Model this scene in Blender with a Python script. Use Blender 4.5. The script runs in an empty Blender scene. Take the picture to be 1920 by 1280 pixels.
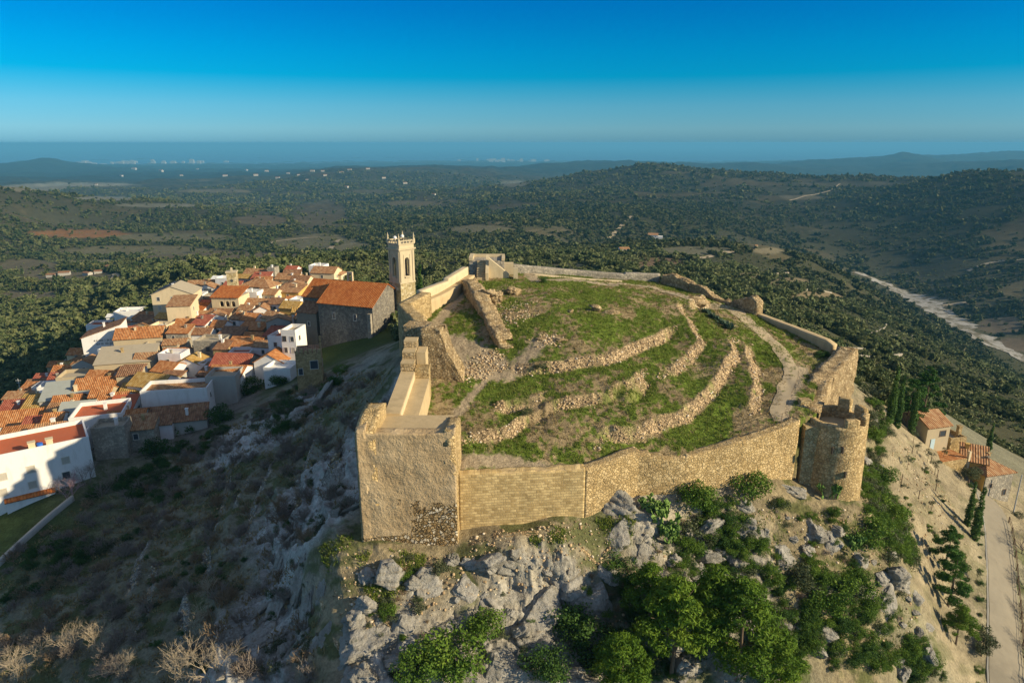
import bpy, bmesh, math, random
import numpy as np
from mathutils import Vector, Matrix
R = math.radians
random.seed(7); RNG = np.random.default_rng(7)
SC = bpy.context.scene; COL = SC.collection

# ------------------------------------------------------------------ camera, sky, sun, exposure
PITCH = R(16.2); CP, SP = math.cos(PITCH), math.sin(PITCH)
cam = bpy.data.objects.new('camera', bpy.data.cameras.new('camera')); COL.objects.link(cam)
cam.data.sensor_width = 36; cam.data.lens = 24; cam.data.clip_start = 1; cam.data.clip_end = 200000
cam.rotation_euler = (math.pi/2 - PITCH, 0, 0); SC.camera = cam
SUN_A, SUN_E = R(20), R(22.5)          # sun on the right, a little on the camera's side, low
sdir = Vector((math.cos(SUN_A)*math.cos(SUN_E), -math.sin(SUN_A)*math.cos(SUN_E), math.sin(SUN_E)))
W = bpy.data.worlds.new('World'); SC.world = W; W.use_nodes = True
wn = W.node_tree; bg = wn.nodes['Background']
sky = wn.nodes.new('ShaderNodeTexSky'); sky.sky_type = 'NISHITA'; sky.sun_disc = False
sky.sun_elevation = SUN_E; sky.sun_rotation = math.atan2(sdir.x, sdir.y)
sky.altitude = 300; sky.air_density = 1.0; sky.dust_density = 0.0; sky.ozone_density = 2.0
hs = wn.nodes.new('ShaderNodeHueSaturation'); hs.inputs['Saturation'].default_value = 1.0; hs.inputs['Hue'].default_value = 0.5
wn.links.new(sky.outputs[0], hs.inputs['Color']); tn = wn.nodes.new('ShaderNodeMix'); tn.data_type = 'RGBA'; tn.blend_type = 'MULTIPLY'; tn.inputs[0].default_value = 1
# a winter sky: pale grey-blue at the horizon, deep blue above, then added warm brightness overhead to fill the shade
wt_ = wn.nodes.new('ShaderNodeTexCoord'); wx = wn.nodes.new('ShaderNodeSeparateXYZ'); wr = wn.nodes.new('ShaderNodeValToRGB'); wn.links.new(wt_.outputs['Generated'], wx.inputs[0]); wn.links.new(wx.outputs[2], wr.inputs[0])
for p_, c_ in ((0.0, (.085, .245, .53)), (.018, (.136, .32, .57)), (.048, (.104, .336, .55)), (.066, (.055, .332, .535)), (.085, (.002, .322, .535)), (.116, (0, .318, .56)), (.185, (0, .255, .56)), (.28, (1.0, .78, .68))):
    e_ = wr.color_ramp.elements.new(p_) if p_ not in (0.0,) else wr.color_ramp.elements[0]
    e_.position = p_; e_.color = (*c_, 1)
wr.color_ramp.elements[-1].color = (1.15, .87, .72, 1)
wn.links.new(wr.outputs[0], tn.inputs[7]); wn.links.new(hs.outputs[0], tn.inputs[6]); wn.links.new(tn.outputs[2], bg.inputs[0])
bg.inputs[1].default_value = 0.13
sl = bpy.data.lights.new('sun', 'SUN'); sl.energy = 4.7; sl.angle = R(0.5); sl.color = (1.0, 0.84, 0.57)
so = bpy.data.objects.new('sun', sl); COL.objects.link(so); so.rotation_euler = (-sdir).to_track_quat('-Z', 'Y').to_euler()
SC.view_settings.view_transform = 'Standard'; SC.view_settings.look = 'None'
SC.view_settings.exposure = 0.56; SC.view_settings.gamma = 1.0
SC.cycles.max_bounces = 4; SC.cycles.diffuse_bounces = 2; SC.cycles.glossy_bounces = 1
SC.cycles.transmission_bounces = 2; SC.cycles.use_denoising = True
SC.cycles.caustics_reflective = False; SC.cycles.caustics_refractive = False

HAZE = 9e-5
# ------------------------------------------------------------------ noise and projection helpers
def hsh(ix, iy, s):
    h = (ix.astype(np.int64)*374761393 + iy.astype(np.int64)*668265263 + s*1442695041) & 0x7fffffff
    h = ((h ^ (h >> 13))*1274126177) & 0x7fffffff
    return ((h ^ (h >> 16)) & 0xffff)/65535.0
def vn(x, y, s=0):
    x = np.asarray(x, float); y = np.asarray(y, float)
    ix = np.floor(x); iy = np.floor(y); fx = x-ix; fy = y-iy
    fx = fx*fx*(3-2*fx); fy = fy*fy*(3-2*fy)
    a = hsh(ix, iy, s); b = hsh(ix+1, iy, s); c = hsh(ix, iy+1, s); d = hsh(ix+1, iy+1, s)
    return (a*(1-fx)+b*fx)*(1-fy)+(c*(1-fx)+d*fx)*fy
def fbm(x, y, s=0, o=4):
    v = 0; a = .5; t = 0
    for k in range(o):
        v = v+a*vn(x, y, s+k*17); t += a; a *= .5; x = x*2.03+3.1; y = y*2.03+1.7
    return v/t
def ridge(x, y, s=0, o=4):
    v = 0; a = .5; t = 0
    for k in range(o):
        n = 1-np.abs(2*vn(x, y, s+k*13)-1); v = v+a*n*n; t += a; a *= .5; x = x*2.1+1.3; y = y*2.1+5.2
    return v/t
def fbm3(P, s=0, o=4, f=1.0):     # cheap 3-d noise: sum of three 2-d slices
    x, y, z = P[:, 0]*f, P[:, 1]*f, P[:, 2]*f
    return (fbm(x+z*.37+9, y+z*.71, s, o)+fbm(y+x*.33, z-x*.29+4, s+5, o)+fbm(z+y*.41, x-y*.27+7, s+9, o))/3
def sst(a, b, x):
    t = np.clip((x-a)/(b-a), 0, 1); return t*t*(3-2*t)
def ray(px, py):
    X = (px-960)/1280; Y = -(py-640)/1280
    return X, CP+Y*SP, -SP+Y*CP
def at(px, py, z):                # the point at height z seen at (px, py) of the 1920 x 1280 photograph
    a, b, c = ray(px, py); t = z/c; return (a*t, b*t, z)
def aty(px, py, y):               # the same at forward distance y
    a, b, c = ray(px, py); t = y/b; return (a*t, y, c*t)
def atr(px, py, r):
    a, b, c = ray(px, py); t = r/math.hypot(a, b); return (a*t, b*t, c*t)
def depth(x, y, z): return y*CP - z*SP
def proj(x, y, z):
    d = y*CP-z*SP; v = y*SP+z*CP
    return 960+1280*x/d, 640-1280*v/d

# ------------------------------------------------------------------ terrain: control heights
P, A = at, atr
ctl = [P(*q) for q in [
 (664,1022,-35.4),(760,1020,-35.2),(855,1003,-35),(980,985,-34.6),(1100,965,-34.2),(1200,940,-33.8),(1300,925,-33.8),(1440,890,-33.8),(1510,892,-35.3),(1600,940,-36.7),
 (960,1030,-34.9),(1050,1012,-34.6),(1200,1010,-35.6),(1230,960,-34.4),(600,1020,-36.6),(588,1062,-37.4),(640,1120,-37.8),(700,1200,-39.2),(650,1270,-40.5),(800,1130,-37.6),
 (850,1200,-39.6),(900,1270,-41),(960,1100,-37.4),(1000,1180,-39.6),(1050,1100,-37.8),(1100,1270,-42.5),(1200,1100,-39.2),(1250,1200,-42.2),(1300,1275,-44.5),(1300,1000,-36.4),
 (1400,1050,-38.8),(1400,1150,-42),(1450,1270,-46),(1500,960,-36.6),(1550,1050,-40),(1600,1150,-44),(1600,1270,-48),(1650,1000,-40),(1700,1100,-45),(1750,1200,-50),(1700,1275,-51),
 (1860,930,-54),(1875,1050,-55.2),(1885,1150,-56.3),(1890,1270,-57.2),(1919,1000,-56),(1919,1200,-59),(2100,1000,-63),(2150,1270,-68),(2300,900,-75),
 (1680,800,-41.5),(1740,900,-46.5),(1800,1000,-51),(1820,1100,-54),(1830,1250,-56.3),(1640,860,-39.5),(1800,880,-50.5),(1760,835,-49),(1850,890,-53),
 (1622,745,-34.5),(1650,700,-50),(1660,650,-80),(1750,740,-72),(1850,820,-66),(1919,860,-63),(1800,700,-95),(1880,740,-95),(1919,780,-88),
 (1630,515,-172),(1700,550,-176),(1780,590,-180),(1850,640,-183),(1919,680,-185),(1980,720,-188),(1660,520,-172),(1740,550,-176),(1830,590,-180),(1910,640,-183),
 (1760,640,-140),(1680,570,-135),(1850,690,-142),(1919,730,-142),(2100,800,-150),
 (1500,470,-90),(1420,455,-88),(1300,470,-82),(1230,490,-72),(1170,480,-75),(1350,500,-75),(1400,540,-66),(1500,560,-72),(1560,500,-108),(1600,540,-112),(1520,610,-60),
 # shaded west slope and town
 (735,770,-31),(742,680,-27.5),(690,880,-36),(690,760,-33.5),(640,900,-38),(640,760,-37),(560,850,-43),(560,950,-42.5),(540,1050,-42.5),(480,820,-46),(420,900,-48.5),(350,900,-51.5),(200,1000,-55),
 (100,950,-53.8),(50,960,-54.2),(0,1060,-56.5),(0,1270,-56),(150,1150,-54.5),(300,1100,-51),(300,1270,-48.5),(450,1270,-45),(450,1100,-46),(560,1180,-42.8),(580,1270,-42.2),(400,1000,-48.5),(-200,1000,-64),(-200,1270,-62),
 (420,760,-51),(330,840,-51.8),(500,740,-48),(600,680,-45.5),(660,640,-43),(700,600,-41),(170,900,-52.4),
 (100,860,-52.8),(250,800,-52.5),(350,760,-52.5),(200,720,-53.5),(450,720,-51),(350,650,-50.5),(550,660,-48.5),(250,650,-53),(500,600,-48.5),(400,570,-48),(330,620,-50.5),(560,520,-46.5),(450,520,-48),(620,600,-46),
 (30,820,-57),(150,690,-61),(50,760,-66),(120,640,-72),(260,560,-66),(300,520,-66),(430,500,-60),(560,490,-62),(650,490,-70),
 # valley
 (300,500,-100),(100,560,-94),(60,640,-84),(20,700,-80),(200,590,-80),(450,470,-113),(600,450,-116),(750,430,-119),(850,480,-97),(900,450,-106),(700,480,-98),(100,480,-121),(100,430,-131),(180,440,-134),
 (500,400,-140),(650,380,-150),(500,360,-166),(700,350,-166),(400,345,-190),(100,345,-192),(0,360,-182),(300,328,-250),(100,328,-250),(600,333,-215),(-150,500,-115),(-150,400,-150),(-150,340,-210),(350,430,-132),
]]
ctl += [A(*q) for q in [
 (180,368,1500),(60,385,1350),(260,372,1500),(330,385,1450),(420,402,1350),(0,395,1250),
 (1400,440,1080),(1400,400,1380),(1400,360,1700),(1400,328,2050),(1200,430,1000),(1200,380,1500),(1230,340,1900),(1240,306,2250),(1130,317,2250),(1350,321,2150),(1050,430,900),(1050,380,1500),(1050,340,2000),(1050,330,2200),(940,400,1200),(950,352,2000),
 (1600,500,1010),(1600,450,1200),(1600,400,1480),(1600,360,1800),(1600,331,2030),(1500,331,2050),(1800,550,930),(1800,480,1090),(1800,420,1290),(1800,370,1500),(1800,332,1750),(1919,600,850),(1919,520,1010),(1919,450,1170),(1919,380,1380),(1919,335,1600),(2100,540,980),(2100,450,1150),(2100,340,1500),
 (600,322,4300),(700,313,5200),(800,315,5000),(850,335,3300),(930,324,4200),(1000,314,6500),(1080,304,6500),(1180,303,6500),
 (90,297,9000),(140,308,9000),(40,305,9000),(0,310,9000),
 (1360,318,8500),(1400,308,8500),(1460,309,8500),(1510,299,8500),(1590,297,8500),(1650,290,8500),(1690,284,8500),(1730,291,8500),(1780,304,8500),(1860,290,11000),(1919,284,11000),(2050,285,11000),(1840,320,6000),(1919,306,6000),(2050,295,6000)]]
def pol(px, r, z):
    u = math.atan2((px-960)/1280, CP); return (r*math.sin(u), r*math.cos(u), z)
for px in (850, 950, 1100, 1250, 1400): ctl += [pol(px, 150, -40), pol(px, 200, -51)]
for px in (1250, 1350, 1450): ctl += [pol(px, 850, -158)]
for px in (1000, 1150, 1300, 1500, 1700, 1900): ctl += [pol(px, 3000, -190)]
for px in (1400, 1600, 1850): ctl += [pol(px, 4500, -225)]
ctl += [pol(px, r, z) for px, r, z in ((1750,2150,-122),(1900,2000,-120),(2100,1950,-120),(1450,2450,-135),(1600,2400,-132),(1130,2650,-135),(1240,2700,-125),(1350,2600,-135),(1000,2500,-140),(920,2300,-135))]
for px in (1150, 1300): ctl += [pol(px, 4500, -240)]
for px in (60, 260, 400): ctl += [pol(px, 2100, -172)]
for px in (700, 950, 1150): ctl += [pol(px, 8500, -285)]
for px in (-500, 0, 350, 700, 1000, 1300): ctl += [pol(px, 12500, -328)]
for px in (-500, -100, 350, 700, 1000, 1300, 1600, 1900, 2400): ctl += [pol(px, 16500, -352)]
ctl += [pol(px, 30, z) for px, z in ((-100, -60), (400, -50), (800, -46), (1100, -48), (1500, -53), (2000, -60))]
for px, r, z in ((880,113,-27),(960,117,-27),(1080,119,-28),(1200,121,-28.5),(1270,121,-28.5),(1330,119,-29),(1390,114,-30),(1440,112,-30.5),(1500,106,-31),(1570,101,-32),(840,106,-27),(790,101,-29)): ctl += [pol(px, r, z)]
ctl = np.array(ctl)
def tps_fit(U, z, lam):
    n = len(U); D = np.hypot(U[:, None, 0]-U[None, :, 0], U[:, None, 1]-U[None, :, 1])
    K = np.where(D > 0, D*D*np.log(D+1e-12), 0)+lam*np.eye(n)
    Q = np.c_[np.ones(n), U]; M = np.block([[K, Q], [Q.T, np.zeros((3, 3))]])
    return np.linalg.solve(M, np.r_[z, 0, 0, 0])
def tps_ev(U, w, X):
    out = np.empty(len(X)); n = len(U)
    for i in range(0, len(X), 20000):
        x = X[i:i+20000]; D = np.hypot(x[:, None, 0]-U[None, :, 0], x[:, None, 1]-U[None, :, 1])
        out[i:i+20000] = (np.where(D > 0, D*D*np.log(D+1e-12), 0))@w[:n]+w[n]+x@w[n+1:]
    return out
def uv_of(x, y): return np.arctan2(x, y), np.log(np.hypot(x, y))
cu, cv = uv_of(ctl[:, 0], ctl[:, 1]); CU = np.c_[cu, cv]
wt = tps_fit(CU, ctl[:, 2]/np.exp(cv), 2e-5)        # heights fitted as slopes seen from the hilltop, so far and near weigh alike
UL = R(57); gu = np.linspace(-UL, UL, 260); gv = np.linspace(math.log(28), math.log(17500), 420)
GU, GV = np.meshgrid(gu, gv, indexing='ij')
HO = (tps_ev(CU, wt, np.c_[GU.ravel(), GV.ravel()])*np.exp(GV.ravel())).reshape(GU.shape)
def bil(T, a, b, x, y):
    i = np.clip(np.searchsorted(a, x)-1, 0, len(a)-2); j = np.clip(np.searchsorted(b, y)-1, 0, len(b)-2)
    fx = np.clip((x-a[i])/(a[i+1]-a[i]), 0, 1); fy = np.clip((y-b[j])/(b[j+1]-b[j]), 0, 1)
    return (T[i, j]*(1-fx)+T[i+1, j]*fx)*(1-fy)+(T[i, j+1]*(1-fx)+T[i+1, j+1]*fx)*fy
def h_out(x, y):
    u, v = uv_of(x, y); return bil(HO, gu, gv, u, v)
# plateau inside the castle walls
FW = [at(853,892,-29.0), at(1098,876,-29.0), at(1200,846,-28.8), at(1290,850,-29.3), at(1405,822,-28.8), at(1500,788,-28.0)]
BA = [at(1538,765,-27.5), at(1562,700,-26.2), at(1612,652,-25.1)]
LW = [aty(1556,638,86.5), aty(1430,592,98.5)]
inp = [(-13, 57.5), (-5.2, 57.3)] + [(p[0], p[1]+.5) for p in FW[1:]] + [(33.2, 68.5)] + [(p[0]-1, p[1]+.3) for p in BA] + [(p[0], p[1]) for p in LW] + \
      [aty(*q)[:2] for q in ((1352,565,102.5),(1265,515,110.5),(1230,513,113.3),(1080,507,112.6),(955,497,110.6),(885,497,105),(840,522,97.6),(790,545,92),(748,568,86),(764,605,78.6),(762,655,74),(740,795,57))]
inp = np.array(inp)
def inside(x, y):
    x = np.asarray(x); y = np.asarray(y); c = np.zeros(x.shape, bool); n = len(inp)
    for i in range(n):
        x1, y1 = inp[i]; x2, y2 = inp[(i+1) % n]
        k = ((y1 > y) != (y2 > y)) & (x < (x2-x1)*(y-y1)/((y2-y1) if y2 != y1 else 1e-9)+x1); c ^= k
    return c
cin = np.array([at(*q) for q in [(860,872,-29.3),(980,868,-29.3),(1100,856,-29.2),(1230,835,-29.1),(1330,800,-28.7),(1400,800,-28.7),(1470,780,-28),(850,805,-28),(800,720,-26.4),(900,705,-26),(950,700,-25.9),(1000,650,-23.7),
  (1100,590,-21.7),(1000,540,-20.9),(950,515,-20.4),(1080,519,-21.3),(1200,532,-22.1),(820,590,-22.7),(890,680,-25.2),(1300,610,-23.2),(1400,600,-24.4),(1500,660,-26),(1520,740,-27.2),(1450,700,-26.4),(1350,720,-26.7),(1200,770,-27.2),(1050,760,-27),(880,520,-20.9),(1340,570,-23.3),(1260,640,-24.2)]])
wi = tps_fit(cin[:, :2]/20, cin[:, 2], 0.02)
ix_, iy_ = np.arange(-22, 56, .5), np.arange(48, 122, .5); IX, IY = np.meshgrid(ix_, iy_, indexing='ij')
HI = tps_ev(cin[:, :2]/20, wi, np.c_[IX.ravel(), IY.ravel()]/20).reshape(IX.shape)
def h_base(x, y): return np.where(inside(x, y), bil(HI, ix_, iy_, x, y), h_out(x, y))
_t = np.exp(np.linspace(math.log(36), math.log(15000), 900))
def hit_f(f, px, py):
    a, b, c = ray(px, py); n = math.hypot(a, b); a, b, c = a/n, b/n, c/n
    k = np.nonzero(f(a*_t, b*_t) > c*_t)[0]; k = k[0] if len(k) else len(_t)-1
    t0, t1 = _t[max(k-1, 0)], _t[k]
    ts = np.linspace(t0, t1, 24); g = np.nonzero(f(a*ts, b*ts) > c*ts)[0]; t = ts[g[0]] if len(g) else t1
    return (a*t, b*t, c*t)
# stone banks and terrace walls: (photo polyline, drop, bank width), uphill on the left of travel
BANKS = [([(945,690),(1000,692),(1060,688),(1140,672),(1200,650),(1250,632),(1275,612)],.85,.85),
 ([(1235,705),(1270,690),(1300,665),(1312,640),(1300,615),(1285,590),(1270,565)],.7,.85),
 ([(855,830),(910,818),(950,800),(1000,772),(1060,752),(1130,750),(1170,735),(1195,710),(1207,685)],.75,.8),
 ([(1122,838),(1128,810),(1160,815),(1220,805),(1290,780),(1330,740),(1360,700),(1378,670),(1372,630)],.95,.9),
 ([(1408,778),(1418,745),(1412,700),(1408,665),(1395,640)],1.0,1.0),([(1182,758),(1200,735),(1213,710)],.8,.9),
 ([(1290,580),(1310,570),(1328,560)],1.6,1.0),([(935,775),(965,762),(1020,752)],.8,1.0),
 # west slope
 ([(600,775),(585,840),(572,900),(560,960),(548,1010)],1.5,1.0),([(530,840),(500,890),(478,945),(462,1005)],1.7,.9),([(345,945),(300,985),(262,1050),(240,1120)],1.5,1.0),
 ([(405,985),(388,1040),(372,1095)],1.2,.8),([(432,885),(424,920),(416,955)],1.0,.7),([(465,895),(452,925),(440,955)],1.0,.7),([(655,800),(640,850),(630,930)],1.3,1.0),([(360,1090),(345,1160),(335,1220)],1.2,.8),
 ([(290,1060),(275,1130),(260,1200)],1.2,.8),([(640,690),(600,740),(560,790)],1.3,1.2)]
BK = []
for k, (pl, h, w) in enumerate(BANKS):
    pts = np.array([hit_f(h_base, *q)[:2] for q in pl])
    s = np.r_[0, np.cumsum(np.hypot(*np.diff(pts, axis=0).T))]; n = max(8, int(s[-1]/.8)); t = np.linspace(0, s[-1], n)
    q = np.c_[np.interp(t, s, pts[:, 0]), np.interp(t, s, pts[:, 1])]
    for _ in range(2): q[1:-1] = (q[:-2]+2*q[1:-1]+q[2:])/4
    q += (np.c_[fbm(t*.35, t*0+k, 5), fbm(t*.35, t*0+k, 9)]-.5)*1.6
    BK.append((q, h, w))
def bank_fields(x, y):
    dz = np.zeros(x.shape); m = np.zeros(x.shape); hl = {}
    for q, h, w in BK:
        lo = q.min(0)-9; hi = q.max(0)+9; sel = np.nonzero((x > lo[0]) & (x < hi[0]) & (y > lo[1]) & (y < hi[1]))[0]
        if not len(sel): continue
        X = np.c_[x[sel], y[sel]]; best = np.full(len(sel), 1e9); sd = np.zeros(len(sel)); tt = np.zeros(len(sel)); n = len(q)-1
        for i in range(n):
            a = q[i]; d = q[i+1]-a; L = d@d; t = np.clip(((X-a)@d)/L, 0, 1); e = X-a-t[:, None]*d; dd = np.hypot(e[:, 0], e[:, 1])
            s = np.sign(d[0]*e[:, 1]-d[1]*e[:, 0]); k = dd < best; best[k] = dd[k]; sd[k] = (dd*s)[k]; tt[k] = (i+t[k])/n
        end = sst(0, .12, tt)*sst(0, .12, 1-tt)
        s = np.clip(sd/(w*.5), -1, 1)*.5; hh = h*end*(.75+.5*vn(X[:, 0]*.3, X[:, 1]*.3, 3))
        dz[sel] += hh*s*np.exp(-np.maximum(np.abs(sd)-w*.5, 0)/2.6)
        gap = .25+.75*sst(.24, .42, fbm(X[:, 0]*.23, X[:, 1]*.23, 77, 3)); m[sel] = np.maximum(m[sel], end*gap*sst(w*.95, w*.45, np.abs(sd)))
    return dz, m
# ------------------------------------------------------------------ terrain: fine polar grid
rs = [34.0]
while rs[-1] < 17000: rs.append(rs[-1]+max(.27, rs[-1]*.0078 if rs[-1] > 150 else .27+max(0, rs[-1]-118)*.02))
rs = np.array(rs); us = np.linspace(-R(55), R(55), 1240)
UU, RR = np.meshgrid(us, rs, indexing='ij'); TX = (RR*np.sin(UU)).ravel(); TY = (RR*np.cos(UU)).ravel(); TR = RR.ravel()
INS = inside(TX, TY)
TZ = np.where(INS, bil(HI, ix_, iy_, TX, TY), h_out(TX, TY))
near = np.nonzero(TR < 135)[0]; DZ = np.zeros(TX.shape); BM = np.zeros(TX.shape)
DZ[near], BM[near] = bank_fields(TX[near], TY[near])
TZ = TZ+DZ
# how rocky / built: soft zones from photo seeds, each (px, py, zone)
ZS = {'rock': (.36,.33,.27), 'wrock': (.34,.325,.285), 'scrub': (.205,.195,.13), 'town': (.25,.22,.18), 'tan': (.30,.25,.16), 'ledge': (.27,.22,.13), 'garden': (.07,.10,.03), 'valley': (.075,.072,.036), 'grav': (.42,.39,.34), 'soilred': (.36,.17,.07), 'olive': (.085,.080,.042)}
SEEDS = [(430,950,'scrub'),(300,1000,'scrub'),(200,1100,'scrub'),(100,1200,'scrub'),(500,900,'scrub'),(600,720,'scrub'),(680,720,'scrub'),(640,820,'scrub'),(350,1150,'scrub'),(0,1150,'scrub'),(660,640,'garden'),(300,1270,'scrub'),
 (520,1150,'wrock'),(560,1060,'wrock'),(490,1260,'wrock'),(620,960,'wrock'),(560,760,'wrock'),(590,900,'wrock'),(720,830,'wrock'),(440,1200,'wrock'),
 (50,1000,'garden'),(110,980,'garden'),(200,940,'scrub'),(250,800,'town'),(150,750,'town'),(400,700,'town'),(350,620,'town'),(520,620,'town'),(480,550,'town'),(580,540,'town'),(330,560,'town'),(60,850,'town'),(640,590,'town'),
 (620,1030,'ledge'),(760,1050,'ledge'),(980,1000,'ledge'),(1120,990,'ledge'),(650,1150,'ledge'),(850,1080,'ledge'),(1000,1100,'rock'),(900,1180,'rock'),(760,1200,'rock'),(1100,1180,'rock'),(1200,1250,'scrub'),(1380,1120,'rock'),(1300,980,'ledge'),(1450,1000,'ledge'),(1500,1120,'ledge'),(1460,1250,'scrub'),(1600,1200,'ledge'),(1620,1050,'ledge'),(1700,1250,'scrub'),(1350,1030,'rock'),(1180,950,'rock'),
 (1680,830,'tan'),(1720,900,'tan'),(1760,960,'tan'),(1800,1050,'tan'),(1820,1150,'tan'),(1830,1260,'tan'),(1740,1010,'tan'),(1660,900,'tan'),(1780,900,'tan'),(1650,790,'tan'),(1910,1100,'scrub'),(1919,1250,'scrub'),
 (1650,720,'scrub'),(1750,740,'valley'),(1850,800,'valley'),(1700,650,'valley'),(1600,600,'valley'),(1450,520,'olive'),(1300,480,'olive'),(1500,580,'olive'),(1900,760,'valley'),(1800,650,'valley'),
 (100,600,'valley'),(30,700,'valley'),(200,540,'valley'),(400,480,'olive'),(600,470,'valley'),(560,484,'valley'),(650,492,'valley'),(700,505,'valley'),(430,492,'valley'),(350,505,'valley'),(800,490,'valley'),(800,460,'valley'),(250,470,'olive'),(500,430,'olive'),(1400,400,'valley'),(1700,400,'valley'),(1100,400,'valley')]
sp = np.array([hit_f(h_base, a, b)[:2] for a, b, _ in SEEDS]); su, sv = uv_of(sp[:, 0], sp[:, 1]); sc = np.array([ZS[z] for *_, z in SEEDS])
srock = np.array([{'rock': .95, 'wrock': .80}.get(z, 0) for *_, z in SEEDS], float); stown = np.array([z in ('town', 'garden', 'tan') for *_, z in SEEDS], float)
cg_u = np.linspace(-R(57), R(57), 240); cg_v = np.linspace(math.log(30), math.log(18000), 300); CGU, CGV = np.meshgrid(cg_u, cg_v, indexing='ij')
D2 = (CGU.ravel()[:, None]-su)**2+(CGV.ravel()[:, None]-sv)**2; Wg = np.exp(-D2/(2*.045**2))+1e-6/(D2+1e-4); Wg /= Wg.sum(1, keepdims=True)
zcol = [(Wg@sc[:, k]).reshape(CGU.shape) for k in range(3)]; zrk = (Wg@srock).reshape(CGU.shape); ztn = (Wg@stown).reshape(CGU.shape)
tu, tv = UU.ravel(), np.log(TR)
ju = tu+(fbm(TX/TR*60, tv*60, 3, 3)-.5)*.05; jv = tv+(fbm(TX/TR*60, tv*60, 8, 3)-.5)*.05
COLR = np.stack([bil(z, cg_u, cg_v, ju, jv) for z in zcol], 1); ROCK = bil(zrk, cg_u, cg_v, ju, jv); FLAT = bil(ztn, cg_u, cg_v, tu, tv)
del D2, Wg
# relief: near slopes are pushed out along their own normals, so cliffs get ledges rather than streaks
nr = TR < 135; Z0 = TZ.copy(); SX = TX+0*Z0; SY = TY+np.where(nr & ~INS, Z0, 0)
_g = Z0.reshape(UU.shape); dzu = np.gradient(_g, us, axis=0).ravel()/TR; dzr = np.gradient(_g, rs, axis=1).ravel()
gx_ = dzr*np.sin(tu)+dzu*np.cos(tu); gy_ = dzr*np.cos(tu)-dzu*np.sin(tu); nl = np.sqrt(1+gx_**2+gy_**2)
k_ = np.minimum(nl, 2.6)/nl; NX, NY, NZ = -gx_/nl*k_, -gy_/nl*k_, 1/np.minimum(nl, 2.6)
ROCK = sst(.35, .75, ROCK+(fbm(SX*.22, SY*.22, 21, 4)-.5)*.9)*nr*(~INS)
rough = (~INS)*nr*(1-FLAT)*sst(128, 100, TR)
ii = np.nonzero(~INS & nr)[0]; wd = np.full(len(ii), 99.0)       # fade at the foot of the castle walls
for i in range(len(inp)):
    a = inp[i]; d = inp[(i+1) % len(inp)]-a; X = np.c_[TX[ii], TY[ii]]; t = np.clip(((X-a)@d)/(d@d), 0, 1); wd = np.minimum(wd, np.hypot(*(X-a-t[:, None]*d).T))
WD = np.zeros(TX.shape); WD[ii] = wd; rough = rough*sst(1.0, 3.5, WD)
WS = sst(-2, -14, TX)*rough                                    # west slope: tilted strata
st_ = ridge((TX*.8+TY*.35)*.16, (TY*.8-TX*.35)*.055, 31, 4)
DN = rough*((fbm(SX*.16, SY*.13, 41, 4)-.5)*1.5*(1-WS*.5)+ROCK*(1-WS)*((ridge(SX*.17+SY*.05, SY*.15, 51, 5)-.45)*3.0+(np.floor(SY*.55+fbm(SX*.2, SY*.1, 53, 3)*3)/.55-(SY+fbm(SX*.2, SY*.1, 53, 3)*5.45)+.9)*.35))+WS*((st_-.5)*(1.3+2.2*ROCK)+ROCK*(ridge(SX*.35, SY*.22, 55, 5)-.5)*1.3)+rough*(fbm(SX*1.3, SY*1.3, 61, 3)-.5)*.35
TZ = TZ+INS*((fbm(TX*.35, TY*.35, 71, 4)-.5)*.5+(fbm(TX*1.8, TY*1.8, 72, 3)-.5)*.12)+BM*(vn(TX*2.2, TY*2.2, 73)-.5)*.35
fr = sst(250, 700, TR)
TZ = TZ+fr*np.minimum(TR, 3500)*.010*(fbm(TX/260, TY/260, 81, 5)-.5)*2+sst(900, 1800, TR)*sst(14000, 6000, TR)*TR*.010*(ridge(TX/700, TY/700, 83, 5)-.5)*sst(0, 900, 2900-TR+0*TX)
mt = sst(5000, 7500, TR)*sst(13000, 10000, TR)
TZ = TZ+mt*90*(fbm(TX/900, TY/900, 91, 5)-.5)*sst(-.05, .12, tu)
VX, VY, VZ = TX+NX*DN, TY+NY*DN, TZ+NZ*DN
TZ = TZ+DN/NZ*.8
GH = TZ.reshape(UU.shape)
def G(x, y):
    x = np.asarray(x, float); y = np.asarray(y, float); return bil(GH, us, rs, np.arctan2(x, y), np.hypot(x, y))
def g(x, y): return float(G(np.array([x]), np.array([y]))[0])
_c = {}
def hit(px, py): return hit_f(G, px, py)
def visible(x, y, z):
    a = np.linspace(.12, .985, 60)[:, None]
    return ~np.any(G(x*a, y*a) > z*a+.4, axis=0)
# ------------------------------------------------------------------ materials
def nd(nt, typ, ins=None, **props):
    n = nt.nodes.new(typ)
    for k, v in props.items(): setattr(n, k, v)
    for k, v in (ins or {}).items():
        s = n.inputs[k]
        if isinstance(v, bpy.types.NodeSocket): nt.links.new(v, s)
        else: s.default_value = v
    return n
def c4(c): return (c[0], c[1], c[2], 1)
def newmat(name, rough=.9, spec=.15):
    m = bpy.data.materials.new(name); m.use_nodes = True; nt = m.node_tree; b = nt.nodes['Principled BSDF']
    b.inputs['Roughness'].default_value = rough; b.inputs['Specular IOR Level'].default_value = spec
    return m, nt, b
def pos(nt): return nd(nt, 'ShaderNodeNewGeometry').outputs['Position']
def noise(nt, vec, scale, detail=4, rough=.6): return nd(nt, 'ShaderNodeTexNoise', {'Vector': vec, 'Scale': scale, 'Detail': detail, 'Roughness': rough}).outputs['Fac']
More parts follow.
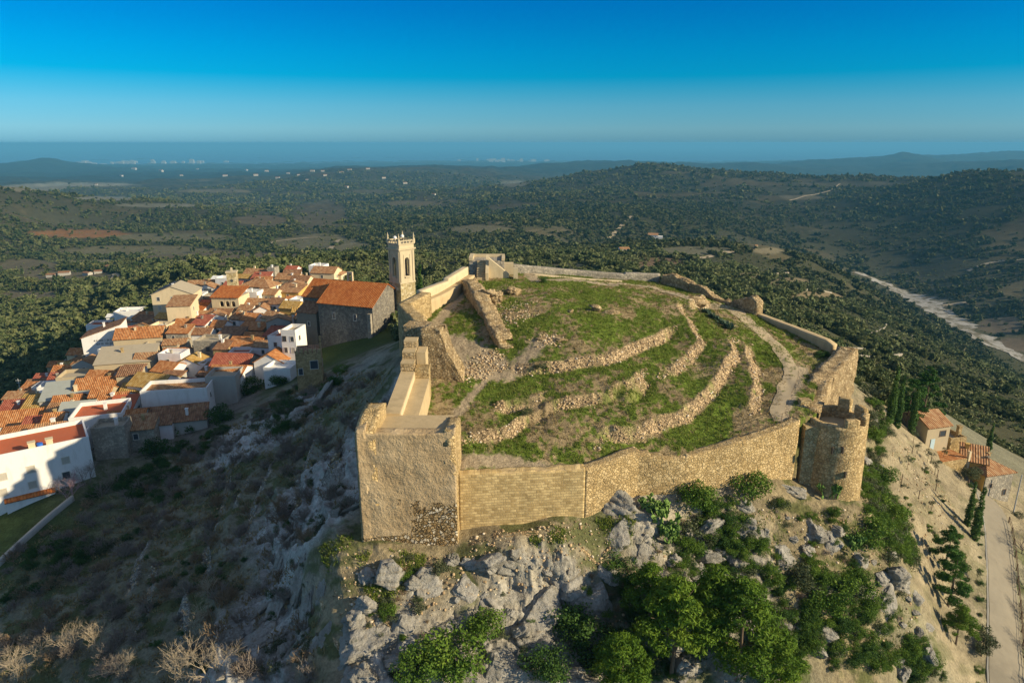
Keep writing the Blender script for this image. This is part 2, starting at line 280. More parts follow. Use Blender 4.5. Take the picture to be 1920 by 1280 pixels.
def ramp(nt, fac, stops):
    r = nd(nt, 'ShaderNodeValToRGB', {'Fac': fac}); e = r.color_ramp.elements
    while len(e) < len(stops): e.new(.5)
    for el, (p, c) in zip(e, stops): el.position = p; el.color = c4(c) if not isinstance(c, (int, float)) else (c, c, c, 1)
    return r.outputs['Color']
def mix(nt, f, a, b, mode='MIX'):
    n = nd(nt, 'ShaderNodeMix', data_type='RGBA', blend_type=mode)
    for k, v in ((0, f), (6, a), (7, b)):
        if isinstance(v, bpy.types.NodeSocket): nt.links.new(v, n.inputs[k])
        else: n.inputs[k].default_value = c4(v) if isinstance(v, tuple) else v
    return n.outputs[2]
def math_(nt, op, a, b=0.0, c=False):
    n = nd(nt, 'ShaderNodeMath', operation=op, use_clamp=c)
    for k, v in ((0, a), (1, b)):
        if isinstance(v, bpy.types.NodeSocket): nt.links.new(v, n.inputs[k])
        else: n.inputs[k].default_value = v
    return n.outputs[0]
def bump(nt, b, h, strength=.6, dist=.1):
    n = nd(nt, 'ShaderNodeBump', {'Height': h, 'Strength': strength, 'Distance': dist}); nt.links.new(n.outputs[0], b.inputs['Normal'])
def link(nt, a, b): nt.links.new(a, b)

def stone_mat(name, lo, mid, hi, size=.35, mortar=.5, relief=.12, stain=(.13, .10, .07), stain_amt=.35):
    m, nt, b = newmat(name); p = pos(nt)
    v = nd(nt, 'ShaderNodeTexVoronoi', {'Vector': p, 'Scale': 1/size, 'Randomness': .95})
    e = nd(nt, 'ShaderNodeTexVoronoi', {'Vector': p, 'Scale': 1/size, 'Randomness': .95}, feature='DISTANCE_TO_EDGE')
    big = noise(nt, p, .35, 5); fine = noise(nt, p, 5, 4)
    sep = nd(nt, 'ShaderNodeSeparateColor', {'Color': v.outputs['Color']}).outputs[0]
    col = ramp(nt, math_(nt, 'ADD', math_(nt, 'MULTIPLY', sep, .6), math_(nt, 'MULTIPLY', big, .5)), [(.15, lo), (.5, mid), (.9, hi)])
    col = mix(nt, math_(nt, 'MULTIPLY', ramp(nt, noise(nt, p, .6, 6, .7), [(.5, 0.0), (.68, 1.0)]), stain_amt), col, stain)
    vst = nd(nt, 'ShaderNodeMapping', {'Vector': p, 'Scale': (1, 1, .16)}).outputs[0]
    col = mix(nt, math_(nt, 'MULTIPLY', ramp(nt, noise(nt, vst, .9, 5, .65), [(.48, 0.0), (.66, 1.0)]), stain_amt*.9), col, tuple(x*.5 for x in mid))
    col = mix(nt, 1.0, col, ramp(nt, noise(nt, p, .22, 4), [(.3, .78), (.7, 1.2)]), 'MULTIPLY')
    edge = ramp(nt, e.outputs['Distance'], [(0, 0.0), (.12, 1.0)])
    col = mix(nt, math_(nt, 'MULTIPLY', math_(nt, 'SUBTRACT', 1.0, edge), mortar), col, tuple(x*.55 for x in mid))
    link(nt, col, b.inputs['Base Color'])
    hgt = math_(nt, 'ADD', math_(nt, 'MULTIPLY', edge, .6), math_(nt, 'ADD', math_(nt, 'MULTIPLY', sep, .5), math_(nt, 'MULTIPLY', fine, .5)))
    bump(nt, b, hgt, .9, relief); return m
def plaster_mat(name, col, var=.18, bumpd=.02, stain=(.2, .17, .13), amt=.25):
    m, nt, b = newmat(name, .9, .1); p = pos(nt)
    sx = nd(nt, 'ShaderNodeMapping', {'Vector': p, 'Scale': (1, 1, .25)}).outputs[0]
    c = mix(nt, math_(nt, 'MULTIPLY', noise(nt, p, .7, 5, .65), 1.0), tuple(x*(1-var) for x in col), tuple(min(.9, x*(1+var*.6)) for x in col))
    c = mix(nt, math_(nt, 'MULTIPLY', ramp(nt, noise(nt, sx, 1.1, 6, .7), [(.5, 0.0), (.75, 1.0)]), amt), c, stain)
    link(nt, c, b.inputs['Base Color']); bump(nt, b, noise(nt, p, 6, 4), .4, bumpd); return m
def tile_mat(name, a, bcol, c, pitch=.42):
    m, nt, b = newmat(name, .85, .12); uv = nd(nt, 'ShaderNodeUVMap').outputs[0]; p = pos(nt)
    w = nd(nt, 'ShaderNodeTexWave', {'Vector': uv, 'Scale': 1/pitch/2*.64, 'Distortion': .35, 'Detail': 2.0, 'Detail Scale': 2.0}, bands_direction='X').outputs['Fac']
    wv = nd(nt, 'ShaderNodeTexVoronoi', {'Vector': nd(nt, 'ShaderNodeMapping', {'Vector': uv, 'Scale': (2.4, 1.6, 1)}).outputs[0], 'Scale': 1.0}).outputs['Color']
    s = nd(nt, 'ShaderNodeSeparateColor', {'Color': wv}).outputs[0]
    f = math_(nt, 'ADD', math_(nt, 'MULTIPLY', s, .5), math_(nt, 'MULTIPLY', noise(nt, p, .5, 6, .7), .6))
    col = ramp(nt, f, [(.25, a), (.55, bcol), (.85, c)])
    col = mix(nt, math_(nt, 'MULTIPLY', math_(nt, 'SUBTRACT', 1.0, w), .35), col, tuple(x*.45 for x in a))
    link(nt, col, b.inputs['Base Color']); bump(nt, b, math_(nt, 'ADD', w, math_(nt, 'MULTIPLY', s, .3)), .8, .09); return m
def plain_mat(name, col, rough=.7, spec=.2, var=.12, scale=3):
    m, nt, b = newmat(name, rough, spec); n = noise(nt, pos(nt), scale, 4)
    link(nt, mix(nt, n, tuple(x*(1-var) for x in col), tuple(min(.95, x*(1+var)) for x in col)), b.inputs['Base Color']); return m
def leaf_mat(name, dark, mid, light, trans=.25, scale=.8):
    m, nt, b = newmat(name, .65, .12); p = pos(nt); oi = nd(nt, 'ShaderNodeObjectInfo').outputs['Random']
    at_ = nd(nt, 'ShaderNodeAttribute', attribute_name='tint').outputs['Fac']
    f = math_(nt, 'ADD', math_(nt, 'MULTIPLY', at_, .6), math_(nt, 'ADD', math_(nt, 'MULTIPLY', noise(nt, p, scale, 3), .3), math_(nt, 'MULTIPLY', oi, .22)))
    col = ramp(nt, f, [(.15, dark), (.5, mid), (.9, light)]); link(nt, col, b.inputs['Base Color'])
    t = nd(nt, 'ShaderNodeBsdfTranslucent', {'Color': col}); mx = nd(nt, 'ShaderNodeMixShader', {0: trans, 1: b.outputs[0], 2: t.outputs[0]})
    link(nt, mx.outputs[0], nt.nodes['Material Output'].inputs[0]); return m

M = {}
M['rubble'] = stone_mat('rubble_masonry', (.32, .22, .10), (.50, .36, .17), (.66, .50, .27), .30, .5, .12)
def coursed():
    m, nt, b = newmat('coursed_masonry', .92, .1); p = pos(nt); sp_ = nd(nt, 'ShaderNodeSeparateXYZ', {0: p}); wob = noise(nt, p, 1.2, 3)
    v = nd(nt, 'ShaderNodeCombineXYZ', {0: math_(nt, 'ADD', sp_.outputs[0], math_(nt, 'MULTIPLY', wob, .25)), 1: math_(nt, 'ADD', sp_.outputs[2], math_(nt, 'MULTIPLY', wob, .10))}).outputs[0]
    br = nd(nt, 'ShaderNodeTexBrick', {'Vector': v, 'Color1': (.36, .25, .105, 1), 'Color2': (.64, .48, .23, 1), 'Mortar': (.50, .37, .19, 1), 'Scale': 1.0, 'Mortar Size': .035, 'Mortar Smooth': .3, 'Brick Width': .52, 'Row Height': .27, 'Bias': .1}, offset=.47)
    col = mix(nt, 1.0, br.outputs['Color'], ramp(nt, noise(nt, p, .5, 6, .7), [(.25, .7), (.75, 1.25)]), 'MULTIPLY'); link(nt, col, b.inputs['Base Color'])
    bump(nt, b, math_(nt, 'ADD', math_(nt, 'MULTIPLY', math_(nt, 'SUBTRACT', 1.0, br.outputs['Fac']), .7), math_(nt, 'MULTIPLY', noise(nt, p, 5, 4), .6)), .9, .08); return m
M['coursed'] = coursed()
M['ruin'] = stone_mat('ruined_masonry', (.27, .19, .10), (.47, .34, .18), (.64, .50, .30), .30, .6, .22)
M['churchstone_shaded'] = stone_mat('church_masonry_shade_dark', (.13, .12, .10), (.20, .18, .15), (.30, .27, .21), .40, .4, .08)  # church stone darkened: the hill's shade is put into its colour
M['greystone'] = stone_mat('grey_masonry', (.26, .24, .20), (.37, .33, .26), (.50, .44, .34), .40, .5, .08)
M['towerstone'] = stone_mat('bell_tower_masonry', (.30, .24, .12), (.50, .40, .21), (.66, .57, .38), .55, .5, .09)
M['ashlar'] = plaster_mat('pale_ashlar', (.56, .47, .31), .2, .03, (.28, .23, .14), .4)
M['flag'] = plaster_mat('stone_flags', (.52, .40, .23), .28, .06, (.27, .21, .12), .6)
M['limewash'] = plaster_mat('pale_lime_render', (.60, .49, .31), .24, .05, (.36, .28, .17), .55)
M['limestone'] = None
def limestone():
    m, nt, b = newmat('limestone_rock', .95, .1); p = pos(nt); ob = p
    n1 = noise(nt, ob, .55, 7, .65); n2 = noise(nt, ob, 2.6, 6, .7)
    st = nd(nt, 'ShaderNodeMapping', {'Vector': ob, 'Rotation': (.3, .5, .2), 'Scale': (1, 1, 3.5)}).outputs[0]; n3 = noise(nt, st, .8, 6, .7)
    col = ramp(nt, n1, [(.25, (.20, .185, .155)), (.5, (.36, .34, .295)), (.8, (.52, .49, .43))])
    col = mix(nt, math_(nt, 'MULTIPLY', ramp(nt, n2, [(.5, 0.0), (.66, 1.0)]), .55), col, (.13, .12, .085))
    col = mix(nt, math_(nt, 'MULTIPLY', ramp(nt, n3, [(.55, 0.0), (.7, 1.0)]), .4), col, (.40, .28, .14))
    link(nt, col, b.inputs['Base Color']); bump(nt, b, math_(nt, 'ADD', n2, math_(nt, 'MULTIPLY', n3, .8)), 1.0, .35); return m
M['limestone'] = limestone()
def tower_front():
    # weathered render over rubble: the render has fallen off low on the right of the tower's face
    m, nt, b = newmat('weathered_tower_render', .92, .1); p = pos(nt)
    big = noise(nt, p, .45, 6, .65); fine = noise(nt, p, 4, 5, .7)
    hz = nd(nt, 'ShaderNodeMapping', {'Vector': p, 'Scale': (.5, .5, 6)}).outputs[0]; ly = noise(nt, hz, 1.2, 4)
    pl = ramp(nt, math_(nt, 'ADD', math_(nt, 'MULTIPLY', big, .8), math_(nt, 'MULTIPLY', ly, .25)), [(.3, (.30, .21, .11)), (.52, (.47, .345, .195)), (.75, (.60, .465, .285))])
    v = nd(nt, 'ShaderNodeTexVoronoi', {'Vector': p, 'Scale': 3.4}); s = nd(nt, 'ShaderNodeSeparateColor', {'Color': v.outputs['Color']}).outputs[0]
    e = nd(nt, 'ShaderNodeTexVoronoi', {'Vector': p, 'Scale': 3.4}, feature='DISTANCE_TO_EDGE').outputs['Distance']; ed = ramp(nt, e, [(0, 0.0), (.14, 1.0)])
    ru = mix(nt, ed, (.12, .085, .045), ramp(nt, s, [(.2, (.30, .20, .09)), (.6, (.50, .37, .20)), (.9, (.66, .57, .42))]))
    sp_ = nd(nt, 'ShaderNodeSeparateXYZ', {0: p})
    # bare patch: x > about -11 + slope, z below about -30.5
    dx = math_(nt, 'ADD', math_(nt, 'MULTIPLY', math_(nt, 'ADD', sp_.outputs[0], 9.6), .30), 0.0); dz = math_(nt, 'MULTIPLY', math_(nt, 'ADD', sp_.outputs[2], 31.4), -.45)
    k = math_(nt, 'ADD', math_(nt, 'MINIMUM', dx, dz), math_(nt, 'MULTIPLY', math_(nt, 'SUBTRACT', noise(nt, p, .9, 5), .5), 2.2))
    k2 = math_(nt, 'ADD', math_(nt, 'MULTIPLY', math_(nt, 'ADD', sp_.outputs[2], 34.6), -1.2), math_(nt, 'MULTIPLY', math_(nt, 'SUBTRACT', big, .5), 2.0))
    f = ramp(nt, math_(nt, 'MAXIMUM', k, k2), [(.02, 0.0), (.12, 1.0)])
    link(nt, mix(nt, f, pl, ru), b.inputs['Base Color'])
    h = math_(nt, 'ADD', math_(nt, 'MULTIPLY', math_(nt, 'SUBTRACT', 1.0, f), 1.1), math_(nt, 'ADD', math_(nt, 'MULTIPLY', math_(nt, 'MULTIPLY', ed, f), .7), math_(nt, 'ADD', math_(nt, 'MULTIPLY', fine, .35), math_(nt, 'MULTIPLY', big, 1.6))))
    bump(nt, b, h, 1.0, .30); return m
M['towerfront'] = tower_front()
ROOF = {'o': tile_mat('orange_tiles', (.33, .125, .045), (.52, .215, .075), (.62, .33, .15), .36), 't': tile_mat('terracotta_tiles', (.36, .105, .03), (.50, .16, .04), (.56, .23, .075)),
        'y': tile_mat('mossy_ochre_tiles', (.34, .19, .05), (.50, .31, .09), (.56, .40, .17)), 'r': tile_mat('red_tiles', (.32, .09, .05), (.43, .125, .075), (.50, .19, .11), .36),
        'b': tile_mat('weathered_brown_tiles', (.19, .10, .055), (.31, .155, .08), (.40, .24, .13)), 'g': plaster_mat('grey_sheet_roof', (.36, .38, .34), .15, .01),
        'k': tile_mat('brown_orange_tiles', (.28, .14, .07), (.43, .225, .105), (.53, .35, .19), .36), 'w': plaster_mat('white_roof_deck', (.75, .74, .70), .06, .01), 'e': plaster_mat('red_terrace_floor', (.47, .13, .06), .14, .01), 'n': plaster_mat('tan_deck', (.42, .36, .26), .15, .02), 'v': plaster_mat('dark_solar_roof', (.05, .07, .12), .2, .01)}
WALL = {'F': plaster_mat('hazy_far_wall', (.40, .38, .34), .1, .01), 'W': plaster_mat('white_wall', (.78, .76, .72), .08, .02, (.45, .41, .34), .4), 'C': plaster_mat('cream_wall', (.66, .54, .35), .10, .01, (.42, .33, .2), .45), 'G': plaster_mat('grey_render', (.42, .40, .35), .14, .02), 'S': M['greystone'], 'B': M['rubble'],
        'O': plaster_mat('ochre_wall', (.62, .40, .12), .12, .01), 'T': plaster_mat('tan_wall', (.46, .38, .25), .14, .02), 'L': plaster_mat('pinkish_white_wall', (.74, .68, .66), .07, .01), 'D': plaster_mat('dark_stone_wall', (.24, .21, .16), .25, .05)}
M['pane'] = plain_mat('window_pane', (.06, .07, .08), .15, .5); M['shutter'] = plain_mat('shutter', (.46, .42, .35), .7, .2); M['frame'] = plain_mat('window_frame', (.62, .58, .5), .6, .2)
M['wood'] = plain_mat('old_wood', (.17, .12, .08), .85, .1); M['metal'] = plain_mat('galvanised_metal', (.42, .43, .43), .5, .4); M['darkmetal'] = plain_mat('rusty_iron', (.10, .08, .06), .6, .3)
M['bark'] = plain_mat('bark', (.16, .12, .085), .95, .05, .3, 6); M['twig'] = plain_mat('grey_twigs', (.27, .225, .185), .95, .05, .3, 2); M['paletwig'] = plain_mat('pale_twigs', (.46, .38, .27), .95, .05, .2, 2); M['brush'] = plain_mat('brown_twigs', (.28, .20, .12), .95, .05, .3, 1); M['pinktwig'] = plain_mat('pinkish_twigs', (.42, .28, .30), .95, .05, .2, 2)
M['green'] = leaf_mat('evergreen_leaves', (.036, .075, .012), (.088, .165, .022), (.175, .255, .036)); M['dkgreen'] = leaf_mat('dark_leaves', (.024, .056, .014), (.052, .110, .022), (.10, .175, .036))
M['pine'] = leaf_mat('pine_needles', (.040, .085, .010), (.095, .175, .016), (.18, .26, .028)); M['dkpine'] = leaf_mat('dark_pine_needles', (.020, .056, .012), (.045, .115, .018), (.09, .18, .028)); M['olive'] = leaf_mat('olive_leaves', (.050, .062, .030), (.095, .115, .055), (.16, .175, .090))
M['forest'] = leaf_mat('valley_woodland_leaves', (.018, .034, .016), (.046, .068, .024), (.145, .145, .060), .15, .05); M['scrub'] = leaf_mat('open_scrub_leaves', (.038, .060, .022), (.080, .110, .038), (.19, .20, .085), .2, .05); M['cactus'] = leaf_mat('cactus_pads', (.07, .13, .03), (.13, .22, .05), (.22, .30, .08), .0); M['agave'] = leaf_mat('agave_leaves', (.08, .13, .085), (.14, .20, .13), (.24, .29, .2), .0); M['grass'] = leaf_mat('grass_blades', (.075, .120, .014), (.15, .21, .028), (.30, .30, .09), .3, .4); M['dry'] = leaf_mat('dry_grass_blades', (.16, .12, .05), (.26, .20, .09), (.38, .31, .16), .2, .4)

# ------------------------------------------------------------------ mesh helpers
def mesh_np(name, V, F, mat=None, smooth=False, uv=None, tint=None):
    V = np.asarray(V, float); F = np.asarray(F, int); me = bpy.data.meshes.new(name); n, k = F.shape
    me.vertices.add(len(V)); me.vertices.foreach_set('co', V.ravel()); me.loops.add(n*k); me.loops.foreach_set('vertex_index', F.ravel())
    me.polygons.add(n); me.polygons.foreach_set('loop_start', np.arange(n)*k)
    if smooth: me.polygons.foreach_set('use_smooth', np.ones(n, bool))
    if uv is not None: l = me.uv_layers.new(name='UVMap'); l.data.foreach_set('uv', np.asarray(uv, float)[F.ravel()].ravel())
    if tint is not None: a = me.attributes.new('tint', 'FLOAT', 'POINT'); a.data.foreach_set('value', np.asarray(tint, float))
    me.update(calc_edges=True); me.validate()
    if mat: me.materials.append(mat)
    return me
class MB:
    def __init__(s): s.v = []; s.f = []; s.uv = []
    def face(s, pts, uvs=None):
        i = len(s.v); s.v += [tuple(p) for p in pts]; s.f.append(tuple(range(i, i+len(pts))))
        if uvs is None:
            a = Vector(pts[0]); e1 = Vector(pts[1])-a; L = e1.length or 1; e1 = e1/L; nrm = e1.cross(Vector(pts[-1])-a); e2 = nrm.normalized().cross(e1) if nrm.length else Vector((0, 0, 1))
            uvs = [((Vector(p)-a).dot(e1), (Vector(p)-a).dot(e2)) for p in pts]
        s.uv += uvs
    def hexa(s, p):          # 8 points: bottom 4 ccw, top 4
        for q in ((3, 2, 1, 0), (4, 5, 6, 7), (0, 1, 5, 4), (1, 2, 6, 5), (2, 3, 7, 6), (3, 0, 4, 7)): s.face([p[i] for i in q])
        return s
    def box(s, x0, x1, y0, y1, z0, z1): return s.hexa([(x0, y0, z0), (x1, y0, z0), (x1, y1, z0), (x0, y1, z0), (x0, y0, z1), (x1, y0, z1), (x1, y1, z1), (x0, y1, z1)])
    def prism(s, poly, z0, z1):
        n = len(poly); s.face([(x, y, z0) for x, y in reversed(poly)]); s.face([(x, y, z1) for x, y in poly])
        for i in range(n): a = poly[i]; b = poly[(i+1) % n]; s.face([(a[0], a[1], z0), (b[0], b[1], z0), (b[0], b[1], z1), (a[0], a[1], z1)])
        return s
    def tube(s, a, b, r0, r1, n=6):
        a = Vector(a); b = Vector(b); d = (b-a).normalized(); u = d.orthogonal().normalized(); w = d.cross(u)
        ca = [a+(u*math.cos(2*math.pi*i/n)+w*math.sin(2*math.pi*i/n))*r0 for i in range(n)]; cb = [b+(u*math.cos(2*math.pi*i/n)+w*math.sin(2*math.pi*i/n))*r1 for i in range(n)]
        for i in range(n): s.face([ca[i], ca[(i+1) % n], cb[(i+1) % n], cb[i]])
        s.face(list(reversed(ca))); s.face(cb); return s
    def mesh(s, name, mat):
        me = bpy.data.meshes.new(name); me.from_pydata(s.v, [], s.f); l = me.uv_layers.new(name='UVMap'); l.data.foreach_set('uv', np.array(s.uv, float).ravel())
        me.validate(); me.update(); me.materials.append(mat); return me
    def build(s, name, mat, parent=None, bevel=0):
        o = link_obj(name, s.mesh(name, mat), parent); return o
def link_obj(name, me, parent=None):
    o = bpy.data.objects.new(name, me); COL.objects.link(o)
    if parent: o.parent = parent
    return o
def tag(o, label=None, cat=None, group=None, kind=None):
    if label: o['label'] = label
    if cat: o['category'] = cat
    if group: o['group'] = group
    if kind: o['kind'] = kind
    return o
def thing(name, label, cat, loc=(0, 0, 0), rz=0, group=None):
    o = bpy.data.objects.new(name, None); COL.objects.link(o); o.location = loc; o.rotation_euler = (0, 0, rz); o.empty_display_size = .5
    return tag(o, label, cat, group)

# ------------------------------------------------------------------ ground sheet
PXm, PYm = proj(TX, TY, TZ)
FIELDS = [(145,438,100,9,(.36,.17,.07)),(60,352,70,7,(.40,.34,.24)),(150,346,110,4,(.45,.41,.33)),(400,358,75,4,(.30,.25,.16)),(490,413,50,10,(.20,.15,.09)),(600,402,52,26,(.17,.135,.08)),(420,484,170,14,(.19,.14,.085)),(600,456,90,17,(.20,.17,.095)),(780,382,60,6,(.27,.21,.12)),
 (1225,497,66,15,(.25,.155,.09)),(1300,470,70,8,(.19,.17,.11)),(180,492,60,6,(.32,.26,.15)),(250,470,150,10,(.20,.17,.10)),(1530,557,50,11,(.32,.23,.13)),(1480,530,40,9,(.27,.20,.12)),(1400,520,40,8,(.24,.19,.11)),(1440,470,30,6,(.30,.24,.15)),(1600,345,110,5,(.17,.15,.10)),(1500,370,40,5,(.24,.20,.13)),
 (1880,610,50,18,(.20,.15,.105)),(1900,645,40,14,(.19,.14,.10)),(1760,568,22,10,(.30,.26,.20)),(900,430,60,8,(.20,.17,.10)),(330,445,120,8,(.20,.175,.105)),(50,500,60,14,(.19,.15,.09)),(120,520,120,10,(.21,.165,.1)),(60,555,60,10,(.22,.17,.105)),(960,345,30,6,(.3,.27,.2)),(200,372,60,4,(.36,.34,.29)),(300,385,90,4,(.30,.28,.22)),(700,360,60,4,(.2,.17,.1))]
FM = np.zeros(TX.shape)
far_i = TR > 150
jx = (fbm(TX/30, TY/30, 101, 3)-.5)*1.0
for cx, cy, rx, ry, c in FIELDS:
    k = far_i & (np.abs(PXm-cx) < rx*1.6) & (np.abs(PYm-cy) < ry*1.6)
    m = sst(-.15, .35, 1-((PXm[k]-cx)/rx)**2-((PYm[k]-cy)/ry)**2+jx[k]); COLR[k] = COLR[k]*(1-m[:, None])+np.array(c)*m[:, None]; FM[k] = np.maximum(FM[k], m)
# dry terraces and open patches among the far woods
tp = sst(.58, .70, fbm(TX/150, TY/110, 111, 4)*.75+fbm(TX/35, TY/22, 113, 4)*.25)*far_i*(1-FM)*sst(6500, 3500, TR)
tc = np.stack([.15+.09*vn(TX/90, TY/60, 5), .115+.06*vn(TX/90, TY/60, 5), .062+.03*vn(TX/90, TY/60, 5)], 1); COLR = COLR*(1-.6*tp[:, None])+tc*.6*tp[:, None]; FM = np.maximum(FM, tp*.9)
fg = far_i*(1-FM); sp_n = sst(.35, .65, fbm(TX/14, TY/14, 121, 4))*fg*sst(1200, 2600, TR)
COLR = COLR*(1-.7*sp_n[:, None])+np.array((.042, .055, .024))*.7*sp_n[:, None]
stripe = sst(.80, .95, np.sin(TZ*1.9+fbm(TX/60, TY/60, 131, 3)*9))*sst(200, 500, TR)*sst(4000, 2200, TR)*sst(.42, .6, fbm(TX/220, TY/220, 141, 3))*.4
COLR = COLR*(1-stripe[:, None])+np.array((.30, .25, .17))*stripe[:, None]
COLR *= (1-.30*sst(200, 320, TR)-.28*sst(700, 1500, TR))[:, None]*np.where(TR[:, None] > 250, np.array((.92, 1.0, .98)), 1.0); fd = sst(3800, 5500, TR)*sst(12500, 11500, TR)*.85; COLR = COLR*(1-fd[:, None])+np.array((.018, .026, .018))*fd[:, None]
# plateau: grass, dry grass and bare earth
gn = fbm(TX*.28, TY*.28, 151, 5); gf = fbm(TX*2.4, TY*1.7, 152, 4)
edge_d = np.full(TX.shape, 99.0)
gm = sst(.33, .50, gn+(gf-.5)*.75)
grass = np.array((.125, .178, .026))*(.75+.5*vn(TX*.9, TY*.9, 8))[:, None]; earth = np.array((.33, .25, .135))*(.85+.3*gf)[:, None]
pc = grass*gm[:, None]+earth*(1-gm[:, None])
bare = sst(.62, .72, fbm(TX*.13+4, TY*.13, 161, 4)); pc = pc*(1-.8*bare[:, None])+np.array((.36, .27, .16))*.8*bare[:, None]
TRAILS = [([(918,702),(885,742),(843,792)],.7),([(855,868),(930,862),(1010,880)],1.6),([(1020,640),(960,700),(915,705),(880,690),(850,650)],1.5),([(905,520),(860,560),(822,600),(830,640)],1.1),([(945,512),(1000,525),(1080,525),(1150,535)],1.3),([(1505,690),(1480,740),(1470,775)],.9),([(850,640),(910,670),(930,690)],2.2)]
TRP = []
for pl, w in TRAILS: TRP.append((np.array([hit_f(h_base, *q)[:2] for q in pl]), w))
ii = np.nonzero(INS)[0]; X2 = np.c_[TX[ii], TY[ii]]; td = np.full(len(ii), 9.0)
for q, w in TRP:
    for i in range(len(q)-1):
        a = q[i]; d = q[i+1]-a; t = np.clip(((X2-a)@d)/(d@d), 0, 1); td = np.minimum(td, np.hypot(*(X2-a-t[:, None]*d).T)/w)
tm = np.zeros(TX.shape); tm[ii] = sst(1.1, .5, td+(gf[ii]-.5)*1.2)
pc = pc*(1-tm[:, None])+np.array((.40, .32, .21))*tm[:, None]
COLR = np.where(INS[:, None], pc, COLR)
# near slopes outside: broken colour, grass tufts, exposed rock
k = nr & ~INS
bn = fbm(SX*.6, SY*.6, 171, 5); COLR[k] *= (.55+.9*bn[k])[:, None]
gr2 = sst(.52, .62, fbm(SX*.45, SY*.45, 181, 5))*k*(1-ROCK)*(.75-.5*FLAT); COLR = COLR*(1-gr2[:, None])+np.array((.075, .095, .025))*gr2[:, None]
rk = ROCK*sst(.25, .55, fbm(SX*.5, SY*.5, 191, 5)+.15); COLR = COLR*(1-rk[:, None])+(np.where(SX[:, None] < -8, np.array((.47, .455, .41)), np.array((.36, .335, .28)))*(.5+.85*fbm(SX*1.5, SY*1.5, 195, 4))[:, None])*rk[:, None]
rub = BM*sst(.2, .5, fbm(SX*.8, SY*.8, 201, 4)+.1); COLR = COLR*(1-rub[:, None])+(np.where(INS[:, None], np.array((.47, .345, .20)), np.array((.36, .33, .28)))*(.6+.8*fbm(SX*3, SY*3, 205, 3))[:, None])*rub[:, None]
MASK = rub
nu, nv_ = len(us), len(rs); idx = np.arange(nu*nv_).reshape(nu, nv_)
Fq = np.stack([idx[:-1, :-1].ravel(), idx[:-1, 1:].ravel(), idx[1:, 1:].ravel(), idx[1:, :-1].ravel()], 1)[:, ::-1]
gm_, nt, b = newmat('ground', .95, .08)
ca = nd(nt, 'ShaderNodeAttribute', attribute_name='albedo'); p = pos(nt)
fn = noise(nt, p, 3.2, 5, .7); mn = noise(nt, p, .12, 6, .7)
col = mix(nt, 1.0, ca.outputs['Color'], ramp(nt, fn, [(.25, .55), (.75, 1.45)]), 'MULTIPLY')
col = mix(nt, 1.0, col, ramp(nt, mn, [(.25, .72), (.75, 1.28)]), 'MULTIPLY')
vs = nd(nt, 'ShaderNodeTexVoronoi', {'Vector': p, 'Scale': 3.0}); ve = nd(nt, 'ShaderNodeTexVoronoi', {'Vector': p, 'Scale': 3.0}, feature='DISTANCE_TO_EDGE').outputs['Distance']
sg = nd(nt, 'ShaderNodeSeparateColor', {'Color': vs.outputs['Color']}).outputs[0]
st = math_(nt, 'MULTIPLY', ramp(nt, ve, [(0, .35), (.12, 1.0)]), math_(nt, 'ADD', math_(nt, 'MULTIPLY', sg, .7), .65))
col = mix(nt, ca.outputs['Alpha'], col, mix(nt, 1.0, col, st, 'MULTIPLY'))
link(nt, col, b.inputs['Base Color']); fn2 = noise(nt, p, .9, 8, .72)
bump(nt, b, math_(nt, 'ADD', math_(nt, 'ADD', fn, math_(nt, 'MULTIPLY', fn2, 1.5)), math_(nt, 'MULTIPLY', math_(nt, 'MULTIPLY', st, ca.outputs['Alpha']), .8)), .85, .22)
gme = mesh_np('ground', np.c_[VX, VY, VZ], Fq, gm_, smooth=True)
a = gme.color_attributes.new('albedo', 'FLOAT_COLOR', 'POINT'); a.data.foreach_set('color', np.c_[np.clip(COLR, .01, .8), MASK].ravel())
tag(link_obj('ground', gme), 'terraced castle hill falling to the town and the valley beyond', 'ground', kind='structure')
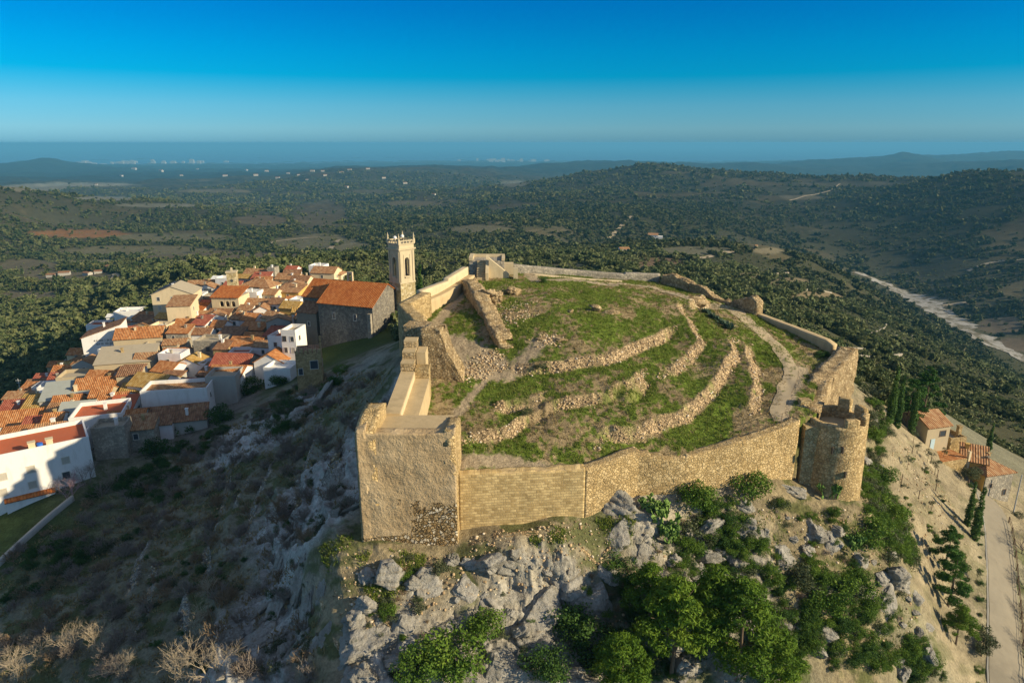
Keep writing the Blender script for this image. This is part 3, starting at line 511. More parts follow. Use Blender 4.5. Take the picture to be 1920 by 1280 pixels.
# sea out to the horizon
th = np.linspace(-R(62), R(62), 60); rr = np.array([9000, 14000, 20000, 30000, 45000, 58000.])
V = np.array([(r*math.sin(t), r*math.cos(t), -334) for t in th for r in rr]); n = len(rr)
F = [(i*n+j, (i+1)*n+j, (i+1)*n+j+1, i*n+j+1) for i in range(len(th)-1) for j in range(n-1)]
sm, nt, b = newmat('sea_water', .35, .4); b.inputs['Base Color'].default_value = (.015, .06, .10, 1); bump(nt, b, noise(nt, pos(nt), .02, 4), .2, 3)
tag(link_obj('sea', mesh_np('sea', V, np.array(F)[:, ::-1], sm)), 'calm blue sea meeting the sky beyond the coast', 'sea', kind='structure')
def strip(name, pl, w, mat, label, cat, lift=.05, kind='structure', step=.6, rag=.25, bed=None, sink=0):
    pts = np.array([hit(*q)[:2] for q in pl]); s = np.r_[0, np.cumsum(np.hypot(*np.diff(pts, axis=0).T))]; n = max(6, int(s[-1]/step)); t = np.linspace(0, s[-1], n)
    q = np.c_[np.interp(t, s, pts[:, 0]), np.interp(t, s, pts[:, 1])]
    for _ in range(3): q[1:-1] = (q[:-2]+2*q[1:-1]+q[2:])/4
    d = np.gradient(q, axis=0); d /= np.hypot(*d.T)[:, None]; nn = np.c_[-d[:, 1], d[:, 0]]; m = 9
    ww = np.interp(t, s, w) if isinstance(w, (list, tuple)) else np.full(n, w)
    V = []; 
    for j in range(m):
        f = (j/(m-1)-.5); e = ww*(1+rag*2*(fbm(t*.5/step*.6, t*0+(j > 4)*7, 33, 3)-.5)); pnt = q+nn*(f*e)[:, None]
        V.append(np.c_[pnt, G(pnt[:, 0], pnt[:, 1])+lift])
    V = np.stack(V, 1); idx = np.arange(n*m).reshape(n, m)
    F = np.stack([idx[:-1, :-1].ravel(), idx[:-1, 1:].ravel(), idx[1:, 1:].ravel(), idx[1:, :-1].ravel()], 1)
    uv = np.stack([np.repeat(t, m), np.tile(np.linspace(0, 1, m), n)], 1)
    o = link_obj(name, mesh_np(name, V.reshape(-1, 3), F, mat, True, uv)); return tag(o, label, cat, kind=kind), q, nn
pathm = plaster_mat('trodden_gravel', (.46, .37, .24), .15, .03, (.33, .26, .16), .4); asph = plaster_mat('pale_worn_asphalt', (.25, .22, .165), .22, .01, (.19, .165, .125), .6); gravm = plaster_mat('river_gravel', (.29, .275, .24), .3, .05, (.12, .11, .07), .85)
strip('path', [(1462,790),(1458,770),(1470,735),(1484,700),(1474,668),(1446,640),(1418,615),(1396,596),(1372,578),(1345,574),(1300,566),(1268,552),(1235,542),(1190,535),(1140,533)], [1.5,1.6,1.6,1.6,1.8,2,2.2,2.4,2.6,2.6,2,1.8,1.8,1.8,1.5], pathm, 'pale trodden footpath curving along the castle plateau', 'path', .06, rag=.35)
road, RQ, RN = strip('road', [(1893,1340),(1889,1270),(1885,1180),(1881,1100),(1876,1030),(1868,975),(1855,938),(1835,915),(1812,898)], [3.7,3.7,3.7,3.7,3.8,4,3.8,3.2,2.4], asph, 'narrow pale road below the castle hill', 'road', .07, rag=.02)
gravm, nt, b = newmat('river_gravel_bars', .95, .05); p = pos(nt); mp_ = nd(nt, 'ShaderNodeMapping', {'Vector': p, 'Scale': (1, 1, 1)}).outputs[0]
link(nt, mix(nt, ramp(nt, noise(nt, mp_, .085, 7, .72), [(.46, 0.0), (.58, 1.0)]), (.36, .345, .31), (.13, .115, .075)), b.inputs['Base Color'])
strip('river', [(1600,510),(1640,525),(1680,541),(1712,557),(1745,577),(1780,596),(1815,618),(1845,640),(1885,655),(1919,672),(1990,700)], [16,18,20,26,30,27,24,22,18,18,18], gravm, 'pale dry gravel riverbed winding along the valley', 'river', .5, step=3, rag=1.0)
dirtm = plaster_mat('farm_track_dirt', (.38, .31, .21), .12, .02); 
for nm, pl, w, lb in (('path.001',[(1270,510),(1290,498),(1315,484),(1345,476),(1375,472)],5,'sandy farm track beyond the castle leading past the vineyard'),('path.002',[(605,478),(620,465),(634,450)],6,'pale straight lane between fields in the valley'),('path.003',[(214,525),(219,512),(205,502),(185,500)],5,'pale farm lane behind the cream apartment block'),
  ('path.004',[(1730,576),(1765,573),(1812,567)],4,'pale ford track crossing the gravel riverbed'),('path.005',[(483,462),(520,452),(560,447),(600,445)],4,'curving farm track edging a field behind the town'),('path.006',[(1140,450),(1165,425),(1185,405)],6,'steep pale track climbing the far hillside'),('path.007',[(1480,376),(1520,366),(1555,358),(1575,345)],4,'thin pale track along the crest of the far hill'),('path.008',[(1919,486),(1880,489),(1850,494),(1815,508)],5,'pale track on the slope across the river')):
    strip(nm, pl, w, dirtm, lb, 'track', .35, step=3, rag=.3)
# ------------------------------------------------------------------ castle
def wall_mesh(name, pts, thick, mat, res=.35, jag=0.0, rough=.06, seed=0, ntop=4, closed_ends=True, jf=1.0):
    # a masonry wall along pts [(x, y, z foot, z top)], its thickness to the left of travel; jag breaks up the top, rough the faces
    p = np.array(pts, float); s = np.r_[0, np.cumsum(np.maximum(np.hypot(*np.diff(p[:, :2], axis=0).T), 1e-3))]; n = max(3, int(s[-1]/res)+1)
    t = np.unique(np.r_[np.linspace(0, s[-1], n), s]); q = np.stack([np.interp(t, s, p[:, k]) for k in range(4)], 1); n = len(t)
    d = np.gradient(q[:, :2], axis=0); d /= np.maximum(np.hypot(*d.T), 1e-9)[:, None]
    for _ in range(2): d[1:-1] = (d[:-2]+2*d[1:-1]+d[2:])/4
    d /= np.hypot(*d.T)[:, None]; nn = np.c_[-d[:, 1], d[:, 0]]
    h = (q[:, 3]-q[:, 2]).max(); nv = max(3, int(h/res))
    prof = [(0, f) for f in np.linspace(0, 1, nv)]+[(f, 1) for f in np.linspace(0, 1, ntop+1)[1:-1]]+[(1, f) for f in np.linspace(1, 0, nv)]
    m = len(prof); V = np.empty((n, m, 3))
    for j, (o, f) in enumerate(prof):
        b = q[:, :2]+nn*(o*thick); top = q[:, 3]-jag*(fbm(t*.45*jf+o*1.7, t*0+o*2.3, 300+seed, 4)*1.5-.35)*(1 if jag else 0)-jag*.45*vn(t*2.2*jf+o*3, t*0+o*5, 320+seed)
        top = np.maximum(top, q[:, 2]+.25); V[:, j, :2] = b; V[:, j, 2] = q[:, 2]+(top-q[:, 2])*f
    Vf = V.reshape(-1, 3); dis = fbm3(Vf, 330+seed, 4, 1.1)-.5; dis2 = fbm3(Vf+5, 340+seed, 3, .35)-.5
    off = np.repeat(nn[:, None, :], m, 1).reshape(-1, 2); Vf[:, :2] += off*((dis*rough*2+dis2*rough*2)[:, None])
    Vf[:, 2] += (fbm3(Vf+9, 350+seed, 3, 1.7)-.5)*rough*1.2*(np.tile([f for _, f in prof], n) > .5)
    idx = np.arange(n*m).reshape(n, m); F = [np.stack([idx[:-1, :-1].ravel(), idx[1:, :-1].ravel(), idx[1:, 1:].ravel(), idx[:-1, 1:].ravel()], 1)]
    if closed_ends:
        for e, rev in ((0, False), (n-1, True)):
            L = []
            for j in range(m//2):
                a, b, c, dd = idx[e, j], idx[e, j+1], idx[e, m-2-j], idx[e, m-1-j]
                if j+1 <= m-2-j: L.append((a, b, c, dd) if not rev else (dd, c, b, a))
            F.append(np.array(L))
    return mesh_np(name, Vf, np.concatenate(F), mat)
def wall(name, pts, thick, mat, label, cat='wall', parent=None, **k):
    o = link_obj(name, wall_mesh(name, pts, thick, mat, **k), parent)
    return tag(o, label, cat) if label else o
def zb(x, y, d=1.5): return g(x, y)-d
# square front tower: four thick walls round a fill, rendered face to the south
T0x, T1x, Ty = -13.76, -4.97, 55.0
tw = thing('square_tower', 'big square stone tower with weathered rendered face at the front of the castle', 'tower', ((T0x+T1x)/2, Ty, -36))
def rel(o, par): o.parent = par; o.matrix_parent_inverse = Matrix.Translation(par.location).inverted(); return o
def sub(name, me, par): return rel(link_obj(name, me), par)
sub('front_wall', wall_mesh('front_wall', [(T0x+.10, Ty-.1, -37.5, -24.0), (T0x+.9, Ty, -37.5, -23.8), (T0x+1.0, Ty, -37.5, -24.3), (T0x+4, Ty, -37.5, -24.35), (T1x-1.2, Ty, -37.5, -24.25), (T1x-.4, Ty, -37.5, -24.0), (T1x, Ty, -37.5, -23.8)], 1.3, M['towerfront'], res=.16, jag=.18, rough=.10, seed=1), tw)
sub('side_wall', wall_mesh('side_wall', [(T1x+.02, Ty+.02, -37.4, -23.95), (T1x+.12, Ty+4.5, -37.4, -24.6)], 1.1, M['rubble'], res=.22, jag=.15, rough=.10, seed=2), tw)
sub('side_wall', wall_mesh('side_wall', [(T0x+.1, Ty+5.2, -37.4, -23.3), (T0x+.04, Ty+3.2, -37.4, -23.1), (T0x, Ty+.04, -37.4, -24.0)], 1.8, M['rubble'], res=.22, jag=.35, rough=.12, seed=3), tw)
mb = MB(); mb.box(T0x+.9, T1x-.6, Ty+.9, Ty+5.2, -37, -24.75); sub('tower_fill', mb.mesh('tower_fill', M['flag']), tw)
# front curtain wall: coursed repair, then rubble with stepped top, up to the round tower
z0 = [-36, -35.6, -35.2, -35.2, -35.0, -35.2]
fp = [(T1x+.05, 56.55, -36.3, -29.0), (FW[1][0], FW[1][1], -36, -29.05)]
wall('curtain_wall', fp, 1.1, M['coursed'], 'neatly coursed low curtain wall between the square tower and the stepped rubble wall', res=.2, jag=.22, rough=.07, seed=4)
x1, y1 = FW[1][:2]; x2, y2 = FW[2][:2]; x3, y3 = FW[3][:2]; x4, y4 = FW[4][:2]; x5, y5 = FW[5][:2]
def lp(a, b, f): return (a[0]+(b[0]-a[0])*f, a[1]+(b[1]-a[1])*f)
a1, a2, a3, a4, a5 = (x1, y1), (x2, y2), (x3, y3), (x4, y4), (x5, y5)
sp_ = [(*lp(a1, a2, .01), -36.2, -29.1), (*lp(a1, a2, .35), -36.2, -29.0), (*lp(a1, a2, .985), -36, -28.55), (*lp(a1, a2, .99), -36, -29.05), (*lp(a2, a3, .22), -36, -29.05), (*lp(a2, a3, .225), -36, -29.4), (*lp(a2, a3, .5), -36, -29.35), (*lp(a2, a3, .505), -36, -29.8), (*a3, -36, -29.6), (*lp(a3, a4, .6), -35.8, -29.15), (*lp(a3, a4, .92), -35.6, -28.75), (*lp(a3, a4, .925), -35.6, -29.0), (*lp(a4, a5, .4), -35.6, -28.6), (*a5, -36, -27.9)]
wall('curtain_wall.001', sp_, 1.15, M['rubble'], 'long rubble curtain wall with stepped top running to the round tower', res=.24, jag=.16, rough=.10, seed=5)
# round tower with merlons
rcx, rcy, rr_ = 35.0, 68.2, 3.05
rt = thing('round_tower', 'round stone tower with four merlons at the castle corner', 'tower', (rcx, rcy, -37))
def ring_mesh(name, cx, cy, r0, r1, ri, zb_, zt, a0, a1, mat, n=48, nz=22, rough=.10, seed=0, jag=0):
    V = []; A = np.linspace(a0, a1, n); prof = [(r0+(r1-r0)*f, zb_+(zt-zb_)*f) for f in np.linspace(0, 1, nz)]+[((r1+ri)/2, zt), (ri, zt)]+[(ri, zt-(zt-zb_)*f) for f in (.15, .4, 1)]
    m = len(prof); V = np.array([[(cx+math.cos(a)*r, cy+math.sin(a)*r, z) for r, z in prof] for a in A]); Vf = V.reshape(-1, 3)
    dd = (fbm3(Vf, 400+seed, 4, 1.0)-.5)*rough*2; cc = Vf[:, :2]-np.array([cx, cy]); cc /= np.hypot(*cc.T)[:, None]; Vf[:, :2] += cc*dd[:, None]
    idx = np.arange(n*m).reshape(n, m); F = np.stack([idx[:-1, :-1].ravel(), idx[1:, :-1].ravel(), idx[1:, 1:].ravel(), idx[:-1, 1:].ravel()], 1)
    E = [(idx[e, j], idx[e, j+1], idx[e, m-2-j], idx[e, m-1-j])[::(1 if e == 0 else -1)] for e in (0, n-1) for j in range(m//2) if j+1 <= m-2-j]
    return mesh_np(name, Vf, np.concatenate([F, np.array(E)]), mat)
sub('tower_wall', ring_mesh('tower_wall', rcx, rcy, rr_+.25, rr_-.05, rr_-.75, -38.5, -28.3, -math.pi*1.02, math.pi*.45, M['rubble'], n=70, seed=1), rt)
mb = MB(); mb.prism([(rcx+math.cos(a)*(rr_-.6), rcy+math.sin(a)*(rr_-.6)) for a in np.linspace(0, 2*math.pi, 25)[:-1]], -38, -29.2); sub('tower_floor', mb.mesh('tower_floor', M['flag']), rt)
for k, (a0, a1, zt) in enumerate(((-1.75, -1.25, -27.5), (-.95, -.45, -27.35), (-.15, .38, -27.2), (.65, 1.15, -26.9))):
    sub('merlon', ring_mesh('merlon', rcx, rcy, rr_-.03, rr_-.06, rr_-.78, -28.32, zt, a0, a1, M['rubble'], n=8, nz=5, rough=.05, seed=k), rt)
mb = MB(); mb.box(rcx-4.0, rcx-2.3, rcy-1.6, rcy-.2, -38, -28.75); sub('side_buttress', mb.mesh('side_buttress', M['rubble']), rt)
mb = MB(); mb.box(rcx-3.4, rcx-2.2, rcy+1.6, rcy+2.6, -30, -27.0).box(rcx-2.2, rcx+1.2, rcy+2.3, rcy+2.9, -30, -28.0); sub('gate_pier', mb.mesh('gate_pier', M['rubble']), rt)
for dx, dz in ((-1.5, -31.2), (-.6, -31.0), (.0, -33.8)):
    mb = MB(); yy = rcy-math.sqrt(max(.1, 3.3**2-dx*dx)); mb.box(rcx+dx-.06, rcx+dx+.06, yy-.06, yy+.5, dz, dz+.7); sub('arrow_slit', mb.mesh('arrow_slit', M['darkmetal']), rt)
# railing on the wall walk
fe = thing('railing', 'thin wooden post railing on the wall walk before the round tower', 'railing', (*lp(a4, a5, .3), -28.7))
pr = None
for k in range(9):
    f = k/8; x, y = lp(lp(a4, a5, -.25), a5, f); zt = -29.0+1.1*f; mb = MB(); mb.tube((x, y+.9, zt-.4), (x, y+.9, zt+1.0), .035, .035, 5); sub('post', mb.mesh('post', M['wood']), fe)
    if pr is not None:
        mb = MB(); mb.tube((*pr[:2], pr[2]+.95), (x, y+.9, zt+.95), .02, .02, 4); mb.tube((*pr[:2], pr[2]+.5), (x, y+.9, zt+.5), .015, .015, 4); sub('rail', mb.mesh('rail', M['wood']), fe)
    pr = (x, y+.9, zt)
# east bastion
bx = [(BA[2][0]-1.0, BA[2][1]+2.6), BA[2][:2], BA[1][:2], BA[0][:2]]
bp = [(*BA[0][:2], -35.5, -27.4), (*lp(BA[0], BA[1], .35), -35.5, -27.3), (*lp(BA[0], BA[1], .6), -35.5, -26.5), (*BA[1][:2], -35, -26.2), (*lp(BA[1], BA[2], .5), -35, -25.8), (*lp(BA[1], BA[2], .85), -35, -24.9), (*BA[2][:2], -35, -25.0), (BA[2][0]-.6, BA[2][1]+1.6, -33, -25.2)]
wall('bastion_wall', bp, 2.3, M['ruin'], 'tall ochre ruined bastion wall standing above the east slope', cat='bastion', res=.22, jag=.55, rough=.38, seed=6)
# low parapet wall and broken walls along the north-east side
le, ls = LW; cnr = at(1575, 648, -25.4)
wall('parapet_wall', [(le[0]+.6, le[1]-.9, -29, -25.2), (*le[:2], -29, -24.75), (*lp(le, ls, .5), -29, -24.5), (*ls[:2], -29, -24.3)], .95, M['flag'], 'low smooth-topped parapet wall on the east edge beside the footpath', res=.35, jag=.05, rough=.04, seed=7)
r1 = aty(1432, 588, 98.8); r2 = aty(1425, 556, 100.2); r3 = aty(1400, 552, 102)
wall('ruined_wall', [(r1[0]-.1, r1[1]+.2, -28, -22.3), (*lp(r1, r3, .3), -28, -21.6), (*lp(r1, r3, .7), -28, -21.9), (r3[0]-.6, r3[1]+.9, -28, -22.8)], 1.5, M['ruin'], 'tall broken stump of rubble wall at the end of the low parapet', res=.25, jag=.5, rough=.3, seed=8)
q1 = aty(1385, 570, 102.6); q2 = aty(1345, 560, 104); q3 = aty(1300, 532, 108); q4 = aty(1268, 516, 110.5); q5 = aty(1250, 514, 112)
wall('ruined_wall.001', [(*q1[:2], -27, -23.2), (*q2[:2], -27, -22.3), (*lp(q2, q3, .5), -26.5, -21.2), (*q3[:2], -26.5, -20.9), (*q4[:2], -26, -20.2), (*q5[:2], -26, -20.7)], 1.3, M['ruin'], 'long dark ruined wall with jagged rubble top descending the north-east edge', res=.25, jag=.7, rough=.3, seed=9)
f1 = aty(1236, 514, 113); f2 = aty(1170, 513, 113); f3 = aty(1080, 507, 113); f4 = aty(958, 497, 111)
wall('parapet_wall.001', [(*f1[:2], -26, -20.9), (*lp(f1, f2, .98), -26, -20.7), (*f2[:2], -25, -20.9), (*f3[:2], -25, -20.3), (*f4[:2], -24, -18.9)], 1.0, M['greystone'], 'long straight grey parapet wall along the far north edge', res=.4, jag=.06, rough=.05, seed=10)
b1 = aty(1100, 521, 110); b2 = aty(1000, 512, 110)
wall('kerb_wall', [(*aty(1165, 524, 110.5)[:2], -24, -21.6), (*b1[:2], -24, -21.2), (*b2[:2], -23.5, -20.35)], .6, M['limewash'], 'low pale stone step in front of the far north parapet', res=.4, jag=.08, rough=.05, seed=11)
# north-west gate bastion with stair
nb = aty(905, 500, 107.5); gb = thing('gate_bastion', 'pale rebuilt bastion with stairs at the far north-west corner', 'bastion', (nb[0], nb[1], -22))
def bxs(name, bl, mat, par, origin):
    mb = MB()
    for x0, x1, yy0, yy1, zz0, zz1 in bl: mb.box(origin[0]+x0, origin[0]+x1, origin[1]+yy0, origin[1]+yy1, zz0, zz1)
    return sub(name, mb.mesh(name, mat), par)
bxs('bastion_block', [(-2.2, 3.4, 1.2, 5.5, -27, -18.1)], M['greystone'], gb, nb)
bxs('parapet', [(-2.25, -1.6, 1.1, 5.6, -18.1, -17.6), (-1.6, 3.45, 4.9, 5.6, -18.1, -17.7), (3.0, 3.5, 1.1, 4.9, -18.1, -17.75)], M['limewash'], gb, nb)
mb = MB()
for k in range(8): mb.box(nb[0]-.9, nb[0]+.5, nb[1]-1.6+k*.36, nb[1]+1.2, -23+0*k, -20.3+k*.32)
sub('stair', mb.mesh('stair', M['flag']), gb)
mb = MB(); o = nb
mb.hexa([(o[0]+.5, o[1]-1.8, -23), (o[0]+1.0, o[1]-1.8, -23), (o[0]+1.0, o[1]+1.2, -23), (o[0]+.5, o[1]+1.2, -23), (o[0]+.5, o[1]-1.8, -19.6), (o[0]+1.0, o[1]-1.8, -19.6), (o[0]+1.0, o[1]+1.2, -17.2), (o[0]+.5, o[1]+1.2, -17.2)])
mb.hexa([(o[0]+1.0, o[1]-.6, -23), (o[0]+4.2, o[1]-.6, -23), (o[0]+4.2, o[1]+.2, -23), (o[0]+1.0, o[1]+.2, -23), (o[0]+1.0, o[1]-.6, -17.4), (o[0]+4.2, o[1]-.6, -20.0), (o[0]+4.2, o[1]+.2, -20.0), (o[0]+1.0, o[1]+.2, -17.4)])
sub('stair_wall', mb.mesh('stair_wall', M['limewash']), gb)
bxs('end_pillar', [(4.9, 5.6, -1.2, -.4, -23, -18.9), (3.4, 4.9, 1.2, 2.2, -24, -18.5)], M['limewash'], gb, nb)
# west wall: long run from the gate bastion to the middle tower
LW2 = [(878, 500, 105.2, -18.3), (842, 522, 98, -19.0), (818, 535, 95, -19.3), (792, 545, 92, -19.7)]
wp = [(aty(px, py, yy)[0], yy, -24.5, aty(px, py, yy)[2]) for px, py, yy, _ in LW2]
wall('west_wall', wp[:2]+[(*lp(wp[1], wp[2], .02), -25, wp[1][3]-.35)]+wp[2:], -1.0, M['limewash'], 'pale rebuilt west wall climbing in steps towards the far bastion', res=.4, jag=.04, rough=.03, seed=12)
wk = [(x+1.0, y-.2, -25.5, z-1.25) for x, y, _, z in wp]
wall('wall_walk', wk, -1.1, M['flag'], 'flagged wall walk along the inside of the rebuilt west wall', cat='walkway', res=.5, jag=.03, rough=.03, seed=13)
kx = aty(745, 568, 86); ky = aty(775, 606, 78.6)
wall('west_wall.001', [(wp[3][0]-.3, wp[3][1]-.3, -26, wp[3][3]-.05), (kx[0], kx[1], -28, -19.9), (*lp(kx, ky, .62), -31, -20.3), (*lp(kx, ky, .63), -31, -20.0), (ky[0], ky[1], -31, -20.3)], 1.7, M['rubble'], 'broad-topped kinked stretch of west wall below the bell tower', res=.35, jag=.05, rough=.05, seed=14)
# ruined middle tower
mt0 = aty(757, 612, 76.5)
wall('ruined_tower', [(mt0[0]-.2, 76.6, -33, -20.2), (mt0[0]+1.6, 76.2, -33, -20.2), (mt0[0]+2.2, 74.6, -31, -19.9), (mt0[0]+4.4, 74.3, -31, -20.0), (mt0[0]+5.0, 74.2, -30, -22.2), (mt0[0]+6.4, 74.0, -29, -24.8), (mt0[0]+7.4, 73.9, -29, -26.4)], 3.0, M['ruin'], 'ruined middle tower with a sloping broken flank beside the west wall steps', cat='tower', res=.25, jag=.45, rough=.3, seed=15)
# south stretch of the west wall with parapet, walk and three steps
sw = thing('west_wall', 'sunlit southern west wall with wide parapet, walk and three stone steps', 'wall', (-9, 64, -30))
def quadbar(name, p0, p1, w, zf0, zf1, zt0, zt1, mat, par):
    a = Vector(p0); b_ = Vector(p1); d = (b_-a).normalized(); n_ = Vector((d.y, -d.x)); A0, A1, B1, B0 = a, a+n_*w, b_+n_*w, b_; mb = MB()
    mb.hexa([(A0.x, A0.y, zf0), (A1.x, A1.y, zf0), (B1.x, B1.y, zf1), (B0.x, B0.y, zf1), (A0.x, A0.y, zt0), (A1.x, A1.y, zt0), (B1.x, B1.y, zt1), (B0.x, B0.y, zt1)]); return sub(name, mb.mesh(name, mat), par)
pa = aty(722, 797, 60.1); pb = aty(752, 712, 69.5); pw0 = (pa[0], pa[1]); pw1 = (pb[0], pb[1])
quadbar('parapet', pw0, pw1, 1.45, -38, -37, -24.55, -23.55, M['flag'], sw)
quadbar('inner_face', (pw0[0]+1.42, pw0[1]+.1), (pw1[0]+1.42, pw1[1]+.1), .10, -30, -30, -24.58, -23.58, M['limewash'], sw)
quadbar('walk', (pw0[0]+1.5, pw0[1]), (pw1[0]+1.5, pw1[1]), 1.55, -31, -31, -25.35, -24.35, M['flag'], sw)
dv = (Vector(pw1)-Vector(pw0)).normalized()
for k in range(3):
    s0 = Vector(pw1)+dv*(.03+1.35*k); s1 = s0+dv*1.34; quadbar('step', s0, s1, 1.40, -37, -37, -22.75+.85*k, -22.7+.85*k, M['ruin'], sw)
    quadbar('step_coping', s0+dv*.02, s1-dv*.02, 1.44, -22.75+.85*k+.01, -22.7+.85*k+.01, -22.60+.85*k, -22.55+.85*k, M['flag'], sw)
s0 = Vector(pw1)+Vector((1.5, 0)); quadbar('side_pier', s0, s0+dv*1.5, 1.5, -31, -31, -23.3, -23.2, M['rubble'], sw); quadbar('side_pier', s0+dv*1.55, s0+dv*3.6, 1.0, -31, -31, -21.9, -21.8, M['flag'], sw)
# ruined keep inside
k0 = at(932, 662, -24.8); k1 = at(905, 612, -23.4); k2 = at(866, 552, -21.9)
wall('ruined_keep_wall', [(k0[0]+2.0, k0[1]-.3, -27.5, -23.6), (k0[0]+.2, k0[1]-.2, -27.5, -22.9), (k0[0]-.4, k0[1]+1, -27.5, -22.2), (*lp(k0, k1, .6), -27, -22.0), (*k1[:2], -26, -21.2), (*lp(k1, k2, .4), -25, -20.0), (*lp(k1, k2, .75), -25, -19.0), (k2[0], k2[1], -24, -19.2), (k2[0]+.5, k2[1]+1.2, -24, -20.3)], -2.2, M['ruin'], 'thick broken keep wall of rubble leaning along the inner courtyard', res=.25, jag=.7, rough=.4, seed=16)
def boulder_mesh(name, seed, sub_=4, flat=.75, mat=None, rough=1.0):
    bm = bmesh.new(); bmesh.ops.create_icosphere(bm, subdivisions=sub_, radius=1); V = np.array([v.co[:] for v in bm.verts]); F = np.array([[v.index for v in f.verts] for f in bm.faces]); bm.free()
    rr = np.random.default_rng(seed)
    V = V*(1+(fbm3(V*1.0+seed*1.7, seed, 3, .9)-.5)*1.1*rough)[:, None]
    for _ in range(16):                                            # planar breaks along bedding and joints, then weathering
        n_ = rr.normal(size=3)*np.array([1, 1, .7]); n_ /= np.linalg.norm(n_); d = .42+.42*rr.random(); e = V@n_-d; V = V-np.outer(np.maximum(e, 0)*.94, n_)
    bed = np.abs(2*((V@np.array([.35, .2, 1.0])*2.6+fbm3(V+7, seed+3, 2, 1.5)) % 1)-1); rad = V/np.linalg.norm(V, axis=1)[:, None]
    V = V+rad*((fbm3(V+seed+3, seed+50, 4, 4.0)-.5)*.20*rough-.07*(bed > .78)*rough-.16*np.maximum(.42-np.abs(fbm3(V+seed, seed+70, 3, 2.2)-.5)*9, 0)*rough)[:, None]; V[:, 2] *= flat
    return mesh_np(name, V, F, mat or M['limestone'])
mv = boulder_mesh('ruined_vault', 77, 5, .75, M['ruin'], 1.4); p_ = hit_f(h_base, 925, 572); o = tag(link_obj('ruined_vault', mv), 'shapeless mass of collapsed vault masonry at the upper end of the keep wall', 'ruin'); o.location = (p_[0]-.4, p_[1]+2.5, p_[2]+.4); o.scale = (3.2, 3.4, 3.0); o.rotation_euler = (0, 0, .5)
o = tag(link_obj('rubble_mound', boulder_mesh('rubble_mound', 78, 5, .6, M['ruin'], 1.6)), 'low heap of fallen masonry behind the collapsed vault', 'ruin'); p_ = hit_f(h_base, 966, 548); o.location = (p_[0], p_[1]+.5, p_[2]); o.scale = (1.9, 1.9, 1.5)
for k, (px, py, s_, lb) in enumerate(((1070, 584, .5, 'small pale stone stump in the plateau grass'), (1117, 582, .75, 'upright ruined pillar stub on the upper plateau'), (1145, 588, .8, 'line of low broken stones on the upper plateau'), (1110, 612, .35, 'lone small stone in the middle of the plateau grass'), (1013, 636, .8, 'scatter heap of pale stones on the left of the plateau'), (1050, 636, 1.0, 'wider scatter heap of orange stones on the plateau'), (1298, 568, 1.7, 'big lit rock ledge beside the footpath at the ruined wall'))):
    p_ = hit_f(h_base, px, py); o = tag(link_obj('ruin_stone', boulder_mesh('ruin_stone', 90+k, 4 if k == 6 else 3, .8, M['ruin'], 1.5)), lb, 'stone'); o.location = (p_[0], p_[1], p_[2]+(0 if k != 1 else .4)); o.scale = (s_*(2 if k in (2,) else 1.25 if k != 6 else 1.5), s_, s_*(.45 if k in (4, 5) else .9 if k != 1 else 1.3))
# ledges and retaining walls on the front slope
def hp(pl, dz0, dz1): 
    out = []
    for px, py in pl: p_ = hit(px, py); out.append((p_[0], p_[1], p_[2]-dz0, p_[2]+dz1))
    return out
wall('retaining_wall', hp([(581, 1058), (592, 1100), (606, 1150), (625, 1200), (645, 1240)], 2.5, .35)[::-1], -.8, M['ruin'], 'old dry-stone retaining wall on the ridge left of the front slope', res=.25, jag=.3, rough=.15, seed=20)
wall('retaining_wall.001', hp([(925, 1012), (980, 1003), (1040, 1005), (1090, 1028), (1120, 1058)], 2.0, .25), .6, M['ruin'], 'low dry-stone edge wall curving below the coursed curtain wall', res=.25, jag=.25, rough=.14, seed=21)
wall('retaining_wall.002', hp([(625, 1118), (660, 1128), (700, 1150), (735, 1182)], 1.5, .35), .6, M['ruin'], 'short dry-stone wall across the lower front slope', res=.25, jag=.3, rough=.14, seed=22)
wall('retaining_wall.003', hp([(0, 1062), (45, 1020), (95, 975), (140, 938)], 1.6, .9), .45, WALL['G'], 'straight grey concrete channel wall at the foot of the west slope', res=.5, jag=.02, rough=.02, seed=23)
# ------------------------------------------------------------------ church and bell tower
def arch_panel(mb, w, h, ow, spring, y0, t, x0=0, zb_=0, sill=0):
    # wall panel in the xz plane with one arched opening, thickness t along +y
    n = 9; xs = [x0-ow/2+ow*i/(n-1) for i in range(n)]; top = [spring+math.sqrt(max(0, (ow/2)**2-(x-x0)**2)) for x in xs]
    mb.box(x0-w/2, x0-ow/2, y0, y0+t, zb_, zb_+h); mb.box(x0+ow/2, x0+w/2, y0, y0+t, zb_, zb_+h)
    if sill > 0: mb.box(x0-ow/2, x0+ow/2, y0, y0+t, zb_, zb_+sill)
    for i in range(n-1):
        a_, b2 = (xs[i], zb_+top[i]), (xs[i+1], zb_+top[i+1]); mb.hexa([(a_[0], y0, a_[1]), (b2[0], y0, b2[1]), (b2[0], y0+t, b2[1]), (a_[0], y0+t, a_[1]), (a_[0], y0, zb_+h), (b2[0], y0, zb_+h), (b2[0], y0+t, zb_+h), (a_[0], y0+t, zb_+h)])
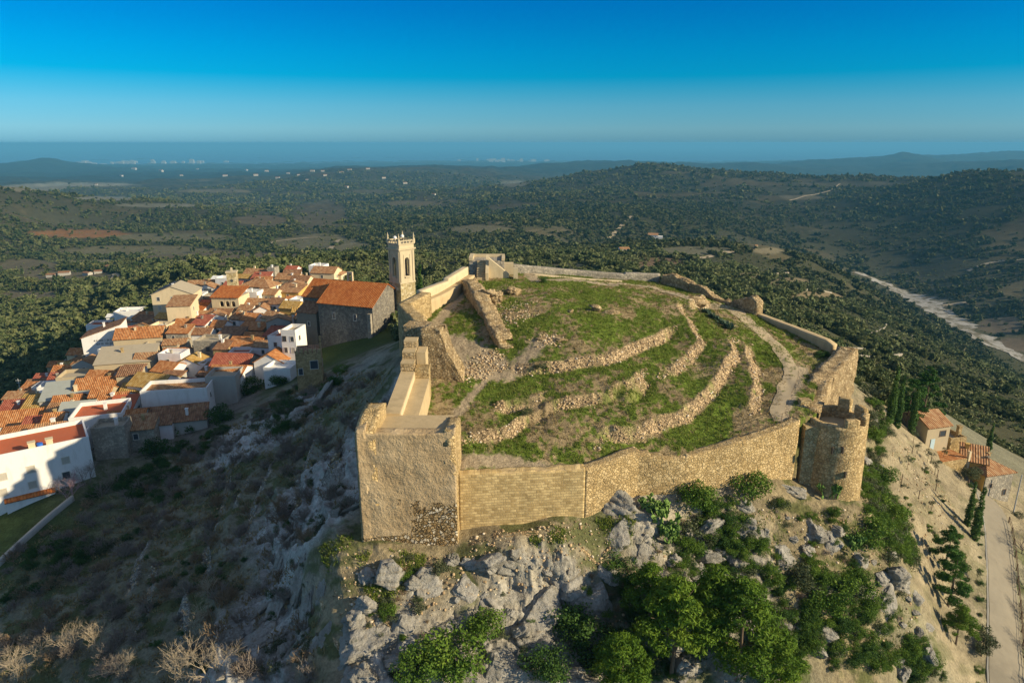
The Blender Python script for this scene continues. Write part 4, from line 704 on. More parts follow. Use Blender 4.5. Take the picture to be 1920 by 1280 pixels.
def gable_house(par, w, dp, h, rise, wm, rm, roof='gx', over=.3, base=4.0, th=.16):
    # walls and roof in local axes: front wall on y=0 facing -y, ridge along x ('gx') or y ('gy'), sheds 'sf' (rises to the back) 'sb', 'flat', 'hip'
    mb = MB(); x0, x1 = -w/2, w/2
    A_ = [(x0, 0), (x1, 0), (x1, dp), (x0, dp)]
    def zt(x, y):
        if roof == 'gx': return h+rise*(1-abs(y-dp/2)/(dp/2))
        if roof == 'gy': return h+rise*(1-abs(x)/(w/2))
        if roof == 'sf': return h+rise*y/dp
        if roof == 'sb': return h+rise*(1-y/dp)
        if roof == 'sx': return h+rise*(x-x0)/w
        return h
    ring = []
    for i in range(4):
        a_, b2 = A_[i], A_[(i+1) % 4]; ring.append(a_)
        if (roof == 'gx' and i in (1, 3)) or (roof == 'gy' and i in (0, 2)): ring.append(((a_[0]+b2[0])/2, (a_[1]+b2[1])/2))
    for i in range(len(ring)):
        a_, b2 = ring[i], ring[(i+1) % len(ring)]; mb.face([(a_[0], a_[1], -base), (b2[0], b2[1], -base), (b2[0], b2[1], zt(*b2)-.02), (a_[0], a_[1], zt(*a_)-.02)])
    if roof == 'flat':
        ph = .75
        for (p0, p1, q0, q1) in ((x0, x1, 0, .22), (x0, x1, dp-.22, dp), (x0, x0+.22, .22, dp-.22), (x1-.22, x1, .22, dp-.22)): mb.box(p0, p1, q0, q1, h-.05, h+ph)
    wl = mb.build('wall', wm, par)
    mb = MB()
    def slab(pts, uvs=None):
        a_ = [Vector(p) for p in pts]; n_ = (a_[1]-a_[0]).cross(a_[-1]-a_[0]).normalized()*th; top = [p+n_ for p in a_]
        mb.face(list(reversed(a_))); mb.face(top)
        for i in range(len(a_)): mb.face([a_[i], a_[(i+1) % len(a_)], top[(i+1) % len(a_)], top[i]])
    o = over
    if roof == 'gx':
        e = rise*o/(dp/2); slab([(x0-o*.6, -o, h-e), (x1+o*.6, -o, h-e), (x1+o*.6, dp/2, h+rise), (x0-o*.6, dp/2, h+rise)]); slab([(x1+o*.6, dp+o, h-e), (x0-o*.6, dp+o, h-e), (x0-o*.6, dp/2, h+rise), (x1+o*.6, dp/2, h+rise)])
    elif roof == 'gy':
        e = rise*o/(w/2); slab([(x0-o, dp+o*.6, h-e), (x0-o, -o*.6, h-e), (0, -o*.6, h+rise), (0, dp+o*.6, h+rise)]); slab([(x1+o, -o*.6, h-e), (x1+o, dp+o*.6, h-e), (0, dp+o*.6, h+rise), (0, -o*.6, h+rise)])
    elif roof == 'sf': e = rise*o/dp; slab([(x0-o*.5, -o, h-e), (x1+o*.5, -o, h-e), (x1+o*.5, dp+o, h+rise+e), (x0-o*.5, dp+o, h+rise+e)])
    elif roof == 'sb': e = rise*o/dp; slab([(x0-o*.5, -o, h+rise+e), (x1+o*.5, -o, h+rise+e), (x1+o*.5, dp+o, h-e), (x0-o*.5, dp+o, h-e)])
    elif roof == 'sx': e = rise*o/w; slab([(x0-o, -o*.5, h-e), (x1+o, -o*.5, h+rise+e), (x1+o, dp+o*.5, h+rise+e), (x0-o, dp+o*.5, h-e)])
    elif roof == 'hip':
        m_ = min(w, dp)/2; r0, r1 = (x0+m_, x1-m_) if w > dp else (0, 0); c0 = (r0, dp/2, h+rise); c1 = (r1, dp/2, h+rise)
        B = [(x0-o, -o, h-.08), (x1+o, -o, h-.08), (x1+o, dp+o, h-.08), (x0-o, dp+o, h-.08)]
        if w > dp: slab([B[0], B[1], c1, c0]); slab([B[2], B[3], c0, c1])
        else: slab([B[0], B[1], c0]); slab([B[2], B[3], c0])
        slab([B[1], B[2], c1]); slab([B[3], B[0], c0])
    else: mb.box(x0+.22, x1-.22, .22, dp-.22, h-.2, h+.02)
    rf = mb.build('roof', rm, par)
    return wl, rf
def window(par, x, z, w, h, face='f', W_=0, mat='frame', pane='pane', y=0):
    mb = MB(); t = .09; mp = MB()
    if face == 'f':
        for q in ((x-w/2-t, x-w/2, z, z+h), (x+w/2, x+w/2+t, z, z+h), (x-w/2-t, x+w/2+t, z+h, z+h+t), (x-w/2-t-.05, x+w/2+t+.05, z-t, z)): mb.box(q[0], q[1], y-.06, y+.05, q[2], q[3])
        mp.box(x-w/2, x+w/2, y-.02, y+.04, z, z+h)
    else:
        X = W_/2
        for q in ((x-w/2-t, x-w/2, z, z+h), (x+w/2, x+w/2+t, z, z+h), (x-w/2-t, x+w/2+t, z+h, z+h+t), (x-w/2-t-.05, x+w/2+t+.05, z-t, z)): mb.box(X-.05, X+.06, q[0], q[1], q[2], q[3])
        mp.box(X-.04, X+.02, x-w/2, x+w/2, z, z+h)
    f = mb.build('window', M[mat], par); mp.build('pane', M[pane], f); return f
def chimney(par, x, y, z, s=.5, h=1.1, m=None):
    mb = MB(); mb.box(x-s/2, x+s/2, y-s/2, y+s/2, z-1.0, z+h).box(x-s/2-.08, x+s/2+.08, y-s/2-.08, y+s/2+.08, z+h, z+h+.12); return mb.build('chimney', m or WALL['W'], par)
def place(px, py, h):
    x, y, z = hit(px, py+20)
    for _ in range(8):
        x, y, z = at(px, py, g(x, y)+h); 
        if y > 600 or y < 30: x, y, z = hit(px, py); break
    return x, y, g(x, y)
cx_, cy_, cz_ = aty(646, 571, 149); ch = thing('church', 'large church nave with red tiled gable roof and shade-darkened stone wall beside the bell tower', 'church', (cx_, cy_, cz_-9), R(-20))
gable_house(ch, 14.2, 13.5, 9, 3.9, M['churchstone_shaded'], ROOF['t'], 'gx', .35, 4)
mb = MB(); mb.box(-3.2, -2.9, 6.5, 7.0, 12.7, 14.6).box(-2.1, -1.8, 6.5, 7.0, 12.7, 14.6).box(-3.2, -1.8, 6.5, 7.0, 14.6, 15.1); mb.build('bell_gable', M['ashlar'], ch)
mb = MB(); mb.box(6.0, 6.9, -.7, .5, -3, 7.5); mb.build('buttress', M['greystone'], ch)
window(ch, -3, 5.5, .7, 1.4); window(ch, 2.5, 5.5, .7, 1.4)
cx_, cy_, cz_ = aty(584, 556, 157); c2 = thing('church_chapel', 'lower red-roofed chapel wing on the left end of the church', 'church', (cx_, cy_, cz_-8), R(-20)); gable_house(c2, 5.0, 10, 8, 3.2, M['churchstone_shaded'], ROOF['t'], 'gx', .3, 4); window(c2, 0, 5, .5, 1.2)
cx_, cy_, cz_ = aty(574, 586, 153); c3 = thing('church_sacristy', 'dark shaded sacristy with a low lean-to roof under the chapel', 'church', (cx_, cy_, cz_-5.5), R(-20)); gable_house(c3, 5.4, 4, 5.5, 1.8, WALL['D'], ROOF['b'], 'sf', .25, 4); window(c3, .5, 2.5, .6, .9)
# bell tower: square, seen corner-on
tp_ = aty(751, 449, 158); bh = 25.5; bt = thing('bell_tower', 'tall square church bell tower with arched belfry and stone finials', 'tower', (tp_[0], tp_[1], tp_[2]-bh), R(45.5)); S2 = 2.1
mb = MB(); mb.box(-S2, S2, -S2, S2, -8, 15.6); mb.build('shaft', M['towerstone'], bt)
mb = MB(); mb.box(-S2-.12, S2+.12, -S2-.12, S2+.12, 15.6, 15.95); mb.build('string_course', M['ashlar'], bt)
for k in range(4):
    mb = MB(); arch_panel(mb, 2*S2-.0, 7.2, 1.25, 5.0, -S2, .55, 0, 15.95, 1.3)
    for sx in (-1, 1): mb.box(sx*1.75-.22, sx*1.75+.22, -S2-.14, -S2, 15.95, 23.1); mb.box(sx*.85-.1, sx*.85+.1, -S2-.08, -S2, 17.2, 22.3)
    o = mb.build('belfry_face', M['ashlar'], bt); o.rotation_euler = (0, 0, k*math.pi/2); o.scale = (.999-.0007*k,)*2+(1,)
    mb = MB(); mb.box(-.75, .75, -S2-.3, -S2-.02, 16.9, 17.15); o = mb.build('belfry_sill', M['ashlar'], bt); o.rotation_euler = (0, 0, k*math.pi/2)
mb = MB(); mb.box(-.9, .9, -.9, .9, 16, 22.6); mb.build('inner_core', WALL['D'], bt)
mb = MB(); mb.box(-S2-.1, S2+.1, -S2-.1, S2+.1, 23.15, 23.4).box(-S2-.34, S2+.34, -S2-.34, S2+.34, 23.4, 23.7).box(-S2, S2, -S2, S2, 23.7, 24.6).box(-S2-.2, S2+.2, -S2-.2, S2+.2, 24.6, 24.85); mb.build('cornice', M['ashlar'], bt)
mb = MB()
for k in range(4):
    for t in np.linspace(-S2+.4, S2-.4, 5):
        x, y = ((t, -S2), (S2, t), (t, S2), (-S2, t))[k]; mb.box(x-.09, x+.09, y-.09, y+.09, 24.85, 25.35)
for (a_, b2) in (((-S2-.1, -S2-.1), (S2+.1, -S2+.1)), ((S2-.1, -S2), (S2+.1, S2)), ((-S2, S2-.1), (S2, S2+.1)), ((-S2-.1, -S2), (-S2+.1, S2))): mb.box(a_[0], b2[0], a_[1], b2[1], 25.35, 25.55)
mb.build('balustrade', M['ashlar'], bt)
for sx in (-1, 1):
    for sy in (-1, 1):
        mb = MB(); x, y = sx*S2, sy*S2; mb.box(x-.25, x+.25, y-.25, y+.25, 24.85, 25.7); mb.tube((x, y, 25.7), (x, y, 26.3), .26, .12, 8); mb.tube((x, y, 26.3), (x, y, 26.55), .22, .2, 8); mb.tube((x, y, 26.55), (x, y, 27.2), .14, .03, 8); mb.build('finial', M['ashlar'], bt)
bm = bmesh.new(); bmesh.ops.create_uvsphere(bm, u_segments=14, v_segments=8, radius=.42); me = bpy.data.meshes.new('loudspeaker_ball'); bm.to_mesh(me); bm.free(); me.materials.append(WALL['W'])
for x, y in ((-1.3, .4), (1.4, 1.2)): o = link_obj('white_globe', me, bt); o.location = (x, y, 26.0)
# ------------------------------------------------------------------ town
# (photo x, y of the front eave's middle, photo width, height, depth, turn, roof form, roof colour, wall, rise, windows across, label)
TOWN = [
(322,552,72,9.5,10,8,'gy','n','C',2.2,3,'tall cream gable-ended apartment block at the far left edge of town','apartment block'),
(334,574,42,10,9,10,'sf','k','C',1.2,0,'lower cream block with brown tiles in front of the cream apartment block','apartment block'),
(408,527,32,4.5,6,-8,'gx','w','W',1.2,2,'small white house with pale roof left of the little stone clock tower','house'),
(476,538,62,6,8,-12,'hip','k','C',1.8,4,'big cream hipped-roof house with a row of windows right of the little stone tower','house'),
(474,514,40,5,6,-10,'gx','k','C',1.4,3,'cream upper house with brown roof behind the big hipped-roof house','house'),
(465,552,34,6,5,-6,'flat','w','W',0,0,'blank white stepped wall house right of the arched loggia','house'),
(480,571,44,4.5,6,-6,'gx','k','G',1.2,1,'grey house with low brown roof under the blank white house','house'),
(457,600,44,4.5,6,-8,'gx','o','L',1.3,0,'pinkish white house with orange roof in the middle of the upper town','house'),
(468,619,50,3.5,5,-8,'sf','o','T',1.0,1,'low tan lean-to with bright orange roof below the pinkish white house','house'),
(500,597,28,5,6,-25,'gx','k','C',1.3,1,'cream gabled house beside the dark lane in the upper town','house'),
(358,581,46,5,5,-3,'sf','t','W',1.0,1,'white row house with red lean-to roof below the cream block','house'),
(366,597,46,4.5,5,-3,'sf','k','W',1.0,2,'white row house, second in the stepped row below the cream block','house'),
(348,611,46,4.5,6,2,'gx','o','W',1.3,1,'white house with wide orange roof third in the stepped row','house'),
(375,572,32,4.5,5,-4,'gx','r','L',1.0,0,'pale house with dark red roof in front of the arched loggia','house'),
(406,613,26,5,5,-6,'gx','o','W',1.2,1,'narrow white house with small orange roof and pale chimney','house'),
(408,590,44,4,6,-5,'gx','b','T',1.1,0,'tan house with long weathered brown roof under the arched loggia','house'),
(372,551,30,5,5,5,'flat','n','C',0,1,'cream flat-roofed stepped house left of the arched loggia','house'),
(390,534,30,5,6,-5,'gx','k','C',1.2,1,'cream house with brown tiles behind the arched loggia','house'),
(366,535,32,5,6,6,'gx','k','C',1.2,2,'cream terrace house right of the cream apartment block','house'),
(438,598,20,5,5,-6,'sf','k','W',.9,1,'slim pale house left of the pinkish white house','house'),
(190,632,66,9,9,18,'sx','b','W',2.8,0,'big white gable wall with two lines of dark lettering at the valley edge','building'),
(207,612,84,4,7,10,'flat','e','W',0,2,'long white terrace house behind the lettered white wall','house'),
(215,594,30,4,5,10,'gx','w','W',.6,1,'small white roof-top house with red side on the long terrace','house'),
(238,588,46,6,7,10,'flat','w','W',0,0,'shaded white box building at the back of the valley edge','building'),
(258,634,82,6.5,9,16,'gx','o','T',1.8,0,'large olive-tan house with orange roof behind the cypress','house'),
(282,655,32,4,6,10,'flat','w','S',0,1,'square stone house with a white roof terrace','house'),
(232,680,100,5,9,16,'sf','n','T',1.8,0,'long olive-grey barn with a plain sloping roof','barn'),
(210,692,46,3.5,5,8,'gx','r','W',1.0,1,'low white house with red roof at the foot of the olive-grey barn','house'),
(268,676,36,4.5,6,10,'gx','k','G',1.1,0,'grey house with ochre roof at the right end of the olive-grey barn','house'),
(388,645,52,6,7,-2,'flat','n','S',0,1,'tan flat-topped stone house in the middle of the town','house'),
(412,655,26,6,5,-2,'sf','b','B',1.0,0,'ruined rubble gable right of the flat-topped stone house','house'),
(455,650,62,5.5,8,-5,'gx','o','S',1.4,0,'rubble stone house with orange tiles and white side wall','house'),
(470,637,36,4,5,-8,'gx','o','W',1.3,0,'small white upper storey with orange gable behind the rubble stone house','house'),
(325,666,46,4,6,6,'gx','o','L',1.0,0,'low pale house with orange roof left of the flat-topped stone house','house'),
(350,683,46,4.5,6,-3,'gy','y','W',1.3,1,'white gable-fronted house with ochre tiles and a thick chimney','house'),
(428,686,72,5.5,8,-4,'gx','r','S',1.8,0,'stone house with a bright red tiled roof in the lower town','house'),
(418,706,66,6,8,-3,'gx','o','W',1.3,1,'white house with flat orange roof just below the red-roofed stone house','house'),
(503,680,56,5,8,-5,'gy','o','W',1.8,0,'white gabled house with orange roof beside the hillside scrub','house'),
(519,696,52,3.5,6,-6,'flat','w','W',0,0,'low white flat-roofed annex against the hillside scrub','house'),
(515,636,28,9,6,-10,'flat','e','W',0,1,'tall shaded white house by the dark lane','house'),
(540,625,28,10,6,-8,'flat','n','W',0,2,'tallest white house with a roof terrace right of the dark lane','house'),
(548,653,18,5,4,-8,'gx','b','W',1.0,1,'tiny white house with blue-shaded front beside the battlemented stone house','house'),
(577,608,34,5.5,6,-10,'sf','t','S',1.0,0,'stone house with red lean-to roof below the church wall','house'),
(300,697,44,4.5,7,-18,'gx','o','L',1.4,1,'lilac-white house with mottled orange roof in the lower town','house'),
(268,725,72,5,8,-14,'gx','y','W',1.7,2,'white house with yellow mossy roof and blue-shaded end wall','house'),
(326,737,116,7,7,10,'flat','k','W',0,0,'long white windowless building above the brown roof','building'),
(335,728,44,4,5,8,'gx','o','W',.8,2,'small white roof storey with two dark windows on the long white building','house'),
(318,792,128,3.2,5,16,'sf','b','G',1.5,0,'long weathered brown roof at the edge of the hillside scrub','building'),
(413,712,54,6.5,7,6,'flat','n','G',0,0,'grey concrete barn with a curved stained wall','barn'),
(142,712,66,4.5,7,14,'flat','n','T',0,0,'tan flat-roofed shed at the upper left edge of the lower town','shed'),
(120,748,80,4.5,8,20,'sf','g','G',1.6,0,'long grey-roofed shed along the left edge of the town','shed'),
(176,728,70,4.5,7,14,'gx','o','C',1.4,1,'cream house with broad orange roof above the grey-roofed shed','house'),
(185,744,36,4.5,6,10,'gx','o','T',1.3,1,'tan house with small steep orange roof in the lower town','house'),
(122,760,50,4,6,14,'gx','o','T',1.3,0,'tan cottage with bright orange hip beside the grey-roofed shed','house'),
(205,759,52,5,7,8,'gx','o','W',1.4,2,'white house with plain orange roof left of the long white building','house'),
(243,742,44,3.5,6,14,'sf','y','T',1.0,0,'tan house with a sandy lean-to roof and red chimney','house'),
(180,786,88,6,9,18,'flat','e','W',0,0,'large white house with a red roof terrace in the lower town','house'),
(222,772,44,5,7,14,'sf','e','W',1.0,2,'white glazed storey behind the red roof terrace','house'),
(140,776,56,5,7,14,'gx','g','W',1.4,0,'white house with grey-green sheet roof in the lower town','house'),
(70,772,64,4,7,14,'sf','y','T',1.4,0,'tan barn with ochre lean-to at the left of the lower town','barn'),
(34,796,72,5,8,16,'gx','o','W',1.7,2,'white house with large orange roof at the left edge of the picture','house'),
(95,796,34,5,6,14,'gx','o','W',1.3,1,'narrow white house with orange roof right of the large orange roof','house'),
(60,812,52,4.5,6,16,'sf','r','W',1.2,2,'white house with red lean-to behind the big white apartment house','house'),
(95,826,60,4.5,8,18,'gx','k','W',1.9,0,'white gabled house with brown-orange tiles behind the big white apartment house','house'),
(140,818,40,4,6,18,'flat','e','W',0,0,'red roof terrace with white parapet behind the right end of the big white house','terrace'),
(18,834,56,5,7,18,'sf','o','W',1.0,2,'white house with ochre roof hatch behind the left end of the big white house','house'),
(232,795,66,4.5,8,16,'gx','o','G',1.3,0,'grey house with patched orange and brown roof above the stone wall','house'),
(202,808,56,6,5,14,'flat','n','S',0,0,'stone-walled yard building touching the right end of the big white house','building'),
(255,806,60,4.5,5,14,'sf','k','S',1.1,1,'stone house with patched tile roof right of the stone yard building','house'),
(300,797,40,3.5,5,14,'sf','b','L',.8,0,'low pinkish shed with brown roof under the long weathered roof','shed'),
(604,512,46,6,8,-8,'gx','k','C',1.6,1,'cream gabled house at the back of town behind the chapel','house'),
(628,515,24,5,6,-8,'hip','k','C',1.0,0,'peach stepped house behind the church ridge','house'),
(592,502,28,6,6,-8,'flat','w','W',0,2,'white roof-terrace house at the far back corner of town','house'),
(535,524,44,5,7,-10,'gx','k','C',1.4,2,'pale cream house with brown roof in the back row','house'),
(560,527,34,5,6,-10,'gx','b','C',1.3,2,'cream house with dark brown roof left of the chapel','house'),
(544,506,22,5,5,-8,'gx','r','L',1.0,1,'little pink house with red roof at the back of town','house'),
(508,506,14,7,4,-5,'flat','b','S',0,0,'thin stone tower house standing up at the back of town','house'),
(538,548,46,5,7,-10,'sf','k','O',1.2,1,'ochre house with a long brown eave left of the chapel','house'),
(497,552,40,5,6,-14,'gx','k','C',1.2,3,'cream corner house with dark windows right of the blank white house','house'),
(514,570,28,5.5,6,-12,'gx','b','W',1.2,1,'white house with brown roof above the dark lane','house'),
(540,578,36,5,6,-12,'gx','y','O',1.4,0,'ochre house with mossy roof just left of the sacristy','house'),
(553,566,22,5,5,-10,'flat','w','W',0,1,'white cube house left of the chapel wall','house'),
(332,622,34,4.5,5,6,'gx','o','W',1.1,1,'pale house with orange roof in the shade under the cream block','house'),
(376,627,34,4.5,5,0,'gx','b','W',1.1,1,'shaded house with dark roof above the flat-topped stone house','house'),
(425,632,46,4.5,6,-6,'sf','b','D',1.2,0,'dark shaded house with brown roof in the middle of the town','house'),
(310,715,40,4,5,-6,'sf','b','G',.9,0,'grey shed with dark roof below the lilac-white house','shed'),
(384,704,34,4,6,-6,'sf','b','D',1.2,0,'dark house with brown roof left of the white house with flat orange roof','house'),
(240,706,40,3.5,6,10,'sf','b','W',1.0,0,'low white house with brown roof in front of the olive-grey barn','house'),
(12,775,40,4,6,16,'gx','k','G',1.2,0,'grey house with brown roof at the left edge above the large orange roof','house'),
(284,742,40,4,5,10,'gx','k','T',1.0,0,'tan house with brown roof behind the long white building','house'),
]
PLACED = []
for i, (px, py, wp_, h, dp, rz, rf, rc, wc, rise, nw, lb, cat) in enumerate(TOWN):
    h = h*.86 if i else h; x, y, z = place(px, py, h); d = depth(x, y, z); w = wp_/1280*d; dp = dp*.88
    PLACED.append((x, y, w, dp)); t = thing({'apartment block': 'apartment_block', 'barn': 'barn', 'shed': 'shed', 'terrace': 'terrace_house', 'building': 'town_building'}.get(cat, 'town_house'), lb, cat, (x, y, z), R(rz), 'houses of the hillside town')
    gable_house(t, w, dp, h, rise, WALL[wc], ROOF[rc], rf, .28, 5)
    fl = 2 if h > 5.2 else 1
    for k in range(nw):
        xx = -w/2+w*(k+.5)/nw; window(t, xx+random.uniform(-.2, .2), h-1.75, .75, 1.05, mat=random.choice(['frame', 'wood', 'frame']))
        if fl == 2: window(t, xx, h-4.3, .75, 1.1, mat='frame', pane=random.choice(['pane', 'shutter']))
    if h > 4 and dp > 5 and wc in 'WCLS': window(t, dp*.35, h-1.9, .7, 1.0, 'r', w); 
    if rf != 'flat' and random.random() < .75: chimney(t, random.uniform(-.3, .3)*w, dp*random.choice([.35, .6, .7]), h+rise*.7, random.uniform(.4, .6), random.uniform(.6, 1.1), random.choice([WALL['W'], WALL['C'], M['rubble']]))
    if rf == 'flat' and random.random() < .6 and h > 4: chimney(t, random.uniform(-.3, .3)*w, dp*.6, h+.3, .5, .9, WALL['W'])
    if i == 0:
        mb = MB(); mb.hexa([(-w*.42, 1.5, h+.75), (-w*.08, 1.5, h+2.25), (-w*.08, dp-1, h+2.25), (-w*.42, dp-1, h+.75), (-w*.42, 1.5, h+.85), (-w*.08, 1.5, h+2.4), (-w*.08, dp-1, h+2.4), (-w*.42, dp-1, h+.85)]); mb.build('solar_panel', ROOF['v'], t)
    if 'lettering' in lb:      # two lines of dark lettering, too small in the photograph to read: strokes of letter size
        mb = MB(); rg = random.Random(5)
        for row, (zz, n0, x0) in enumerate(((h-1.1, 19, -w*.20), (h-1.95, 17, -w*.15))):
            xx = x0
            for k in range(n0):
                if k in ((9, 11) if row == 0 else (7,)): xx += .17; continue
                s_ = rg.choice('IOLEHN'); 
                mb.box(xx, xx+.045, -.03, .02, zz, zz+.5)
                if s_ in 'OHN': mb.box(xx+.16, xx+.205, -.03, .02, zz, zz+.5)
                if s_ in 'OLE': mb.box(xx+.045, xx+.16, -.03, .02, zz, zz+.06)
                if s_ in 'OE': mb.box(xx+.045, xx+.16, -.03, .02, zz+.44, zz+.5)
                if s_ in 'EHN': mb.box(xx+.045, xx+.16, -.03, .02, zz+.22, zz+.28)
                xx += .255
        mb.build('lettering', M['darkmetal'], t)
    if 'glazed storey' in lb:
        for k in range(2): window(t, dp*(.3+.4*k), h-2.3, 1.6, 1.6, 'r', w)
# small houses packed between the others
LMK = [(325,549,'the cream apartment block'),(421,557,'the arched loggia'),(434,520,'the little stone clock tower'),(190,632,'the lettered white wall'),(232,680,'the olive-grey barn'),(326,745,'the long white building'),(100,850,'the big white apartment house'),(577,645,'the battlemented stone house'),(428,686,'the bright red tiled roof'),(588,560,'the church chapel'),(388,645,'the flat-topped stone house'),(318,792,'the long weathered roof'),(120,748,'the long grey-roofed shed'),(268,725,'the yellow mossy roof'),(455,650,'the rubble stone house'),(476,538,'the big hipped-roof house'),(180,786,'the red roof terrace'),(503,680,'the white gabled house'),(540,625,'the tallest white house'),(34,796,'the large orange roof'),(303,697,'the mottled orange roof')]
rg = random.Random(12); seen = set(); cnt_ = 0
poly = [(10,800),(110,715),(160,690),(220,640),(300,615),(330,580),(400,556),(560,540),(560,560),(560,610),(600,640),(520,690),(440,740),(330,790),(220,830),(120,830),(10,880)]
pw = [hit(*q)[:2] for q in poly]; bx0, bx1 = min(q[0] for q in pw), max(q[0] for q in pw); by0, by1 = min(q[1] for q in pw), max(q[1] for q in pw)
def inpoly(x, y):
    c = False
    for i in range(len(pw)):
        (x1, y1), (x2, y2) = pw[i], pw[(i+1) % len(pw)]
        if (y1 > y) != (y2 > y) and x < (x2-x1)*(y-y1)/(y2-y1)+x1: c = not c
    return c
for _ in range(9000):
    if cnt_ >= 80: break
    x, y = rg.uniform(bx0, bx1), rg.uniform(by0, by1); w, dp = rg.uniform(4, 6.5), rg.uniform(3.8, 5.5)
    if not inpoly(x, y) or any(abs(x-a) < (w+c)*.46 and abs(y+dp/2-b-e/2) < (dp+e)*.46 for a, b, c, e in PLACED): continue
    z = g(x, y); h = rg.uniform(3.2, 5.2); px, py = proj(x, y, z+h); wc, wl = rg.choice([('W', 'white'), ('W', 'white'), ('L', 'pinkish-white'), ('C', 'cream'), ('T', 'tan'), ('S', 'stone'), ('G', 'grey')]); rf, rc, rl = rg.choice([('gx', 'o', 'orange tile roof'), ('gx', 'k', 'brown-orange tile roof'), ('sf', 'o', 'orange lean-to roof'), ('sf', 'r', 'red lean-to roof'), ('gx', 'y', 'ochre tile roof'), ('gy', 'k', 'brown gable roof'), ('sf', 'b', 'dark brown lean-to roof'), ('flat', 'e', 'red flat terrace'), ('flat', 'w', 'white flat terrace')])
    L_ = min(LMK, key=lambda q: (q[0]-px)**2+4*(q[1]-py)**2); dx, dy = px-L_[0], (py-L_[1])*2
    r_ = ('left of ' if dx < 0 else 'right of ') if abs(dx) > abs(dy) else ('behind ' if dy < 0 else 'in front of ')
    lb = 'small %s house with %s %s%s' % (wl, rl, r_, L_[2])
    if lb in seen or any(lb == q[11] for q in TOWN): continue
    seen.add(lb); cnt_ += 1; PLACED.append((x, y, w, dp)); t = thing('town_house', lb, 'house', (x, y, z), R(rg.uniform(-14, 16)), 'houses of the hillside town'); rise = rg.uniform(.8, 1.3)
    gable_house(t, w, dp, h, rise if rf != 'flat' else 0, WALL[wc], ROOF[rc], rf, .25, 5); window(t, rg.uniform(-.2, .2)*w, h-1.6, .7, .95); window(t, dp*.4, h-1.7, .65, .9, 'r', w)
    if rg.random() < .6: chimney(t, rg.uniform(-.3, .3)*w, dp*.6, h+rise*.6*(rf != 'flat'), .45, .8, WALL[rg.choice('WCS')])
# big white apartment house at the lower left
x, y, z = at(166, 818, -45.2); zg = -52.6
t = thing('apartment_house', 'big white apartment house with shuttered windows and red roof terrace at the lower left', 'apartment house', (x, y, zg), R(36), 'houses of the hillside town'); L, Hh = 22.0, -45.2-zg
mb = MB(); mb.box(-L, 0, 0, 9, -6, Hh-.75); mb.box(-L, 0, 0, .25, Hh-.75, Hh).box(-L, -.25, 8.75, 9, Hh-.75, Hh).box(-.25, 0, .25, 9, Hh-.75, Hh); mb.build('wall', WALL['W'], t)
mb = MB(); mb.box(-L, -.26, .26, 8.7, Hh-.78, Hh-.7); mb.build('roof', ROOF['e'], t)
mb = MB(); mb.box(-L+1, -13, 4.5, 8.6, Hh-.7, Hh+1.6).box(-12.8, -12.4, .3, 6, Hh-.7, Hh+.5); mb.build('stair_house', WALL['W'], t)
for xx, zz, sh in ((-3.6, Hh-3.7, 'shutter'), (-8.2, Hh-3.9, 'shutter'), (-11.8, Hh-4.1, 'shutter'), (-3.9, Hh-6.2, 'pane'), (-8.4, Hh-6.5, 'shutter'), (-12.2, Hh-6.6, 'shutter'), (-16, Hh-4.1, 'shutter'), (-16, Hh-6.6, 'shutter')): window(t, xx, zz, 1.0, 1.1, pane=sh)
for k in range(2): chimney(t, -7.5+2.3*k, .7, Hh, .9, .7, WALL['C'])
o = tag(thing('lean_to', 'brick-red lean-to roof at the foot of the big white apartment house', 'shed', (*at(57, 930, -52.6)[:2], -54.4), R(36)))
gable_house(o, 6.4, 3.0, 1.6, .9, WALL['W'], ROOF['t'], 'sf', .2, 3)
mb = MB(); o = link_obj('rooftop_tank', mb.tube((0, 0, 0), (0, 0, .9), .45, .42, 12).mesh('rooftop_tank', plain_mat('blue_plastic', (.03, .14, .55), .4, .4))); tag(o, 'bright blue plastic drum on the red roof terrace', 'tank'); p_ = at(57, 846, -45.6); o.location = (p_[0]+.6, p_[1]+1.4, -45.75)
# arched loggia building
x, y, z = place(421, 557, 7); d = depth(x, y, z); t = thing('loggia_house', 'cream stone building with three open arches and a terracotta roof', 'building', (x, y, z), R(-4), 'houses of the hillside town'); w = 52/1280*d
mb = MB()
for k in range(3): arch_panel(mb, w*.2, 3.0, 1.15, 1.35, 0, .4, (k-.62)*w*.215, 3.9, .35)
mb.box(-w/2, -.62*w*.215-w*.1, 0, .4, 3.9, 6.9).box(1.38*w*.215+w*.1, w/2, 0, .4, 3.9, 6.9).box(-w/2, w/2, 0, 7, -5, 3.9).box(-w/2, -w/2+.4, .4, 7, 3.9, 6.9).box(w/2-.4, w/2, .4, 7, 3.9, 6.9).box(-w/2+.4, w/2-.4, 2.2, 2.6, 3.9, 6.9); mb.build('wall', WALL['C'], t)
mb = MB(); mb.hexa([(-w/2-.3, -.4, 6.85), (w/2+.3, -.4, 6.85), (w/2+.3, 7, 8.7), (-w/2-.3, 7, 8.7), (-w/2-.3, -.4, 7.05), (w/2+.3, -.4, 7.05), (w/2+.3, 7, 8.9), (-w/2-.3, 7, 8.9)]); mb.build('roof', ROOF['t'], t)
window(t, -w*.3, 1.2, .8, 1.2); window(t, w*.25, 1.2, .8, 1.2)
